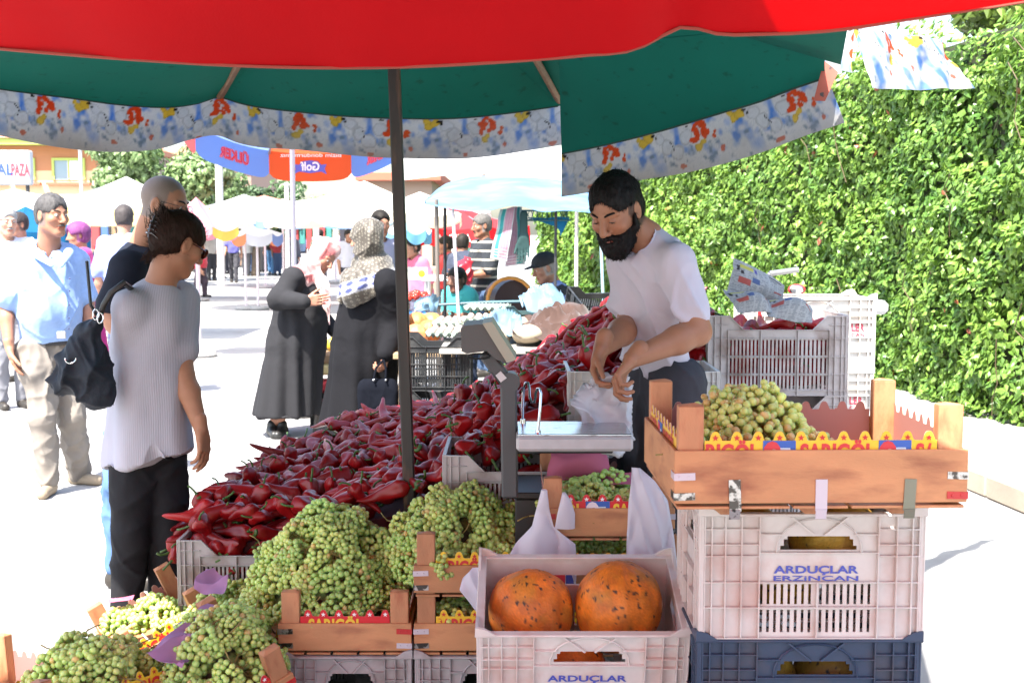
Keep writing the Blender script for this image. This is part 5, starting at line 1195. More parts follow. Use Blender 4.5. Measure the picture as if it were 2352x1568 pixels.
# ---------------------------------------------------------------- peppers
def pepper_proto(seed, L, Rr, bend, tw=.0):
    r = np.random.default_rng(seed); n, m = 18, 18; P = np.zeros((m, n, 3)); ph = r.uniform(0, 6); 
    for i in range(m):
        t = i/(m-1); tt = t**1.05
        pr = (math.sqrt(max(0, 1-((.12-tt)/.12)**2))*.95+.0 if tt < .12 else 1-.80*((tt-.12)/.88)**1.15)
        if tt < .12: pr = .35+.65*math.sqrt(max(0, 1-((.12-tt)/.12)**2))
        if t > .93: pr *= math.sqrt(max(0, 1-((t-.93)/.075)**2))
        for k in range(n):
            a = 2*PI*k/n+tw*t; lob = 1+(.15*(1-t)+.03)*math.cos(3*a+ph)+.08*math.sin(2*a+6*t+ph)+.06*math.sin(11*t+a*2+ph*2)+.04*math.sin(17*t+ph)
            rr = Rr*pr*lob; P[i, k] = (rr*math.cos(a), rr*.84*math.sin(a), -t*L+(.012*(1-pr) if tt < .12 else 0))
        P[i, :, 0] += bend*t*t+.006*math.sin(t*5+ph); P[i, :, 1] += .004*math.sin(t*7+ph)
    mb = MB(); mb.grid(P, closed=True); mb.add(P[0], [tuple(range(n))]); mb.add(P[-1], [tuple(range(n))[::-1]])
    st = MB(); a = r.uniform(0, 6); q = [(0, 0, -.006), (0, 0, .008), (.006*math.cos(a), .006*math.sin(a), .022), (.016*math.cos(a), .016*math.sin(a), .034), (.028*math.cos(a), .028*math.sin(a), .038)]; st.tube(q, [.0075, .0045, .0036, .0036, .0042], 7)
    st.lathe([(0, .003), (.010, .0025), (.016, -.001), (.0175, -.006), (.010, -.004)], (0, 0, .0), 9)
    return mesh_from('pepper_skin', mb.arr(), mb.f, [redm], None, True), mesh_from('pepper_stem', st.arr(), st.f, [M('pepper_stem', (.06, .13, .025), .5, var=.3, vscale=60)], None, True)
redm = M('pepper_skin', (.25, .004, .006), .36, var=.38, vscale=9, bump=.22, bscale=22, coat=.09, spec=.4, col2=(.42, .03, .008), c2scale=6, c2lo=.66, c2hi=.85)
PP = [pepper_proto(s, L, Rr, b) for s, L, Rr, b in ((1, .165, .033, .03), (2, .15, .036, -.02), (3, .18, .031, .045), (4, .13, .037, .01), (5, .16, .034, -.045), (6, .12, .036, .015), (7, .19, .03, .03), (8, .105, .038, .0), (9, .2, .026, .06), (10, .14, .03, -.035), (12, .17, .036, .0), (13, .155, .029, .05))]
_pr = random.Random(11)
def pep_pose(p, n, up=False, ax=None):
    n = Vector(n).normalized()
    if up: a = (n*-1+Vector((_pr.uniform(-.6, .6), _pr.uniform(-.2, .9), 0))).normalized()
    elif ax: a = Vector(ax)
    else:
        th = _pr.gauss(PI*.92, .75) if _pr.random() < .6 else _pr.uniform(0, 2*PI); a = Vector((math.cos(th), math.sin(th)*.8, 0)); a = (a-n*a.dot(n)+n*_pr.uniform(-.35, .25)).normalized()
    q = a.to_track_quat('-Z', 'Y') @ Quaternion((0, 0, 1), _pr.uniform(0, 6.28)); return q, a
def pepper(p, n, label, group, **k):
    b, s = _pr.choice(PP); q, a = pep_pose(p, n, **k); o = link('red_pepper', b); link('pepper_stem', s, o); tag(o, label, 'pepper', group)
    o.rotation_mode = 'QUATERNION'; o.rotation_quaternion = q; sc = _pr.uniform(.88, 1.18); o.scale = (sc,)*3; o.location = Vector(p)-a*.06*sc; o['_p'] = 1; del o['_p']; return o
hx = [-1.3, -1.15, -.8, -.36, -.1, .2, .5, .8]; hz = [.42, .475, .53, .645, .785, .955, 1.11, 1.16]
def heap_z(x, y): return float(np.interp(x, hx, hz))+.055*(y-4.2)/2+.02*math.sin(x*5+y*3)+.015*math.sin(y*6-x*4)-.12*max(0, (y-5.95))
def in_heap(x, y):
    xl = -1.16+.10*max(0, (y-4.9))**1.1+(0 if y > 4.55 else -.0); yf = 4.26 if x < -.62 else (4.12 if x < -.24 else 4.42 if x < .3 else 4.8)
    yb = 5.1+max(0, (x+1.2))*2.6; return xl < x < .78 and yf < y < min(6.05, yb)
def hn(x, y): e = .03; return Vector((heap_z(x-e, y)-heap_z(x+e, y), heap_z(x, y-e)-heap_z(x, y+e), 2*e)).normalized()
pts = []; tries = 0
while tries < 30000 and len(pts) < 460:
    tries += 1; x, y = _pr.uniform(-1.25, .78), _pr.uniform(4.1, 6.1)
    if not in_heap(x, y): continue
    if all((x-a)**2+((y-b))**2 > .073**2 for a, b in pts): pts.append((x, y))
pts.sort(key=lambda q: q[1]); print('peppers', len(pts))
NI = 246
def pep_label(o, px, py):
    cs = ((560, 'at the left end'), (700, 'left of the middle'), (860, 'in the middle left part'), (1000, 'around the dark pole'), (1160, 'left of the scale column'), (1320, 'right of the scale column'), (9999, 'next to the seller'))
    rs = ((820, 'top'), (920, 'upper part'), (1000, 'upper middle'), (1070, 'middle'), (1140, 'lower middle'), (1210, 'low part'), (9999, 'bottom edge'))
    c = next(t for l, t in cs if px < l); r = next(t for l, t in rs if py < l); a = o.rotation_quaternion @ Vector((0, 0, 1))
    d = 'stem towards the viewer' if a.y < -.75 else 'stem pointing away' if a.y > .75 else 'stem pointing up' if a.z > .55 else 'stem to the left' if a.x < 0 else 'stem to the right'
    return 'pepper in the heap\'s %s, %s, %s' % (r, c, d)
for (x, y) in pts[:NI]:
    o = pepper((x, y, heap_z(x, y)+.012+_pr.uniform(-.012, .022)), hn(x, y), 'p', 'peppers in the big heap', up=_pr.random() < .22); o['label'] = pep_label(o, *px_of(o.location))
def pile_mesh(plist):
    V_, F_, mi, n = [], [], [], 0
    for e_ in plist:
        p, nn = e_[:2]; b, s = _pr.choice(PP[:8] if len(e_) > 2 else PP); q, a = pep_pose(p, nn, ax=Vector(e_[2]).normalized() if len(e_) > 2 else None); Rm = np.array(q.to_matrix()); sc = _pr.uniform(.9, 1.15)
        for me, k in ((b, 0), (s, 1)):
            v = np.array([tuple(x.co) for x in me.vertices]) @ Rm.T*sc+np.array(tuple(Vector(p)-a*.06)); V_.append(v); F_ += [tuple(i+n for i in f.vertices) for f in me.polygons]; mi += [k]*len(me.polygons); n += len(v)
    return np.vstack(V_), F_, mi
und = [((x, y, heap_z(x, y)+.012+_pr.uniform(-.012, .02)), hn(x, y)) for (x, y) in pts[NI:]]
for i in range(420):
    x, y = _pr.uniform(-1.2, .75), _pr.uniform(4.15, 6.05)
    if in_heap(x, y): und.append(((x, y, heap_z(x, y)-.045), hn(x, y)))
for i in range(70):   # left flank and front
    y = _pr.uniform(4.3, 6.0); x = -1.2+.10*max(0, (y-4.9)); und.append(((x+_pr.uniform(-.02, .04), y, heap_z(x, y)-_pr.uniform(.02, .1)), Vector((-1, 0, .6))))
V_, F_, mi = pile_mesh(und); me = mesh_from('pepper_heap', V_, F_, [redm, M('pepper_stem')], None, True, mi); o = link('pepper_heap', me); tag(o, 'far side and inside of the heap of dark red peppers', 'peppers', None, 'stuff')
mb = MB(); gx = np.linspace(-1.17, .76, 40); gy = np.linspace(4.22, 6.0, 30); P = np.array([[(x, y, (heap_z(x, y)-.075) if in_heap(x, y) else max(.1, heap_z(x, y)-.32)) for x in gx] for y in gy]); mb.grid(P)
b_ = np.array([[tuple(P[0, j]), (P[0, j][0], P[0, j][1], .12)] for j in range(40)]); mb.grid(b_); b_ = np.array([[tuple(P[i, 0]), (P[i, 0][0], P[i, 0][1], .1)] for i in range(30)]); mb.grid(b_)
b_ = np.array([[tuple(P[-1, j]), (P[-1, j][0], P[-1, j][1], .12)] for j in range(40)]); mb.grid(b_)
solo('display_table', mb, M('dark_tarp', (.06, .008, .01), .8, bump=.5, bscale=20), 'dark cloth covered stand beneath the heap of peppers', 'stand')
def crate_fill(x0, x1, y0, y1, z, n, label, group, up=.5, sp=.062):
    P = []; t = 0
    while len(P) < n and t < 3000:
        t += 1; p = Vector((_pr.uniform(x0, x1), _pr.uniform(y0, y1), 0))
        if all((p-q).length > sp for q in P): P.append(p)
    for p in P:
        if _pr.random() < up: o = pepper((p.x, p.y, z+_pr.uniform(-.015, .02)), (0, -.5, 1), label, group, ax=Vector((_pr.uniform(-.4, .4), .9, _pr.uniform(-.3, .35))).normalized())
        else: o = pepper((p.x, p.y, z+_pr.uniform(-.015, .02)), (0, -.2, 1), label, group)
        u = (p.x-x0)/(x1-x0); a = o.rotation_quaternion @ Vector((0, 0, 1)); o['label'] = label+': '+('left end', 'left half', 'right half', 'right end')[min(3, int(u*4))]+(' back' if p.y > (y0+y1)/2 else ' front')+(', stem out' if a.y < -.5 else '')
crate_fill(-1.1, -.66, 4.22, 4.35, .425, 9, 'red pepper in the left front crate', 'peppers in the left front crate', .8); crate_fill(-1.1, -.66, 4.2, 4.34, .37, 4, 'red pepper in the left front crate', 'peppers in the left front crate', .9)
crate_fill(-.2, .27, 4.06, 4.36, .80, 16, 'red pepper in the crate by the scale column', 'peppers in the crate by the scale', .8); crate_fill(-.2, .27, 4.14, 4.34, .86, 9, 'red pepper in the crate by the scale column', 'peppers in the crate by the scale', .6); crate_fill(-.2, .2, 4.04, 4.12, .71, 4, 'red pepper in the crate by the scale column', 'peppers in the crate by the scale', .9)
crate_fill(.24, .66, 4.42, 4.7, 1.01, 9, 'pepper in the crate behind the seller\'s bag', 'peppers behind the seller\'s bag', .5)
crate_fill(.82, 1.26, 4.8, 5.05, 1.16, 11, 'red pepper in the crate under the newspaper', 'peppers under the newspaper', .4)
und = [((_pr.uniform(.86, 1.22), _pr.uniform(4.80, 4.9), _pr.uniform(.95, 1.14)), (0, 0, 1), (_pr.choice((-1, 1)), _pr.uniform(-.08, .12), _pr.uniform(-.35, .35))) for i in range(84)]+[((_pr.uniform(.64, .77), _pr.uniform(4.82, 5.0), _pr.uniform(.75, 1.2)), (0, 0, 1)) for i in range(14)]+[((_pr.uniform(-.2, .27), _pr.uniform(4.06, 4.2), _pr.uniform(.56, .7)), (0, 0, 1)) for i in range(14)]+[((_pr.uniform(-1.1, -.68), _pr.uniform(4.24, 4.4), _pr.uniform(.24, .38)), (0, 0, 1)) for i in range(12)]
V_, F_, mi = pile_mesh(und); me = mesh_from('crated_peppers', V_, F_, [redm, M('pepper_stem')], None, True, mi); o = link('crated_peppers', me); tag(o, 'red peppers packed below the rims seen through the crate slats', 'peppers', None, 'stuff')
# ---------------------------------------------------------------- melons
def melon_mesh(seed, r, q, base, dark=(.03, .02, .012), ns=620, spot=.0044):
    g = np.random.default_rng(seed); n, m = 128, 84; th = np.linspace(0, PI, m)[:, None]; ph = np.linspace(0, 2*PI, n, endpoint=False)[None]
    D = np.stack([np.sin(th)*np.cos(ph), np.sin(th)*np.sin(ph), np.cos(th)*np.ones_like(ph)], -1); rr = 1+.014*np.cos(10*ph+.6*fbm(D, 2, 2, seed+3))*np.sin(th)+.055*fbm(D, 1.3, 2, seed)+.006*fbm(D, 14, 2, seed); P = D*rr[..., None]*np.array((r, r*.95, r*q))
    C = np.ones(P.shape)*np.array(base); f = fbm(D, 3, 4, seed)[..., None]; C = C*(1+.5*f); gg = np.clip(np.cos(10*ph)*.5+.0, 0, 1)[..., None]*np.sin(th)[..., None]; C = C*(1-.15*gg)+np.array((.5, .28, .04))*.12*gg
    br = np.clip((fbm(D, 2.2, 3, seed+5)-.08)*5, 0, 1)[..., None]; C = C*(1-br*.35)+np.array((.26, .06, .015))*br*.35; gp_ = np.clip((fbm(D, 1.6, 3, seed+8)-.12)*4, 0, 1)[..., None]; C = C*(1-gp_*.35)+np.array((.3, .2, .03))*gp_*.35; C = C*(1+.25*fbm(D, 40, 2, seed+1)[..., None])
    cs = g.normal(size=(ns, 3)); cs /= np.linalg.norm(cs, axis=1, keepdims=True)
    W = D+.035*np.stack([vnoise(D, 26, 1), vnoise(D, 26, 2), vnoise(D, 26, 3)], -1)+.012*np.stack([vnoise(D, 70, 1), vnoise(D, 70, 2), vnoise(D, 70, 3)], -1)
    cs = cs[(fbm(cs, 2., 2, seed+2) > -.12)]
    for c in cs:
        s = spot/r*(.25+1.1*g.random()**2); d = np.linalg.norm(W-c, axis=-1); mk = np.clip((s-d)/.01, 0, 1)[..., None]; C = C*(1-mk)+np.array(dark)*mk
    mb = MB(); mb.grid(P, C.reshape(-1, 3), closed=True); return mesh_from('melon', mb.arr(), mb.f, [M('melon_skin', rough=.55, attr='Col', bump=.6, bscale=130)], np.vstack(mb.c), True)
def melon(loc, seed, r, q, base, label, rot=(0, 0, 0), **k): o = link('melon', melon_mesh(seed, r, q, base, **k)); o.location = loc; o.rotation_euler = rot; tag(o, label, 'melon'); return o
og = (.64, .16, .012)
melon((.05, 3.17, .54), 1, .113, 1.02, og, 'orange spotted melon on the left in the tipped pinkish crate', (.15, .1, .3)); melon((.284, 3.17, .555), 2, .12, 1.02, (.66, .18, .012), 'larger orange spotted melon on the right in the tipped pinkish crate', (.1, -.1, 1))
melon((.15, 3.15, .385), 3, .105, .95, og, 'orange melon seen through the handle hole of the tipped crate', (1.4, 0, .3)); 
yo = (.5, .27, .03)
melon((.56, 2.99, .80), 4, .10, 1.2, (.42, .2, .03), 'brownish yellow melon in the left half of the pinkish crate', (1.3, .2, .3), ns=260); melon((.80, 2.97, .79), 5, .105, 1.1, yo, 'yellow melon with many dark dots in the right half of the pinkish crate', (1.2, .3, 1.2), ns=420, spot=.005)
melon((.61, 2.99, .43), 6, .10, 1.1, yo, 'yellow melon in the left of the navy crate', (1.3, 0, .4)); melon((.82, 3.0, .43), 7, .10, 1.1, (.4, .22, .03), 'dull yellow melon in the right of the navy crate', (1.2, 0, 1.4))
melon((.55, 3.03, .665), 8, .085, 1.1, (.36, .2, .04), 'small brownish melon low in the pinkish crate', (1, 0, 2)); melon((.70, 3.05, .67), 9, .085, 1.1, yo, 'small yellow melon low behind the slots of the pinkish crate', (1, 1, 2))
# ---------------------------------------------------------------- the main people
def JJ(**k): return {a: (at(*v) if isinstance(v, tuple) and len(v) == 3 and v[1] > 100 else Vector(v)) for a, v in k.items()}
wt = cloth('white_tshirt', (.52, .485, .56), .85, .2)
# --- the seller
J = JJ(head=(1415, 484, 3.92), neck=(1482, 548, 3.98), chest=(1512, 650, 3.99), belly=(1509, 765, 4.01), pelvis=(1522, 862, 4.03), sl=(1556, 600, 3.84), sr=(1462, 606, 4.08),
       el=(1602, 762, 3.79), wl=(1452, 824, 3.68), er=(1446, 748, 4.02), wr=(1382, 800, 3.78), hl=(1556, 885, 3.97), hr=(1496, 885, 4.10))
J['tf'] = Vector((-.8, -.6, 0)); J['look'] = Vector((-.50, -.70, -.47)); J['hup'] = Vector((-.22, -.25, 1))
ph = J['hl']; J['kl'] = Vector((ph.x-.04, ph.y-.05, .48)); J['al'] = Vector((ph.x, ph.y, .09)); J['tl'] = J['al']+Vector((-.15, -.1, -.06))
ph = J['hr']; J['kr'] = Vector((ph.x-.04, ph.y, .48)); J['ar'] = Vector((ph.x-.02, ph.y+.02, .09)); J['tr'] = J['ar']+Vector((-.15, -.1, -.06))
sb = Vector((.5, 3.98, 0)); hairdark = (.012, .010, .010)
def vcut(): pass
seller, SH = person('young bearded seller in a white t-shirt looking down at the plastic bag he holds', sb, J, dict(skin=(.33, .15, .085), fine=True, girth=.76, neck_r=.055, arm=1.04, hs=.95, strands=5200, slen=.016, sflow=.6,
    handl=dict(d=Vector((-.62, -.25, -.72)), n=Vector((-.45, .2, .5))*-1, t=Vector((.4, -.8, -.1))*-1, curl=(.85, .95, .6), sc=.92, thumb=(.8, .4, .4)),
    handr=dict(d=Vector((-.25, -.3, -.9)), n=Vector((.8, -.3, .0)), t=Vector((.2, -.9, .2)), curl=(.75, .9, .6), sc=.92, thumb=(.8, .4, .5)),
    hand_h=.0025, head_h=.0034, haircol=hairdark, hairargs=dict(thick=.0085, line=.079, temple=.02), hamp=.005, top=True, tmat=wt, sleeve=.62, loose=.009, tophem=-.0, waist=.06, vneck=.03, vdeep=.13, fold=.011, tq=.7,
    bottom='trousers', bmat=cloth('grey_shorts', (.045, .045, .055), .9), leg=1.0, browcol=(.012, .01, .01)), h=.007)
# beard and moustache
bg = Clay(); H = SH
H.e(bg, (0, .026, -.062), (.070, .074, .076), .02); H.e(bg, (0, .06, -.108), (.045, .042, .042), .03)
for s in (-1, 1):
    H.c(bg, (s*.071, .004, .0), (s*.07, .02, -.05), .009, .016, .02); H.c(bg, (0, .103, -.05), (s*.034, .08, -.063), .0085, .0085, .008); H.c(bg, (s*.034, .08, -.063), (s*.034, .07, -.09), .011, .014, .01)
bg.box(H.p(0, .09, -.008), (.2, .12, .056), .004, .012, 'sub', H.rot); bg.box(H.p(0, .08, .05), (.3, .2, .1), .004, .0, 'sub', H.rot)
for s in (-1, 1): H.e(bg, (s*.045, .082, -.026), (.028, .03, .026), .012, 'sub')
H.e(bg, (0, .112, -.037), (.02, .022, .0105), .004, 'sub'); H.e(bg, (0, .098, -.067), (.021, .026, .0062), .004, 'sub')
H.e(bg, (0, -.07, -.06), (.09, .065, .12), .015, 'sub')
bo = sculpt('beard', bg.build(.0035), hairmat(hairdark), seller, hair_disp(.006, 70, 5), it=1); strands(bo, 3600, .013, hairmat(hairdark), seller, flow=tuple(-SH.u+SH.f*.2), lift=.5, seed=3, name='beard_strands')
mb = MB(); H.c  # lips
for z, r_, y in ((-.0635, .0045, .0905), (-.071, .0055, .089)):
    mb.tube([H.p(-.018, y-.006, z-.001), H.p(-.008, y, z), H.p(.008, y, z), H.p(.018, y-.006, z-.001)], [.001, r_, r_, .001], 8)
part('lips', mb, M('lips', (.36, .12, .09), .4), seller, True)
# closed, lowered eyelids with lashes
for s in (-1, 1):
    mb = MB(); mb.ball(H.p(s*.031, .0785, .0055), .0126, 14, H.rot, (.3, .13, .08)); part('eyelid', mb, M('eyelid', (.27, .12, .07), .5), seller, True)
    mb = MB(); mb.tube([H.p(s*(.031+x), .0785+math.sqrt(max(.0001, .0132**2-x*x-.004**2)), .0015-.4*abs(x)*.2) for x in (-.011, -.006, 0, .006, .011)], [.0008, .0014, .0016, .0014, .0008], 5); part('eyelashes', mb, M('lash', (.01, .008, .008), .6), seller, True)
# --- plastic bags
bagm = M('bag_plastic', (.72, .72, .78), .28, transl=.35, bump=.5, bscale=25, spec=.6); bagt = M('bag_plastic_thin', (.78, .76, .84), .35, transl=.4, bump=.45, bscale=12, spec=.5)
def bag(name, label, pts, mat, thick=.012, amp=.02, seed=0, h=.006, group=None, cat='plastic bag'):
    c = Clay()
    for a, b, r1, r2, q, fl in pts: c.cone(a, b, r1, r2, .03, flat=fl, q=q)
    V = c.build(h); o = sculpt(name, V, mat, None, fold_fn(amp, 11, seed, (1, 1, .7), amp2=.006, scale2=30), it=1); return tag(o, label, cat, group)
fl = (0, 1, 0); A_ = at
bag('plastic_bag', 'crumpled translucent white bag in the seller\'s hands', [(A_(1396, 868, 3.80), A_(1402, 905, 3.76), .022, .05, .6, fl), (A_(1402, 905, 3.76), A_(1388, 985, 3.72), .05, .062, .5, fl), (A_(1440, 862, 3.72), A_(1432, 920, 3.70), .018, .036, .6, fl), (A_(1366, 925, 3.72), A_(1348, 990, 3.72), .026, .036, .6, fl), (A_(1445, 905, 3.72), A_(1418, 965, 3.72), .02, .035, .6, fl)], bagm, amp=.026, seed=3, h=.0042)
def sheet_bag(label, outline, Y, depth=.03, seed=0, mat=None, name='plastic_bag', cat='plastic bag', wob=.02, yv=None):
    """hanging bag: pixel outline rows [(yl, xl, xr)], given real thickness"""
    rows = len(outline); N_ = 40; n_ = 26; oy = [o[0] for o in outline]; yy = np.linspace(oy[0], oy[-1], N_); xl = np.interp(yy, oy, [o[1] for o in outline]); xr = np.interp(yy, oy, [o[2] for o in outline])
    F_ = np.zeros((N_, n_, 3)); B_ = np.zeros((N_, n_, 3))
    for i in range(N_):
        for j in range(n_):
            t = j/(n_-1); d = depth*math.sqrt(max(0, 1-(2*t-1)**2))*min(1, .25+1.2*i/N_); p = at(xl[i]+(xr[i]-xl[i])*t, yy[i], Y); F_[i, j] = (p.x, Y-d, p.z); B_[i, j] = (p.x, Y+d, p.z)
    ff = np.sin(F_[..., 0]*70+F_[..., 2]*14+3*fbm(F_, 5, 2, seed)); w = wob*(.5*np.abs(ff)+.6*crease(F_.reshape(-1, 3), (.2, 0, 1), 14, seed).reshape(F_.shape[:2])+.8*fbm(F_*np.array((1, 1, .5)), 9, 3, seed)); F_[..., 1] += w; B_[..., 1] += w*.6
    mb = MB(); mb.grid(F_[:, ::-1]); mb.grid(B_); o = solo(name, mb, mat or bagt, label, cat, 60); return o
b1 = sheet_bag('white carrier bag hanging by its handles from the post of the crate below the scale', [(1120, 1246, 1256), (1160, 1236, 1262), (1200, 1225, 1275)], 3.55, .01, 3)
bpy.data.objects.remove(b1)
def tri_bag(label, polys, Y, depth, seed, wob=.015, mat=None):
    mb = MB(); 
    for outline in polys:
        N_ = 36; n_ = 22; oy = [o[0] for o in outline]; yy = np.linspace(oy[0], oy[-1], N_); xl = np.interp(yy, oy, [o[1] for o in outline]); xr = np.interp(yy, oy, [o[2] for o in outline])
        for sgn in (-1, 1):
            G = np.zeros((N_, n_, 3))
            for i in range(N_):
                for j in range(n_):
                    t = j/(n_-1); d = depth*math.sqrt(max(0, 1-(2*t-1)**2)); p = at(xl[i]+(xr[i]-xl[i])*t, yy[i], Y); G[i, j] = (p.x, Y+sgn*d, p.z)
            G[..., 1] += wob*(1.2*crease(G.reshape(-1, 3), (.1, 0, 1), 16, seed).reshape(G.shape[:2])+.3*np.sin(G[..., 0]*60+G[..., 2]*12+3*fbm(G, 5, 2, seed))+.8*fbm(G*np.array((1, 1, .5)), 9, 3, seed)); mb.grid(G if sgn > 0 else G[:, ::-1])
    return solo('plastic_bag', mb, mat or bagt, label, 'plastic bag', 60)
tb = tri_bag('white carrier bag hanging by its handles on the crate post below the scale', [[(1125, 1243, 1257), (1170, 1232, 1262), (1210, 1222, 1272), (1250, 1185, 1322), (1310, 1150, 1325), (1370, 1120, 1320)], [(1132, 1291, 1300), (1150, 1287, 1312), (1180, 1280, 1321), (1215, 1274, 1321)]], 3.53, .014, 4)
sheet_bag('long white carrier bag hanging between the scale crate and the right stack', [(1075, 1452, 1470), (1105, 1450, 1505), (1150, 1444, 1535), (1230, 1440, 1548), (1330, 1440, 1560)], 3.45, .03, 5)
sheet_bag('white bag corner sticking out left of the tipped melon crate', [(1305, 1085, 1125), (1330, 1062, 1130), (1355, 1055, 1130), (1380, 1075, 1130), (1405, 1092, 1130)], 3.42, .02, 6)
mb = MB(); o_ = at(1262, 1362, 3.49); mb.poly([at(1258, 1356, 3.5), at(1250, 1332, 3.5), at(1262, 1314, 3.5), at(1298, 1302, 3.5), at(1298, 1356, 3.5)][::-1], (0, .003, 0), (.6, .03, .05)); mb.poly([at(1300, 1356, 3.5), at(1300, 1314, 3.5), at(1312, 1316, 3.5), at(1318, 1335, 3.5), at(1318, 1356, 3.5)][::-1], (0, .003, 0), (.05, .08, .35)); part('bag_print', mb, M('paint'), tb)
# --- woman in the grey blouse, seen from behind
J = JJ(head=(412, 560, 4.62), neck=(366, 662, 4.6), chest=(345, 745, 4.62), belly=(338, 860, 4.64), pelvis=(343, 985, 4.66), sl=(302, 708, 4.5), sr=(410, 690, 4.72), er=(418, 862, 4.62), wr=(462, 985, 4.56), el=(290, 850, 4.66), wl=(310, 950, 4.8),
       hl=(308, 1000, 4.68), hr=(378, 1000, 4.76))
J['er'] = at(420, 860, 4.60)
J['tf'] = Vector((.55, .83, 0)); J['look'] = Vector((.62, .62, -.40)); J['hup'] = Vector((.25, .15, 1))
J['kl'] = at(300, 1235, 4.62); J['al'] = at(285, 1440, 4.62); J['tl'] = J['al']+Vector((.1, .12, -.05)); J['kr'] = at(386, 1235, 4.7); J['ar'] = at(372, 1425, 4.72); J['tr'] = J['ar']+Vector((.1, .12, -.05))
def rib_fold(V, N):
    u = V[:, 0]*.83-V[:, 1]*.55; d = 0
    z = V[:, 2]; low = np.clip((1.35-z)/.6, 0, 1); d2 = .020*low*np.sin(u*26+2.2*np.sin(z*2.2)+1)+.008*(.5-1.8*np.abs(fbm(V*np.array((1, 1, .45)), 6, 3, 6))); return d+d2
blm = M('blouse', (.40, .39, .45), .85, spec=.2, sheen=.0, wave=('X', 40, 1.5))
wb = Vector((J['pelvis'].x, J['pelvis'].y, 0))
woman, WH = person('woman in a ribbed pale grey blouse and black trousers seen from behind', wb, J, dict(male=False, skin=(.36, .17, .10), fine=True, girth=.92, hs=.95, neck_r=.053, arm=1.0,
    handr=dict(d=Vector((.12, 0, -1)), n=Vector((-.75, .2, -.2)), t=Vector((.2, .9, -.1)), curl=(.35, .4, .3), sc=.95), handl=False, hand_h=.0028, head_h=.0042, hair=False,
    top=False, bottom='trousers', bmat=cloth('black_trousers', (.014, .014, .017), .75), leg=.98, waist=.1, bfold=.006, shoemat=M('black_shoe', (.02, .02, .02), .4)), h=.008)
bgc = Clay(); P_, up = J['pelvis'], Vector((0, 0, 1)); tf = J['tf'].normalized(); sd = Vector((.83, -.55, 0))
bgc.cone(J['sl'], J['sr'], .066, .066, .05); bgc.cone(J['neck']-up*.03, J['chest'], .075, .135, .06, flat=tf, q=.8); bgc.cone(J['chest'], J['belly'], .152, .158, .06, flat=tf, q=.78); bgc.cone(J['belly'], P_-up*.13, .162, .20, .06, flat=tf, q=.78)
bgc.cone(J['sr'], J['sr'].lerp(J['er'], .66), .075, .078, .03); bgc.cone(J['sl'], J['sl'].lerp(J['el'], .6), .066, .072, .03)
bgc.cut(J['sr'].lerp(J['er'], .66)+Vector((0, 0, -.0)), J['er']-J['sr']) if False else None
bgc.cut(P_-up*.115, (.2, 0, -1)); nk = J['neck']; bgc.cone(nk+up*.0+tf*.02, nk+up*.12+tf*.05, .058, .07, .006, 'sub')
c_ = P_+sd*.06-up*.02; bgc.cone(P_+sd*.15-tf*.17-up*.19, P_+sd*.15-tf*.16+up*.09, .055, .002, .0, 'sub', flat=tf, q=2.5)
sculpt('blouse', bgc.build(.0055), blm, woman, rib_fold, it=2)
hg = hair_clay(WH, Clay(), .009, .07, -.092); 
for (a, b, r1, r2) in (((0, -.085, .05), (0, -.10, .0), .042, .038), ((.01, -.10, .07), (-.02, -.115, .105), .022, .008), ((0, -.085, -.03), (0, -.07, -.08), .035, .014)): WH.c(hg, a, b, r1, r2, .02)
ho = sculpt('hair', hg.build(.0045), hairmat((.03, .013, .008)), woman, hair_disp(.004, 38, 4), it=1); strands(ho, 5000, .03, hairmat((.03, .013, .008)), woman, flow=tuple(-WH.f+WH.u*.5), lift=.12, w=.0009, seed=5)
mb = MB(); rr_ = random.Random(2)
for i in range(60):
    a = rr_.uniform(-.5, .5); s0 = (a*.11, -.12+rr_.uniform(-.02, .02), rr_.uniform(.0, .07)); e0 = (s0[0]+rr_.uniform(-.03, .03), s0[1]-rr_.uniform(.01, .05), s0[2]+rr_.uniform(.0, .06)); mb.tube([WH.p(*s0), WH.p((s0[0]+e0[0])/2, (s0[1]+e0[1])/2-.005, (s0[2]+e0[2])/2+.01), WH.p(*e0)], [.0012, .001, .0004], 4)
for i in range(40): a = rr_.uniform(-.05, .05); mb.tube([WH.p(a, -.09, -.05), WH.p(a*1.1, -.1, -.09), WH.p(a*1.1+rr_.uniform(-.01, .01), -.095-rr_.uniform(0, .02), -.115-rr_.uniform(0, .02))], [.0012, .001, .0004], 4)
part('hair_strands', mb, hairmat((.05, .022, .013)), woman)
mb = MB()
for s in (-1, 1):
    for k in range(5): mb.tube([WH.p(s*.004, -.138, .03-.016*k+.02), WH.p(s*.026, -.135, .035-.016*k+.015), WH.p(s*.038, -.112, .03-.016*k+.01)], [.003, .003, .0015], 6)
mb.tube([WH.p(0, -.138, .06), WH.p(0, -.14, .01), WH.p(0, -.13, -.03)], .006, 8); part('hair_claw', mb, M('claw_plastic', (.03, .02, .02), .12, coat=.8), woman, True)
mb = MB()
for s in (-1, 1): mb.tube([WH.p(s*.074, -.01, .012), WH.p(s*.07, .05, .012), WH.p(s*.056, .088, .01)], .0024, 6)
for s in (-1, 1): mb.ball(WH.p(s*.034, .1, .002), (.027, .006, .021), 14, WH.rot)
mb.tube([WH.p(-.01, .106, .008), WH.p(.01, .106, .008)], .002, 6); part('sunglasses', mb, M('sunglass', (.06, .012, .006), .08, coat=.5), woman, True)
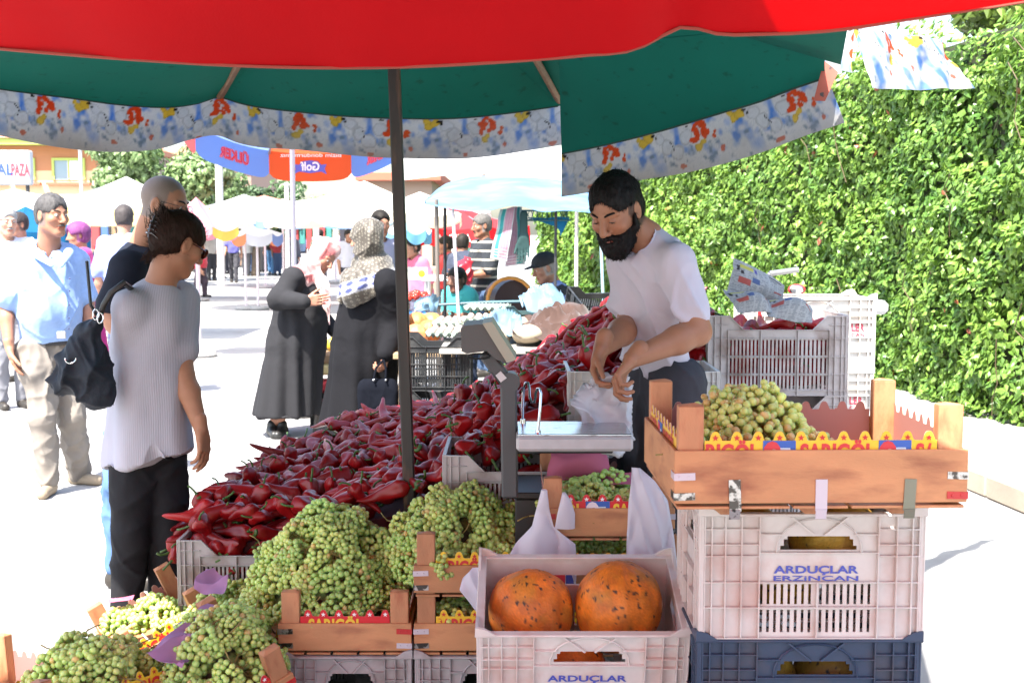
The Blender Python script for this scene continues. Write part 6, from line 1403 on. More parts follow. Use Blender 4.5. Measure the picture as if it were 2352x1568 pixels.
# shoulder bag
bgt = thing('shoulder_bag', 'dark navy slouchy shoulder bag hanging on the woman\'s left side', 'handbag', at(200, 925, 4.42))
c = Clay(); c.cone(at(208, 800, 4.42), at(172, 862, 4.42), .042, .046, .07, flat=(0, 1, 0), q=.8); c.cone(at(222, 765, 4.42), at(236, 900, 4.44), .035, .05, .06); c.cone(at(160, 868, 4.42), at(232, 888, 4.43), .042, .05, .05, flat=(0, 1, 0), q=.8); c.cone(at(205, 745, 4.42), at(228, 740, 4.42), .03, .03, .05); c.cone(at(195, 830, 4.42), at(222, 845, 4.43), .06, .062, .05, flat=(0, 1, 0), q=.8)
navy = M('navy_fabric', (.012, .017, .028), .6, bump=.5, bscale=70, spec=.3, var=.2, vscale=10); sculpt('bag_body', c.build(.005), navy, bgt, fold_fn(.012, 12, 8, amp2=.003), it=1)
mb = MB(); mb.tube([at(232, 742, 4.40), at(246, 700, 4.39), at(262, 672, 4.38), at(292, 650, 4.40), at(310, 664, 4.50), at(300, 720, 4.58)], .011, 8); mb.tube([at(240, 742, 4.46), at(216, 700, 4.40), at(207, 600, 4.44), at(222, 590, 4.5)][:3], .006, 6); part('strap', mb, M('strap_leather', (.02, .018, .018), .45), bgt, True)
mb = MB(); chrome = M('chrome', (.7, .7, .72), .12, metal=1.)
for (x, y) in ((228, 722), (238, 730)):
    mb = MB(); pts_ = [at(x+7*math.cos(a), y+12*math.sin(a), 4.375) for a in np.linspace(0, 2*PI, 14)[:-1]]; mb.tube(pts_, .0028, 6, closed=True); part('ring', mb, chrome, bgt, True)
mb = MB(); pts_ = [at(170+13*math.cos(a), 822+12*math.sin(a), 4.34) for a in np.linspace(0, PI, 9)]; mb.tube(pts_, .003, 6); part('ring', mb, chrome, bgt, True)
bgt.location.x -= .012
# --- bald man in navy polo
J = JJ(head=(378, 470, 5.2), neck=(330, 572, 5.25), chest=(335, 660, 5.28), belly=(340, 760, 5.3), pelvis=(335, 880, 5.3), sl=(310, 600, 5.48), sr=(290, 615, 5.05), er=(252, 720, 5.0), wr=(300, 800, 4.95), hl=(340, 900, 5.4), hr=(305, 900, 5.2), el=(370, 710, 5.5), wl=(385, 790, 5.5))
J['tf'] = Vector((.9, -.25, 0)); J['look'] = Vector((.93, -.12, -.22)); bb = Vector((J['pelvis'].x, J['pelvis'].y, 0))
for s, dx in (('l', .04), ('r', -.05)): h_ = J['h'+s]; J['k'+s] = Vector((h_.x+dx, h_.y-.03, .48)); J['a'+s] = Vector((h_.x+dx*1.2-.02, h_.y, .1)); J['t'+s] = J['a'+s]+Vector((.18, -.03, -.06))
bald, BH = person('balding grey haired man with glasses in a navy polo behind the woman', bb, J, dict(skin=(.40, .19, .115), fine=True, girth=1.08, neck_r=.064, hand_h=None, head_h=.0042, haircol=(.15, .14, .13), hair='paint', hairargs=dict(line=.085, temple=.03), browcol=(.04, .03, .025),
    top=True, tmat=cloth('navy_polo', (.012, .015, .026), .85), sleeve=.8, loose=.02, tummy=True, bottom='trousers', bmat=cloth('jeans', (.09, .17, .33), .9, .5, 300)), h=.010)
mb = MB(); 
for s in (-1, 1):
    mb.tube([BH.p(s*.076, -.012, .016), BH.p(s*.07, .05, .014), BH.p(s*.058, .088, .012)], .0016, 6); pts_ = [BH.p(s*(.033+.021*math.cos(a)), .1-.002*math.cos(a)*s, .002+.014*math.sin(a)) for a in np.linspace(0, 2*PI, 15)[:-1]]; mb.tube(pts_, .0013, 5, closed=True)
mb.tube([BH.p(-.012, .104, .006), BH.p(.012, .104, .006)], .0013, 5); part('glasses', mb, M('dark_metal'), bald, True)
c = Clay(); c.cone(at(318, 578, 5.2), at(348, 590, 5.15), .062, .06, .02, flat=(0, 0, 1), q=.5); c.cone(J['neck']+Vector((.0, 0, .01)), J['neck']+Vector((.02, 0, .12)), .062, .07, .004, 'sub'); sculpt('collar', c.build(.006), cloth('navy_polo', (.012, .015, .026)), bald, it=1)
# --- man with moustache in blue shirt
J = JJ(head=(120, 495, 7.15), neck=(112, 572, 7.2), chest=(108, 640, 7.2), belly=(115, 715, 7.2), pelvis=(118, 778, 7.22), sr=(45, 598, 7.12), sl=(170, 595, 7.3), er=(12, 700, 7.1), wr=(22, 800, 7.0), el=(200, 690, 7.35), wl=(205, 775, 7.25), hr=(82, 805, 7.15), hl=(155, 805, 7.3))
J['kr'] = at(97, 960, 7.05); J['ar'] = at(112, 1100, 7.1); J['tr'] = J['ar']+Vector((.02, -.2, -.06)); J['kl'] = at(170, 955, 7.25); J['al'] = at(178, 1080, 7.4); J['tl'] = J['al']+Vector((.2, -.07, -.06)); J['tf'] = Vector((.35, -.94, 0)); J['look'] = Vector((.82, -.55, -.04))
def check(V, N): return None
shb = M('blue_shirt', (.24, .36, .62), .85, bump=.6, bscale=34, sheen=.2, spec=.2, var=.08, vscale=60)
mu, MH = person('grey haired man with moustache in a light blue short sleeved shirt and beige trousers', (J['pelvis'].x, J['pelvis'].y, 0), J, dict(skin=(.34, .16, .10), fine=True, girth=1.08, neck_r=.062, hand_h=.004, head_h=.0055, haircol=(.10, .095, .095), strands=2500, slen=.014, hairargs=dict(thick=.009, line=.068), hamp=.004, mustache=(.12, .1, .09), browcol=(.06, .05, .045),
    handr=dict(d=Vector((.25, -.1, -1)), n=Vector((.8, .3, .1)), t=Vector((.2, -.9, 0)), curl=(.3, .4, .3)),
    top=True, tmat=shb, sleeve=.85, loose=.03, tummy=True, tq=.85, vneck=.03, vdeep=.12, fold=.014, bottom='trousers', bmat=cloth('beige_trousers', (.23, .205, .18), .9, .3, 200), leg=1.12, bfold=.016, shoemat=M('beige_shoe', (.3, .24, .17), .8)), h=.010)
mb = MB(); tfm = J['tf'].normalized()
c0 = at(122, 770, 6.98)
mb.box(at(141, 769, 7.0), (.05, .012, .042), Rz(.2), .003); part('buckle', mb, chrome, mu)
c = Clay(); PV = J['pelvis']+Vector((0, 0, -.01)); c.cone(PV+Vector((0, 0, .02)), PV-Vector((0, 0, .02)), .172, .172, .0, flat=tfm, q=.86); c.cut(PV+Vector((0, 0, .02)), (0, 0, 1)); c.cut(PV-Vector((0, 0, .02)), (0, 0, -1)); sculpt('belt', c.build(.009), M('belt', (.02, .02, .025), .5), mu, it=1)
mb = MB()
for y in (640, 668, 700, 730, 755): mb.lathe([(0, 0), (.006, 0), (.005, .002), (0, .003)], at(160-(y-640)*.02, y, 6.99-.0005*y*.0), 8, Rx(PI/2))
part('button', mb, M('button', (.04, .05, .12), .4), mu)
c = Clay(); c.cone(at(88, 585, 7.06), at(120, 610, 6.99), .03, .012, .01, flat=tfm, q=.4); c.cone(at(158, 580, 7.12), at(140, 612, 7.0), .03, .012, .01, flat=tfm, q=.4); sculpt('collar', c.build(.006), shb, mu, it=1)
# --- scarved women
def robe_fold(cx, cy, ztop, zhem, amp=.022, seed=0, n=7):
    def f(V, N):
        a = np.arctan2(V[:, 1]-cy, V[:, 0]-cx); w = np.clip((ztop-V[:, 2])/(ztop-zhem), 0, 1); return amp*w**.7*(np.sin(a*n+2*np.sin(a*2+seed))+.45*np.sin(a*(n*2-1)+seed))*np.clip(np.hypot(N[:, 0], N[:, 1])*1.4-.2, 0, 1)+.010*(1-w)*(.5-1.8*np.abs(fbm(V, 7, 3, seed)))
    return f
J = JJ(head=(742, 588, 9.15), neck=(705, 632, 9.2), chest=(698, 672, 9.2), belly=(690, 722, 9.2), pelvis=(680, 780, 9.2), sr=(672, 642, 9.0), sl=(705, 640, 9.4), er=(640, 688, 8.92), wr=(700, 692, 8.82), el=(735, 720, 9.4), wl=(768, 760, 9.3), hr=(665, 790, 9.1), hl=(690, 790, 9.3))
for s, px, py in (('l', 645, 985), ('r', 625, 1000)): J['k'+s] = at(660, 900, 9.2); J['a'+s] = at(px, py-20, 9.15); J['t'+s] = J['a'+s]+Vector((.1, -.15, -.05))
J['tf'] = Vector((.93, -.35, 0)); J['look'] = Vector((.72, -.5, -.55)); J['hup'] = Vector((.4, 0, 1))
grob = M('grey_coat', (.026, .026, .029), .9, bump=.5, bscale=30, spec=.1)
w1, H1 = person('woman in a long dark grey coat and pink headscarf bending her head', (J['pelvis'].x, J['pelvis'].y, 0), J, dict(male=False, skin=(.38, .18, .12), fine=True, hair=False, hs=.98, bottom='none', shoes=False, hand_h=.0045, head_h=.006,
    handr=dict(d=Vector((.9, .1, .1)), n=Vector((.1, .95, 0)), t=Vector((0, -.1, 1)), curl=(.15, .3, .25), sc=1.0), handl=dict(d=Vector((.3, -.2, -1)))), h=.012)
for k_, (px, py) in enumerate(((648, 985), (625, 1000))):
    A_0 = at(px, py-22, 9.15); A_0.z = .09; c = Clay(); shoe(c, A_0, A_0+Vector((-.02+.1*k_, -.25, 0)), w=.042); sculpt('shoe', c.build(.008), M('black_shoe', (.02, .02, .02), .25, coat=.5), w1, it=1)
c = Clay(); up = Vector((0, 0, 1)); tf = J['tf']; hem = Vector((at(655, 975, 9.2).x, 9.2, .16))
c.cone(J['sr'], J['sl'], .085, .08, .05); c.cone(J['neck']-up*.02, J['chest'], .09, .155, .06); c.cone(J['chest'], J['belly'], .175, .19, .06); c.cone(J['belly'], J['pelvis'], .19, .205, .06); c.cone(J['pelvis'], hem, .205, .245, .06)
c.cone(J['sr'], J['er'], .085, .078, .03); c.cone(J['er'], J['wr'], .075, .052, .03); c.cone(J['sl'], J['el'], .08, .07, .03); c.cone(J['el'], J['wl'], .07, .05, .03); c.cut(hem, (0, 0, -1))
sculpt('coat', c.build(.009), grob, w1, robe_fold(J['pelvis'].x, 9.2, J['chest'].z, hem.z, .022, 2), it=2)
def scarf_clay(H, neck, chest, drapes=(), thick=.018):
    c = Clay(); H.e(c, (0, -.018, .04), (.078+thick, .10+thick, .09+thick), .02); H.e(c, (0, -.01, -.045), (.075+thick*.8, .078+thick, .09), .05); c.cone(H.p(0, 0, -.09), neck, .07, .095, .06)
    for a, b, r1, r2 in drapes: c.cone(a, b, r1, r2, .05)
    H.e(c, (0, .125, -.022), (.058, .085, .088), .012, 'sub'); return c
def paint_scarf(c1, c2, sc, seed, hi=None):
    def f(V, N):
        n = fbm(V, sc, 3, seed)[:, None]; m = np.clip((n-.02)*7, 0, 1); C = np.array(c1)*(1-m)+np.array(c2)*m
        if hi: q = np.clip((fbm(V, sc*1.8, 2, seed+4)[:, None]-.2)*8, 0, 1); C = C*(1-q)+np.array(hi)*q
        return C
    return f
scm = M('scarf_cloth', rough=.6, attr='Col', bump=.25, bscale=120, sheen=.3)
sc1 = scarf_clay(H1, J['neck'], J['chest'], [(at(735, 640, 9.08), at(752, 700, 8.98), .045, .028), (at(752, 700, 8.98), at(757, 745, 8.95), .026, .014), (J['neck'], at(690, 640, 9.1), .1, .1)])
sculpt('headscarf', sc1.build(.007), scm, w1, fold_fn(.014, 8, 5, amp2=.004), paint_scarf((.55, .36, .34), (.42, .12, .12), 6.5, 3, (.6, .5, .45)), it=1)
J = JJ(head=(842, 548, 8.35), neck=(858, 618, 8.4), chest=(852, 690, 8.4), belly=(842, 760, 8.4), pelvis=(838, 830, 8.4), sl=(825, 650, 8.15), sr=(880, 645, 8.55), el=(905, 738, 8.3), wl=(884, 812, 8.15), er=(800, 740, 8.5), wr=(775, 790, 8.45), hl=(850, 850, 8.3), hr=(830, 850, 8.5))
J['sl'] = at(888, 652, 8.2); J['sr'] = at(818, 650, 8.55)
J['tf'] = Vector((-.9, -.1, 0)); J['look'] = Vector((-.92, .25, -.12))
w2, H2 = person('woman in a black coat and brown patterned headscarf holding a dark handbag', (J['pelvis'].x, J['pelvis'].y, 0), J, dict(male=False, skin=(.36, .17, .11), hair=False, bottom='none', hand_h=.004, head_h=.007,
    handl=dict(d=Vector((-.1, -.05, -1)), n=Vector((-.9, .3, 0)), t=Vector((-.2, .9, 0)), curl=(.9, 1.0, .6), sc=1.0), handr=False), h=.012)
hem = Vector((J['pelvis'].x-.05, 8.42, .12)); c = Clay(); c.cone(J['sl'], J['sr'], .095, .09, .05); c.cone(J['neck']-up*.05, J['chest'], .1, .18, .06); c.cone(J['chest'], J['belly'], .20, .205, .06); c.cone(J['belly'], J['pelvis'], .205, .215, .06); c.cone(J['pelvis'], hem, .215, .27, .06)
c.cone(J['sl'], J['el'], .095, .085, .03); c.cone(J['el'], J['wl'], .08, .06, .03); c.cone(J['sr'], J['er'], .08, .07, .03); c.cone(J['er'], J['wr'], .07, .05, .03); c.cut(hem, (0, 0, -1))
sculpt('coat', c.build(.009), M('black_coat', (.010, .010, .012), .9, bump=.5, bscale=30, spec=.1), w2, robe_fold(J['pelvis'].x, 8.4, J['chest'].z, hem.z, .02, 5), it=2)
sc2 = scarf_clay(H2, J['neck'], J['chest'], [(J['neck']-up*.02, at(820, 668, 8.2), .13, .11), (J['neck'], J['sl']-up*.0, .12, .08), (at(800, 640, 8.3), at(785, 690, 8.3), .06, .03), (J['neck'], at(870, 660, 8.25), .13, .1)], .02)
sc2.cut(at(850, 688, 8.3), (.38, 0, -1))
def paint2(V, N):
    P = V*np.array((1, 1, 1)); u = np.arctan2(V[:, 1]-8.38, V[:, 0]-J['neck'].x)*.16; z = V[:, 2]; base = np.array((.05, .04, .029)); C = np.tile(base, (len(V), 1))
    a = (u/.028) % 1; b = (z/.026+.5*np.floor(u/.028)) % 1; m = ((a-.5)**2/.05+(b-.5)**2/.09 < 1) & ((a-.5)**2/.012+(b-.5)**2/.025 > 1); C[m] = (.2, .18, .14)
    zz = z-(.30*(V[:, 0]-J['neck'].x)); zb = J['neck'].z-.075; band = (np.abs(zz-zb) < .045); C[band] = (.27, .27, .3); a = (u/.05) % 1; b = (zz/.045) % 1; m = band & ((a-.5)**2+(b-.5)**2 < .11); C[m] = (.02, .03, .12); return C
sculpt('headscarf', sc2.build(.0062), scm, w2, fold_fn(.010, 8, 9, amp2=.003), paint2, it=1)
hb = thing('handbag', 'black handbag held low by the woman in the brown scarf', 'handbag', at(865, 950, 8.1)); c = Clay(); c.box(at(868, 915, 8.12), (.28, .10, .2), .045, .02); c.cone(at(838, 880, 8.12), at(898, 880, 8.12), .035, .035, .05); sculpt('bag_body', c.build(.008), M('black_leather', (.005, .006, .01), .9, spec=.08, bump=.3, bscale=80), hb, fold_fn(.006, 10, 2), it=1)
mb = MB()
for dx in (-14, 14): mb.tube([at(872+dx, 872, 8.07), at(875+dx*.8, 845, 8.08), at(881, 826, 8.1)], .008, 8)
part('handle', mb, M('black_leather'), hb, True); mb = MB()
for dx in (-14, 14): mb.ball(at(872+dx, 872, 8.055), .008, 8)
part('stud', mb, chrome, hb, True)
# ---------------------------------------------------------------- scale
sct = thing('market_scale', 'electronic market scale with steel plate, bent wire holder and grey display head on a column', 'scale', at(1300, 1050, 3.62))
mb = MB(); mb.box((.182, 3.62, .934), (.34, .25, .044), None, .008); part('platform_body', mb, M('scale_white', (.42, .41, .42), .4, var=.1, vscale=30), sct)
mb = MB(); mb.box((.182, 3.62, .9595), (.332, .242, .006), None, .002); part('steel_plate', mb, M('steel_plate', (.55, .58, .62), .22, metal=.9, col2=(.16, .15, .15), c2scale=22, c2lo=.56, c2hi=.68, bump=.1, bscale=30, stretch=(1, 3, 1)), sct)
mb = MB(); mb.box((.182, 3.66, .9), (.24, .14, .022), None, .004); mb.box((.03, 3.67, .888), (.12, .06, .02), None, .004); part('base', mb, blackp, sct)
wy = lambda t: 3.70-.16*t
wp = [(1201, 966), (1201, 925), (1203, 890), (1207, 879), (1213, 879), (1216, 890), (1217, 912), (1221, 923), (1227, 923), (1230, 912), (1230, 903), (1234, 893), (1240, 893), (1243, 903), (1240, 945), (1236, 990)]
mb = MB(); mb.tube([at(x, y, wy(i/15)) for i, (x, y) in enumerate(wp)], .0042, 8)
for (x, y, t) in ((1201, 970, 0), (1236, 995, 1)): mb.lathe([(.0, .0), (.010, 0), (.008, .016), (0, .018)], at(x, y+4, wy(t)), 10)
part('wire_holder', mb, chrome, sct, True)
mb = MB(); a, b = at(1168, 880, 3.64), at(1171, 1140, 3.64); mb.bar(a, b, .05, .06, (0, 1, 0), .006); part('column', mb, M('column_grey', (.045, .045, .05), .45), sct)
mb = MB(); mb.bar(at(1170, 884, 3.64), at(1112, 808, 3.64), .042, .05, (0, 1, 0), .006); mb.lathe([(0, -.032), (.03, -.032), (.03, .032), (0, .032)], at(1171, 876, 3.64), 20, Rx(PI/2)); part('hinge_arm', mb, M('column_grey'), sct, 40)
mb = MB(); mb.box((0, 0, 0), (.001, .001, .001)); mb = MB(); q = [at(x, y, 3.605) for x, y in ((1138, 862), (1150, 852), (1164, 868), (1150, 878))]; mb.poly(q[::-1], (0, .002, 0)); part('sticker', mb, M('sticker', (.55, .52, .52), .6), sct)
Yd = 3.55; body = [(1058, 756), (1066, 748), (1112, 744), (1162, 832), (1140, 826), (1118, 806), (1072, 812), (1060, 806)]; mb = MB(); mb.poly([at(x, y, Yd) for x, y in body][::-1], (0, .2, 0)); part('display_housing', mb, M('display_grey', (.065, .062, .06), .5, bump=.15, bscale=300), sct)
mb = MB(); mb.poly([at(x, y, Yd-.008) for x, y in ((1108, 743), (1130, 739), (1186, 826), (1164, 833))][::-1], (0, .216, 0)); part('display_front', mb, M('display_beige', (.33, .31, .24), .5), sct)
mb = MB(); pts_ = [at(1120+26*math.cos(a)-20, 818+6*math.sin(a), 3.6) for a in np.linspace(0, 2*PI, 14)[:-1]]; mb.tube(pts_, .003, 6, closed=True); part('cable', mb, blackp, sct, True)
mb = MB(); mb.box((.055, 3.86, .735), (.11, .30, .02), None, .003); mb.box((.055, 3.86, .36), (.09, .26, .72), None, .004); solo('dark_stand', mb, M('dark_wood', (.025, .02, .018), .5, var=.3, vscale=12), 'narrow dark wooden stand behind the column of the scale', 'stand')
# ---------------------------------------------------------------- papers
pk = M('pink_paper', (.62, .16, .27), .7, transl=.3, bump=.3, bscale=40); pu = M('purple_paper', (.50, .27, .48), .75, transl=.35, bump=.3, bscale=40)
def sheet(label, tl, tr, bl_, br, mat, name='paper_sheet', cat='paper', wob=.05, seed=1, paint=None, n=(40, 40), arch=0., u0=0.):
    tl, tr, bl_, br = [np.array(tuple(p)) for p in (tl, tr, bl_, br)]; a = np.linspace(0, 1, n[0])[:, None, None]; b = np.linspace(0, 1, n[1])[None, :, None]
    P = (tl*(1-b)+tr*b)*(1-a)+(bl_*(1-b)+br*b)*a; nn = np.cross(tr-tl, bl_-tl); nn /= np.linalg.norm(nn); Q = P.reshape(-1, 3)
    w = wob*(.8*fbm(Q, 7, 3, seed)+.5*crease(Q, (1, .2, .5), 11, seed)).reshape(P.shape[:2]); P = P-nn*(w+arch*np.sin(PI*a[..., 0])*np.sin(PI*b[..., 0]))[..., None]
    P = P+.012*np.stack([vnoise(P, 9, seed), vnoise(P, 9, seed+1), vnoise(P, 9, seed+2)], -1); U, V = b[..., 0]+0*a[..., 0], a[..., 0]+0*b[..., 0]
    mb = MB(); mb.grid(P, paint(U, V) if paint else None, thick=.001); return solo(name, mb, mat, label, cat, 50)
sheet('crumpled pink paper standing up behind the grapes under the scale', at(1262, 1042, 3.86), at(1385, 1014, 3.92), at(1258, 1098, 3.82), at(1402, 1094, 3.86), pk, wob=.05, seed=3, arch=.04)
sheet('flat pink paper edge along the back of the crate under the scale', at(1330, 1088, 3.9), at(1456, 1086, 3.86), at(1330, 1104, 3.82), at(1456, 1120, 3.78), pk, wob=.02, seed=6)
sheet('purple paper sheet with a bright sunlit corner beside the tilted grey post', at(480, 1322, 4.0), at(540, 1330, 3.95), at(452, 1372, 3.9), at(520, 1384, 3.85), pu, wob=.05, seed=8)
sheet('long purple paper sheet hanging over the lowest left crate', at(478, 1378, 3.62), at(512, 1392, 3.6), at(338, 1506, 3.34), at(418, 1535, 3.3), pu, wob=.04, seed=9)
for i, (y, l) in enumerate(((1244, 'upper thin purple paper layer between the two grape heaps'), (1272, 'lower thin purple paper layer between the two grape heaps'))): sheet(l, at(808, y-4, 4.05), at(880, y-2, 4.05), at(825, y+10, 3.9), at(880, y+12, 3.9), pu, wob=.02, seed=20+i)
sheet('pale pink paper lying in the sunlit tilted crate', at(262, 1372, 4.2), at(310, 1362, 4.2), at(250, 1392, 4.1), at(300, 1384, 4.1), pk, wob=.03, seed=12)
def news(U, V):
    C = np.ones(U.shape+(3,))*np.array((.42, .45, .48)); col = (U*5) % 1; row = (V*34) % 1
    ln = (row < .5) & (col > .08) & (col < .92) & (vnoise(np.stack([U*60, V*34//1*3., U*0], -1)) > -.35); C[ln] = (.22, .24, .27)
    for (a, b, c, d, k) in ((.1, .28, .45, .62, (.42, .1, .09)), (.3, .42, .35, .5, (.08, .13, .3)), (.1, .32, .1, .2, (.5, .5, .12)), (.34, .4, .1, .22, (.1, .1, .35)), (.05, .1, .15, .3, (.04, .04, .05)), (.12, .16, .26, .36, (.04, .04, .05)), (.62, .92, .08, .13, (.06, .06, .07)), (.62, .8, .17, .2, (.06, .06, .07)), (.5, .55, .4, .95, (.3, .33, .36)), (.7, .9, .5, .56, (.35, .1, .1))): C[(U > a) & (U < b) & (V > c) & (V < d)] = k
    return C
nm = M('newsprint', rough=.75, attr='Col', transl=.3, bump=.2, bscale=60)
sheet('printed newspaper sheet standing up on the peppers in the slatted crate', at(1690, 592, 4.75), at(1792, 652, 4.85), at(1662, 668, 4.75), at(1790, 700, 4.85), nm, 'newspaper', 'newspaper', .03, 3, news, (90, 90), .04)
sheet('newspaper wrapped over the peppers at the left of the slatted crate', at(1658, 668, 4.70), at(1775, 690, 4.74), at(1690, 722, 4.64), at(1770, 728, 4.68), nm, 'newspaper', 'newspaper', .04, 5, news, (60, 60), .05)
sheet('rolled newspaper lying at the right of the slatted crate', at(1762, 686, 4.74), at(1858, 706, 4.8), at(1768, 726, 4.66), at(1862, 740, 4.72), nm, 'newspaper', 'newspaper', .03, 8, news, (60, 60), .06)
# ---------------------------------------------------------------- scooter behind the crates
sc_ = thing('scooter', 'white scooter parked by the ivy behind the white crates', 'scooter', (1.65, 6.3, 0)); wp_ = M('scooter_white', (.6, .6, .6), .3, coat=.5)
c = Clay(); c.cone((1.5, 6.3, .75), (1.68, 6.3, .92), .12, .13, .1); c.cone((1.3, 6.3, .4), (1.32, 6.3, 1.05), .12, .10, .08); c.cone((1.35, 6.3, .35), (1.75, 6.3, .4), .1, .12, .08); sculpt('scooter_body', c.build(.02), wp_, sc_)
mb = MB(); mb.box((1.72, 6.3, 1.16), (.4, .22, .07), None, .02); part('seat', mb, M('white_seat', (.6, .6, .62), .5), sc_)
for x in (1.2, 1.85): mb = MB(); mb.lathe([(.12, -.05), (.22, -.05), (.25, 0), (.22, .05), (.12, .05)], (x, 6.3, .25), 20, Rx(PI/2)); part('wheel', mb, M('tyre'), sc_, True)
mb = MB(); mb.tube([at(1768, 628, 6.1), at(1800, 624, 6.1), at(1834, 619, 6.1)], .014, 8); mb.tube([(1.32, 6.3, 1.0), at(1770, 628, 6.1)], .016, 8); part('handlebar', mb, M('handle_metal', (.3, .3, .3), .35, metal=.6), sc_, True)
mb = MB(); mb.ball(at(1830, 665, 6.1), (.045, .012, .028), 16); part('mirror', mb, M('mirror_red', (.5, .04, .05), .3), sc_, True); mb = MB(); mb.ball(at(1830, 665, 6.088), (.036, .006, .021), 16); mb.tube([at(1838, 672, 6.1), at(1852, 690, 6.15)], .005, 6); part('mirror_glass', mb, chrome, sc_, True)
# ---------------------------------------------------------------- egg stall
tarp = thing('blue_tarpaulin', 'pale blue tarpaulin roof stretched over the egg stall on metal poles', 'tarpaulin', (far(1160, 10.5), 10.5, 0)); N_ = 60
top = lerp_poly([(975, 470), (1010, 432), (1060, 412), (1180, 408), (1280, 414), (1365, 432)], N_); bot = lerp_poly([(978, 470), (1000, 474), (1060, 483), (1110, 486), (1180, 472), (1200, 474), (1240, 486), (1300, 484), (1365, 490)], N_)
T = np.array([tuple(at(a, b, 11.8)) for a, b in top]); B = np.array([tuple(at(a, b, 9.4)) for a, b in bot]); w = np.linspace(0, 1, 20)[:, None, None]; P = T[None]*(1-w)+B[None]*w; P[..., 2] += .05*np.sin(PI*w[..., 0])+.035*fbm(P, 3, 3, 3)*np.sin(PI*w[..., 0])
mb = MB(); mb.grid(P, thick=.003); part('cloth', mb, M('tarp_blue', (.15, .31, .46), .5, transl=.35, bump=.5, bscale=14, col2=(.24, .38, .5), c2scale=3), tarp, 60)
for i, (a, b, r, col) in enumerate((((1002, 458, 9.5), (1012, 1000, 9.5), .016, 'pole_steel2'), ((1022, 470, 11.6), (1022, 905, 11.6), .016, 'dark_metal'), ((1040, 478, 9.45), (1068, 990, 9.5), .013, 'white_pole'), ((1277, 484, 9.6), (1272, 985, 9.6), .011, 'dark_metal'), ((1378, 488, 9.4), (1396, 992, 9.4), .013, 'teal_pole'))):
    mb = MB(); A0 = at(*a); B0 = at(*b); B0.z = 0; mb.tube([A0, B0], r, 8); part('pole', mb, M(col, {'pole_steel2': (.2, .17, .15), 'dark_metal': (.03, .03, .035), 'white_pole': (.62, .56, .6), 'teal_pole': (.3, .45, .5)}[col], .4, metal=.3), tarp, True)
mb = MB(); mb.tube([at(1004, 700, 9.48), at(1120, 694, 9.5), at(1310, 690, 9.55)], .012, 8); part('cross_bar', mb, M('teal_dark', (.05, .12, .15), .4), tarp, True)
mb = MB()
for k in range(9): mb.tube([at(1216+k*10, 484, 9.7), at(1208+k*12, 505, 9.7)], .003, 4); mb.tube([at(1208+k*12, 484, 9.7), at(1218+k*10, 505, 9.7)], .003, 4)
mb.tube([at(1195, 484, 9.7), at(1312, 484, 9.7)], .008, 6); mb.tube([at(1208, 506, 9.7), at(1312, 506, 9.7)], .008, 6); part('net_shelf', mb, M('teal_net', (.03, .12, .14), .5), tarp)
sheet('bright blue cloth corner tied under the tarpaulin', at(1205, 500, 9.75), at(1308, 500, 9.75), at(1282, 520, 9.75), at(1288, 545, 9.75), M('cloth_blue', (.01, .25, .5), .7, transl=.4), 'hanging_cloth', 'cloth', .01, 3)
def stripes(U, V):
    C = np.ones(U.shape+(3,))*np.array((.36, .46, .45)); k = (U*9) % 3
    C[(U > .18) & (U < .40)] = (.04, .28, .28); m = (U > .45) & (U < .95); C[m] = (.35, .12, .2); C[m & ((U*26) % 1 < .45)] = (.5, .4, .42); C[(V > .8) & (((V*40) % 1) < .4)] = (.55, .5, .52); return C
tw = M('towel', rough=.9, attr='Col', transl=.2, bump=.4, bscale=60)
sheet('striped pink and green towel hanging at the left under the tarpaulin', at(1150, 478, 9.5), at(1182, 474, 9.5), at(1124, 592, 9.5), at(1166, 600, 9.5), tw, 'towel', 'towel', .02, 3, stripes, (60, 60)); sheet('striped green and white towel hanging beside the dark glove', at(1176, 476, 9.6), at(1200, 476, 9.6), at(1160, 614, 9.6), at(1208, 608, 9.6), tw, 'towel', 'towel', .02, 6, lambda U, V: stripes(1-U, V), (60, 60))
c = Clay(); hand_clay(c, at(1203, 540, 9.55), (0, 0, -1), (0, -1, 0), (-1, 0, 0), (.05, .1, .1), 1.15, thumb=(.9, .4, 0)); c.cone(at(1203, 492, 9.55), at(1203, 545, 9.55), .03, .035, .02, flat=(0, 1, 0), q=.5); tag(sculpt('work_glove', c.build(.006), M('glove', (.015, .05, .05), .8)), 'dark green rubber glove hanging fingers down under the tarpaulin', 'glove')
tb_ = thing('stall_table', 'low stall table covered in white and brown cloth behind the peppers', 'table', (.35, 8, 0)); mb = MB(); mb.box((.33, 8.15, .855), (1.5, 2.3, .03), None, .004); part('table_top', mb, M('table_white', (.3, .28, .25), .8), tb_)
for x in (-.38, 1.02):
    for y in (7.1, 9.2): mb = MB(); mb.box((x, y, .42), (.05, .05, .84)); part('leg', mb, M('dark_metal'), tb_)
sheet('brown cloth crumpled over sacks behind the pepper heap', at(1195, 745, 8.0), at(1360, 715, 8.2), at(1180, 790, 7.1), at(1372, 775, 7.1), M('brown_cloth', (.05, .024, .017), .9, bump=.5, bscale=20, sheen=.2), 'brown_cloth', 'cloth', .12, 4, None, (50, 60), .10)
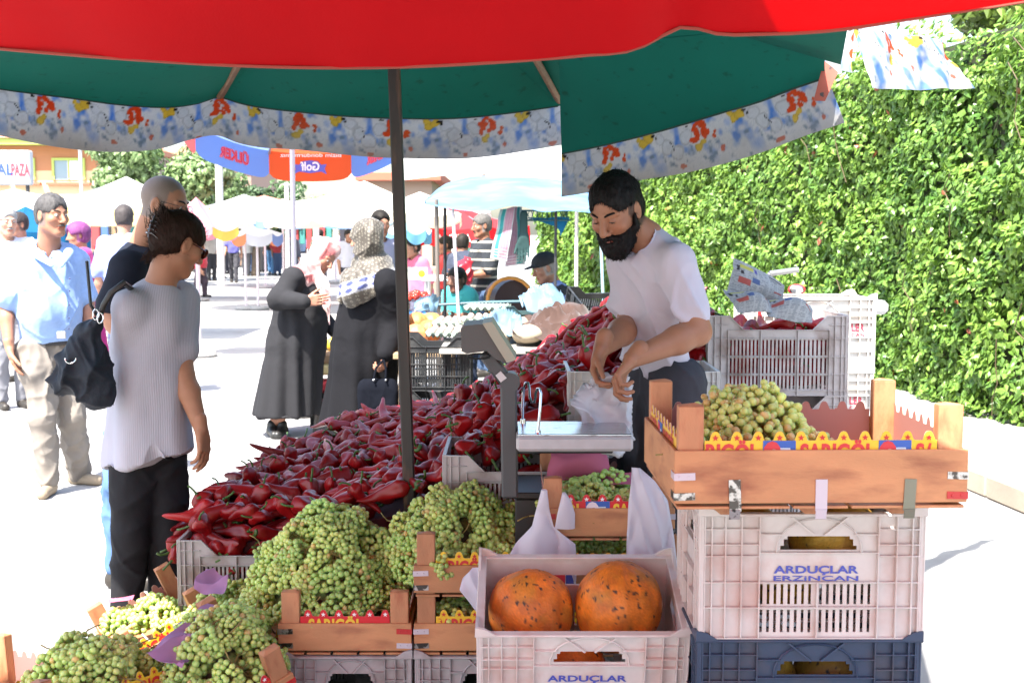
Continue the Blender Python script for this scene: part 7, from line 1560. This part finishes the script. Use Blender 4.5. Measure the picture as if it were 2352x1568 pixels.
for i, (x, y, Y_, r_) in enumerate(((1215, 768, 7.2, (.09, .12, .06)), (1185, 750, 7.8, (.10, .12, .07)), (1130, 776, 7.3, (.12, .12, .05)))): 
    c = Clay(); c.ell(at(x, y, Y_), r_, .02); tag(sculpt('white_sack', c.build(.012), M('sack_white', (.34, .28, .2), .8, bump=.5, bscale=30), None, fold_fn(.012, 9, i)), ('white sack nearest the pepper heap on the stall table', 'white sack under the edge of the brown cloth', 'flat white bag left on the table behind the scale display')[i], 'sack')
# eggs
em = MB(); n_ = 12; em.lathe([(.0219*math.sin(PI*i/n_)*(1-.12*math.cos(PI*i/n_)), .029*(1-math.cos(PI*i/n_))) for i in range(n_+1)], (0, 0, 0), 12); egg = mesh_from('egg', em.arr(), em.f, [M('egg', (.36, .3, .26), .45, var=.15, vscale=1)], None, True)
tr_ = MB(); X, Y_ = np.meshgrid(np.linspace(-.145, .145, 46), np.linspace(-.145, .145, 46), indexing='ij'); Z = .022*np.cos(X*2*PI/.05)*np.cos(Y_*2*PI/.05)+.022; tr_.grid(np.stack([X, Y_, Z], 2)[::-1], thick=.003); tray = mesh_from('tray', tr_.arr(), tr_.f, [M('tray_pulp', (.19, .24, .21), .9, bump=.4, bscale=80)], None, True)
EN = ((1120, 706, 8.3, 0, 'greenish egg tray, upper one of the stack in the middle of the stall'), (1118, 732, 8.2, 1, 'egg tray, lower one of the stack in the middle of the stall'), (1046, 742, 8.3, 1, 'egg tray at the left end of the egg stall'), (1035, 765, 7.6, 1, 'egg tray nearest the left pole of the egg stall'), (1165, 745, 8.8, 1, 'egg tray right of the middle stack, half under plastic'))
for (x, y, Y0, full, lab) in EN:
    t = link('egg_tray', tray); tag(t, lab, 'egg tray', 'egg trays on the stall'); t.location = at(x, y+6, Y0); t.rotation_euler = (0, 0, random.uniform(-.3, .3))
    if full:
        for i in range(5):
            for j in range(5):
                e = link('egg', egg); tag(e, 'egg in the '+lab.replace(' in the middle of the stall', ' mid stall').replace(', half under plastic', ''), 'egg', 'eggs in the trays'); e.location = t.location+Vector((-.1+.05*i, -.1+.05*j, .004)); e.rotation_euler = (random.uniform(-.15, .15), random.uniform(-.15, .15), 0)
tealp = plast('teal_plastic', (.03, .10, .13), (.06, .1, .1))
crate('B', tealp, (.16, 8.4, .875), R(12), 'teal plastic crate standing on the egg stall', h=.17); crate('B', blackp, (.68, 8.6, .90), R(20), 'dark plastic crate tipped up at the right of the egg stall', rx=R(24), h=.2)
bl2 = M('film_blue', (.2, .32, .42), .3, transl=.4, bump=.4, bscale=30)
for i, a in enumerate((((1195, 702), (1290, 668), (1215, 716), (1300, 700), 8.3, 'pale blue plastic film bunched over the teal crate'), ((1100, 742), (1180, 735), (1110, 770), (1200, 762), 7.6, 'white and blue plastic bags lying among the eggs'), ((955, 690), (1000, 680), (950, 728), (1005, 730), 9.2, 'white plastic bags lying behind the orange melons'))): sheet(a[5], at(*a[0], a[4]), at(*a[1], a[4]+.3), at(*a[2], a[4]-.4), at(*a[3], a[4]-.3), bl2, 'plastic_film', 'plastic film', .12, 5+i, None, (40, 40), .05)
crate('B', blackp, (-.45, 7.25, .62), 0, 'black lattice crate, top of the stack right of the dark pole', w=.42, d=.4); crate('B', blackp, (-.45, 7.25, .305), 0, 'black lattice crate, middle of the stack right of the dark pole', w=.42, d=.4); crate('B', blackp, (-.45, 7.25, -.01), 0, 'black lattice crate at the bottom right of the dark pole', w=.42, d=.4)
for i, (x, y, Y0, c_) in enumerate(((958, 744, 8.6, (.55, .2, .05)), (985, 762, 8.4, (.6, .16, .05)), (955, 772, 8.2, (.62, .2, .08)), (990, 744, 8.8, (.6, .22, .08)))): melon(at(x, y, Y0), 20+i, .085, 1.0, c_, ('pale orange melon on top of the pile right of the dark pole', 'orange melon at the right of the pile behind the black crate', 'orange melon lowest in the pile behind the black crate', 'orange melon at the back of the pile behind the black crate')[i], ns=10)
mt_ = thing('melon_table', 'small low table carrying the orange melons', 'table', (-.66, 8.5, 0)); mb = MB(); mb.box((-.59, 8.5, .72), (.40, .9, .04), None, .005); part('table_top', mb, M('old_wood'), mt_)
for x in (-.74, -.44):
    for y in (8.12, 8.88): mb = MB(); mb.box((x, y, .35), (.04, .04, .7)); part('leg', mb, M('old_wood'), mt_)
bt = thing('barrel', 'round dark barrel with an orange rim behind the striped vendor', 'barrel', (far(1180, 11.3), 11.3, 0)); mb = MB(); mb.lathe([(0, -.2), (.2, -.2), (.22, 0), (.2, .18), (0, .18)], at(1170, 690, 11.5), 24, Rx(PI/2)@Ry(.3)); part('drum', mb, M('barrel_dark', (.03, .012, .015), .4), bt, 30)
mb = MB(); pts_ = [at(1172, 690, 11.26)+Vector((.21*math.cos(a), 0, .21*math.sin(a))) for a in np.linspace(0, 2*PI, 20)[:-1]]; mb.tube(pts_, .018, 8, closed=True); part('rim', mb, M('rim_orange', (.6, .25, .04), .5), bt, True)
# tomatoes and blue crates further back
for i in range(2): crate('B', M('blue_plastic', (.06, .22, .5), .4), (far(952, 12.4), 12.5, .3+.16*i), 0, ('lower', 'upper')[i]+' blue crate of the stack under the tomatoes', w=.34, d=.3, h=.15)
crate('B', M('blue_plastic'), (far(952, 12.4), 12.5, .62), 0, 'white and yellow card box under the tomatoes', w=.34, d=.3, h=.13); mb = MB(); P = at(957, 628, 12.2); mb.box(P, (.22, .01, .12)); mb2 = solo('price_card', mb, M('card_white', (.6, .6, .58), .7), 'white card with a yellow spot hanging below the tomatoes', 'card'); mb = MB(); mb.ball(P+Vector((.05, -.008, 0)), (.035, .003, .035), 12); part('yellow_spot', mb, M('yellow_spot', (.7, .5, .02), .6), mb2)
tm = MB(); tm.ball((0, 0, 0), (.034, .034, .028), 12); tom = mesh_from('tomato', tm.arr(), tm.f, [M('tomato', (.5, .03, .012), .25)], None, True)
for i in range(46):
    o = link('tomato', tom); tag(o, 'bright red tomato piled on the far stall right of the dark pole', 'tomato', 'tomatoes on the far stall'); x = random.uniform(-.17, .17); y = random.uniform(-.15, .15); o.location = (far(958, 12.5)+x, 12.5+y, .80+.13*math.cos(x*7)*math.cos(y*6)-.02*random.random())
wt_ = thing('white_table', 'white plastic table right of the tomatoes', 'table', (far(1010, 13.5), 13.5, 0)); mb = MB(); mb.box((far(1010, 13.5), 13.5, 1.03), (.36, .6, .05), None, .01); part('table_top', mb, M('plastic_white', (.65, .65, .65), .4), wt_)
for x in (-.15, .15):
    for y in (-.25, .25): mb = MB(); mb.tube([(far(1010, 13.5)+x, 13.5+y, 0), (far(1010, 13.5)+x*.9, 13.5+y*.9, 1.02)], .02, 6); part('leg', mb, M('plastic_white'), wt_)
# goods behind the scarved women
crate('B', blackp, (far(775, 9.9), 9.9, .42), 0, 'black crate with yellow fruit seen between the scarved women', w=.4, d=.35, h=.2); crate('B', blackp, (far(772, 9.7), 9.7, .0), 0, 'black crate standing low between the scarved women', w=.4, d=.35, h=.25)
for i in range(6): mb = MB(); mb.ball((0, 0, .05), (.05, .05, .055), 12); solo('yellow_fruit', mb, M('yellow_skin', (.6, .45, .04), .4), 'yellow fruit in the black crate between the scarved women', 'fruit', True, 'yellow fruits between the scarved women'); bpy.data.objects[-1] if False else None; [o for o in bpy.data.objects if o.name.startswith('yellow_fruit')][-1].location = (far(762, 9.9)+.09*(i % 3), 9.82+.1*(i//3), .58)
for i, (px, py, c_, l) in enumerate(((738, 845, (.6, .5, .25), 'bag of yellow grains on the ground between the scarved women'), (742, 885, (.5, .04, .05), 'red boxed goods on the ground between the scarved women'), (740, 820, (.25, .16, .09), 'tray of brown nuts between the scarved women'))): mb = MB(); mb.box(at(px, py, 9.75), (.2, .25, .09), None, .02); solo('goods_box', mb, M('goods%d' % i, c_, .8, bump=.6, bscale=60), l, 'box')
mb = MB(); mb.box(at(740, 965, 9.4), (.10, .2, .32), Ry(.15), .02); solo('brown_bag', mb, M('dark_leather', (.04, .03, .025), .4), 'small dark bag standing at the feet of the scarved women', 'bag')
# ---------------------------------------------------------------- other people
_n = [0]
def gp(label, px, Y, ytop, ang, top, bot, bottom='trousers', arms=('down', 'down'), walk=0., h=.012, group=None, base=None, **k):
    hg_ = 1.55+(530-ytop)/(F/Y*1.0); b = Vector((far(px, Y), Y, 0)); J = stand(b, R(ang), hg_*.995, walk=walk, arms=arms, lean=k.pop('lean', 0)); _n[0] += 1
    cfg = dict(skin=(.38, .19, .12), haircol=(.03, .025, .02), top=True, tmat=M('top_%d' % _n[0], top, .9, bump=.5, bscale=20, sheen=.2), bmat=M('bottom_%d' % _n[0], bot, .9, bump=.5, bscale=20), bottom=bottom, loose=.03, sleeve=.8, hairargs=dict(thick=.012), fseed=_n[0]); cfg.update(k)
    return person(label, b, J, cfg, group, h)
def stripe_mat(name, c1, c2, s): 
    m = M(name, c1, .9); nt = m.node_tree; w = nt.nodes.new('ShaderNodeTexWave'); w.bands_direction = 'Z'; w.inputs['Scale'].default_value = s; tc = nt.nodes.new('ShaderNodeTexCoord'); nt.links.new(tc.outputs['Object'], w.inputs[0]); r = nt.nodes.new('ShaderNodeValToRGB'); r.color_ramp.elements[0].position = .84; r.color_ramp.elements[0].color = (*c1, 1); r.color_ramp.elements[1].position = .89; r.color_ramp.elements[1].color = (*c2, 1); nt.links.new(w.outputs['Fac'], r.inputs[0]); nt.links.new(r.outputs[0], nt.nodes['Principled BSDF'].inputs[0]); return m
v, vh = gp('grey haired vendor in a dark striped polo shirt under the blue tarpaulin', 1112, 13, 492, 205, (.05, .05, .06), (.05, .09, .17), arms=('fwd', 'fwd'), h=.009, tmat=stripe_mat('striped_polo', (.016, .02, .026), (.3, .28, .24), 3.4), haircol=(.16, .15, .14), mustache=(.05, .04, .035), head_h=.006, hand_h=.006, fine=True, girth=1.02, skin=(.3, .14, .085))
c = Clay(); c.ell(at(1060, 628, 12.6), (.11, .09, .14), .02); c.cone(at(1075, 596, 12.6), at(1062, 620, 12.6), .02, .08, .03); tag(sculpt('red_bag', c.build(.009), M('red_plastic', (.5, .03, .05), .35, transl=.3), None, fold_fn(.02, 9, 2)), 'crumpled red plastic bag held by the striped vendor', 'plastic bag')
gp('boy in a turquoise and navy t-shirt bending over the egg stall', 1068, 12.0, 622, 235, (.05, .42, .40), (.02, .03, .06), arms=('fwd', 'fwd'), lean=.25, skin=(.2, .1, .07))
gp('dark haired person in navy seen from behind beside the red bag', 1062, 15.5, 540, 80, (.03, .04, .07), (.03, .03, .04)); gp('child in a bright red top behind the egg stall', 1027, 16.5, 545, 190, (.55, .03, .03), (.05, .05, .08))
gp('person in a pink t-shirt behind the tomatoes', 968, 15, 548, 220, (.6, .12, .2), (.1, .1, .15), lean=.2)
# seated man with cap
Ys = 10.4; b = Vector((far(1272, Ys), Ys, 0)); J = stand(b, R(196), 1.72, arms=('fwd', 'fwd')); dz = 1.72*1.0-(1.55-(578-530)/(F/Ys)); 
for k in ('head', 'neck', 'chest', 'belly', 'pelvis', 'sl', 'sr', 'el', 'wl', 'er', 'wr', 'hl', 'hr'): J[k] = J[k]-Vector((0, 0, dz))
J['head'] += Vector((-.05, -.02, -.02)); J['look'] = Vector((-.9, -.25, -.3)); f_ = Vector((math.cos(R(196)), math.sin(R(196)), 0))
for s in 'lr': J['k'+s] = J['h'+s]+f_*.42+Vector((0, 0, -.02)); J['a'+s] = J['k'+s]+Vector((0, 0, -.42)); J['a'+s].z = .1; J['t'+s] = J['a'+s]+f_*.2
sm, smh = person('elderly man in a black cap, dark vest and blue shirt sitting behind the stall', b, J, dict(skin=(.34, .17, .11), fine=True, head_h=.006, hand_h=.006, haircol=(.3, .28, .26), top=True, tmat=M('shirt_blue2', (.16, .22, .42), .9, bump=.5, bscale=25), sleeve=1.9, loose=.03, bottom='trousers', bmat=M('bottom_seat', (.03, .03, .04), .9)), h=.010)
c = Clay(); smh.e(c, (0, -.012, .055), (.092, .114, .085), .01); smh.e(c, (0, .11, .045), (.07, .07, .010), .015); c.box(smh.p(0, 0, -.03), (.4, .4, .11), .003, .004, 'sub', smh.rot); sculpt('cap', c.build(.006), M('cap_black', (.012, .013, .016), .8), sm)
c = Clay(); c.cone(J['sl'], J['sr'], .085, .085, .03); c.cone(J['neck']-Vector((0, 0, .03)), J['chest'], .08, .155, .05); c.cone(J['chest'], J['pelvis'], .178, .18, .05, flat=f_, q=.85); c.cone(J['neck']+f_*.05, J['belly']+f_*.25, .035, .05, .01, 'sub'); c.cone(J['neck'], J['neck']+Vector((0, 0, .2)), .075, .09, .0, 'sub'); sculpt('vest', c.build(.009), M('vest_black', (.012, .014, .02), .85), sm, fold_fn(.006, 7, 4))
mb = MB(); mb.box((b.x, b.y, .28), (.38, .38, .5), None, .02); solo('seat_box', mb, M('old_wood'), 'wooden box the man in the black cap sits on', 'box')
G1 = 'market visitors in the distance'
gp('white haired man in a white shirt at the left edge', 14, 10.6, 475, -50, (.6, .6, .66), (.2, .2, .22), mustache=(.6, .6, .6), haircol=(.6, .6, .6), skin=(.5, .28, .2), group=G1, fine=True, head_h=.007)
gp('dark haired man with a violet collar beside the white haired man', 46, 12.5, 488, 235, (.4, .42, .62), (.1, .1, .15), group=G1, skin=(.34, .16, .10), fine=True, head_h=.008, haircol=(.06, .05, .05))
gp('woman with a purple flowered headscarf and magenta coat behind the blue shirted man', 184, 12.5, 515, 215, (.35, .02, .16), (.35, .02, .16), bottom='skirt', haircol=(.28, .08, .25), hairargs=dict(thick=.03, line=.075, low=-.13), hamp=.002, group=G1, male=False)
gp('man in a lilac blue t-shirt seen from behind next to the bald man', 285, 11.2, 470, 100, (.2, .25, .5), (.05, .06, .12), group=G1, haircol=(.08, .07, .07), skin=(.42, .22, .15), girth=1.1, arms=('down', 'down'), head_h=.008)
gp('man with short dark hair behind the brown headscarf', 872, 11.5, 483, -60, (.3, .3, .4), (.05, .05, .08), group=G1)
gp('young man in a violet t-shirt and dark jeans walking towards the camera', 535, 36.8, 520, -85, (.09, .09, .33), (.045, .045, .055), walk=.7, group=G1, h=.016, girth=.88)
gp('man in a white jacket walking with a white bag', 564, 42, 535, -80, (.62, .62, .62), (.12, .12, .13), walk=.5, group=G1, h=.02, sleeve=1.9)
gp('man in a black t-shirt and blue jeans carrying a sack on his shoulder', 622, 43, 524, -95, (.02, .02, .025), (.12, .28, .5), walk=.4, arms=('up', 'down'), group=G1, h=.018)
c = Clay(); c.cone(at(600, 534, 42.9), at(632, 540, 42.9), .2, .26, .1); tag(sculpt('sack', c.build(.03), M('sack_beige', (.5, .42, .3), .9), None, fold_fn(.03, 4, 3)), 'beige sack on the shoulder of the man in the black t-shirt', 'sack')
gp('woman in a grey blue coat and violet scarf right of the sack carrier', 668, 34, 530, 80, (.06, .07, .1), (.06, .07, .1), bottom='skirt', haircol=(.09, .08, .2), hairargs=dict(thick=.03, line=.075, low=-.13), group=G1, male=False, h=.018, sleeve=1.9)
gp('woman in a white and brown coat left of the walking young man', 484, 38, 526, -60, (.5, .45, .4), (.03, .03, .035), group=G1, h=.018, arms=('hip', 'down'), haircol=(.03, .03, .05), hairargs=dict(thick=.03, low=-.12)); gp('man in a red shirt and dark trousers just right of the bald man', 458, 28.5, 556, -20, (.5, .03, .05), (.05, .035, .05), group=G1, h=.016, walk=.5)
gp('person in dark patterned trousers carrying a yellow box', 506, 40, 540, -40, (.5, .4, .2), (.08, .08, .05), group=G1, h=.02, arms=('fwd', 'down')); gp('woman in a long black robe behind the sack carrier', 600, 46, 535, 120, (.015, .015, .018), (.015, .015, .018), bottom='skirt', haircol=(.015, .015, .018), hairargs=dict(thick=.035, low=-.13), group=G1, h=.022, male=False, sleeve=1.9)
for i, (px, Y, yt, an, c1, l) in enumerate(((445, 46, 532, 30, (.1, .25, .24), 'man in a teal shirt in front of the far stalls'), (645, 50, 537, 200, (.5, .3, .12), 'person in an orange brown top by the far stalls'), (690, 44, 532, -90, (.4, .5, .7), 'person in pale blue left of the pole of the advertising umbrella'), (735, 30, 528, 80, (.03, .06, .03), 'person in dark green behind the pink headscarf'), (800, 24, 528, -60, (.55, .55, .62), 'person in a pale shirt between the two headscarves'), (230, 40, 535, -40, (.15, .15, .2), 'distant dark dressed person left of the bald man'), (545, 52, 538, 40, (.55, .1, .12), 'distant person in a red top behind the walking young man'), (900, 30, 540, -80, (.2, .3, .5), 'distant person in blue by the dark pole'))): gp(l, px, Y, yt, an, c1, (.05, .05, .07), group=G1, h=.024)
# stalls and goods under the far umbrellas
for i, (px, Y, w_, c_, l) in enumerate(((470, 52, 2.2, (.25, .16, .1), 'brown draped far stall at the left'), (590, 55, 2.6, (.3, .2, .14), 'far stall with hanging clothes behind the walkers'), (650, 56, 1.6, (.35, .1, .08), 'reddish far stall behind the sack carrier'), (735, 40, 2.0, (.2, .2, .22), 'grey far stall behind the pink headscarf'), (130, 30, 2.6, (.2, .3, .42), 'bluish stall front behind the man in the blue shirt'), (235, 33, 1.6, (.12, .14, .12), 'dark van like stall left of the bald man'), (960, 26, 2.2, (.3, .25, .2), 'far stall under the red umbrella'))):
    t = thing('stall', l, 'market stall', (far(px, Y), Y, 0)); x = far(px, Y); mb = MB(); mb.box((x, Y, .4), (w_, 1.2, .8), None, .02); part('counter', mb, M('counter%d' % i, c_, .9, var=.3, vscale=3), t); mb = MB()
    for k in range(int(w_/.22)): hh = random.uniform(.5, .9); mb.box((x-w_/2+.12+k*.22, Y+.5, 1.75-hh/2), (.17, .06, hh), None, .01, col=random.choice(((.03, .03, .04), (.4, .05, .05), (.5, .48, .45), (.06, .12, .3), (.3, .18, .1), (.05, .2, .18))))
    part('hanging_clothes', mb, M('goods_mix', rough=.9, attr='Col'), t); mb = MB(); mb.tube([(x-w_/2, Y+.5, 0), (x-w_/2, Y+.5, 1.78), (x+w_/2, Y+.5, 1.78), (x+w_/2, Y+.5, 0)], .02, 6); part('rack', mb, M('dark_metal'), t)
# pale wide canopies behind the egg stall
mb = MB(); P = np.array([[tuple(at(px, yy+6*math.sin(px*.01)*k, Yc)) for px in np.linspace(905, 1330, 24)] for k, (yy, Yc) in enumerate(((345, 24), (380, 21), (412, 19)))]); mb.grid(P, thick=.01); ct = thing('canopy', 'wide pale canopy stretched high behind the blue tarpaulin', 'canopy', (far(1100, 21), 21, 0)); part('cloth', mb, M('canopy_white', (.7, .7, .7), .8, transl=.4), ct, True)
for px in (910, 1110, 1325): mb = MB(); a = at(px, 400, 19.5); mb.tube([(a.x, a.y, 0), (a.x, a.y, a.z)], .03, 8); part('pole', mb, M('post_white'), ct, True)
mb = MB(); a, b2_ = at(842, 462, 26), at(992, 415, 26); mb.box(((a.x+b2_.x)/2, 28, b2_.z/2), (b2_.x-a.x, 4, b2_.z)); hs = thing('building', 'low pale brown building with a red roof edge behind the dark pole', 'building', ((a.x+b2_.x)/2, 28, 0)); part('wall', mb, M('beige_wall', (.36, .28, .22), .9, var=.06, vscale=1), hs); mb = MB(); mb.box(((a.x+b2_.x)/2, 28, b2_.z+.08), (b2_.x-a.x+.4, 4.5, .16)); part('roof_edge', mb, M('red_sill'), hs)
mb = MB(); p_ = at(2246, 1128, 6.6); mb.ball((gr(2246, 1128).x, gr(2246, 1128).y, .025), .024, 12); solo('cherry_tomato', mb, M('tomato'), 'single small red tomato lying on the sunlit ground at the right', 'tomato', True)

_cr = random.Random(21); _tops = ((.5, .5, .55), (.08, .1, .3), (.45, .05, .06), (.03, .03, .04), (.1, .3, .28), (.45, .35, .12), (.3, .08, .3), (.25, .4, .6))
_w = ('white', 'navy', 'red', 'black', 'teal', 'mustard', 'purple', 'light blue'); _pl = ('between the pink umbrella and the first white post', 'just right of the first white post', 'below the advertising flap in the far row', 'left of the advertising umbrella pole', 'right of the advertising umbrella pole', 'behind the pink headscarf', 'left of the brown headscarf', 'beside the dark pole', 'behind the man in the blue shirt', 'left of the bald man')
for i, px in enumerate((472, 518, 578, 636, 655, 712, 760, 785, 150, 222, 905, 940)):
    k = (i*3+1) % 8; Y = _cr.uniform(40, 58); gp('far visitor in a %s top %s' % (_w[k], _pl[i % 10]) if i < 10 else ('far visitor in a %s top seen just past the dark pole' % _w[k]), px, Y, 530+_cr.uniform(1, 6), _cr.choice((-90, -60, 60, 90, 180, 0)), _tops[k], _cr.choice(((.04, .04, .06), (.12, .12, .14), (.06, .1, .2))), group='far visitors among the stalls', h=.03, walk=_cr.uniform(0, .5))
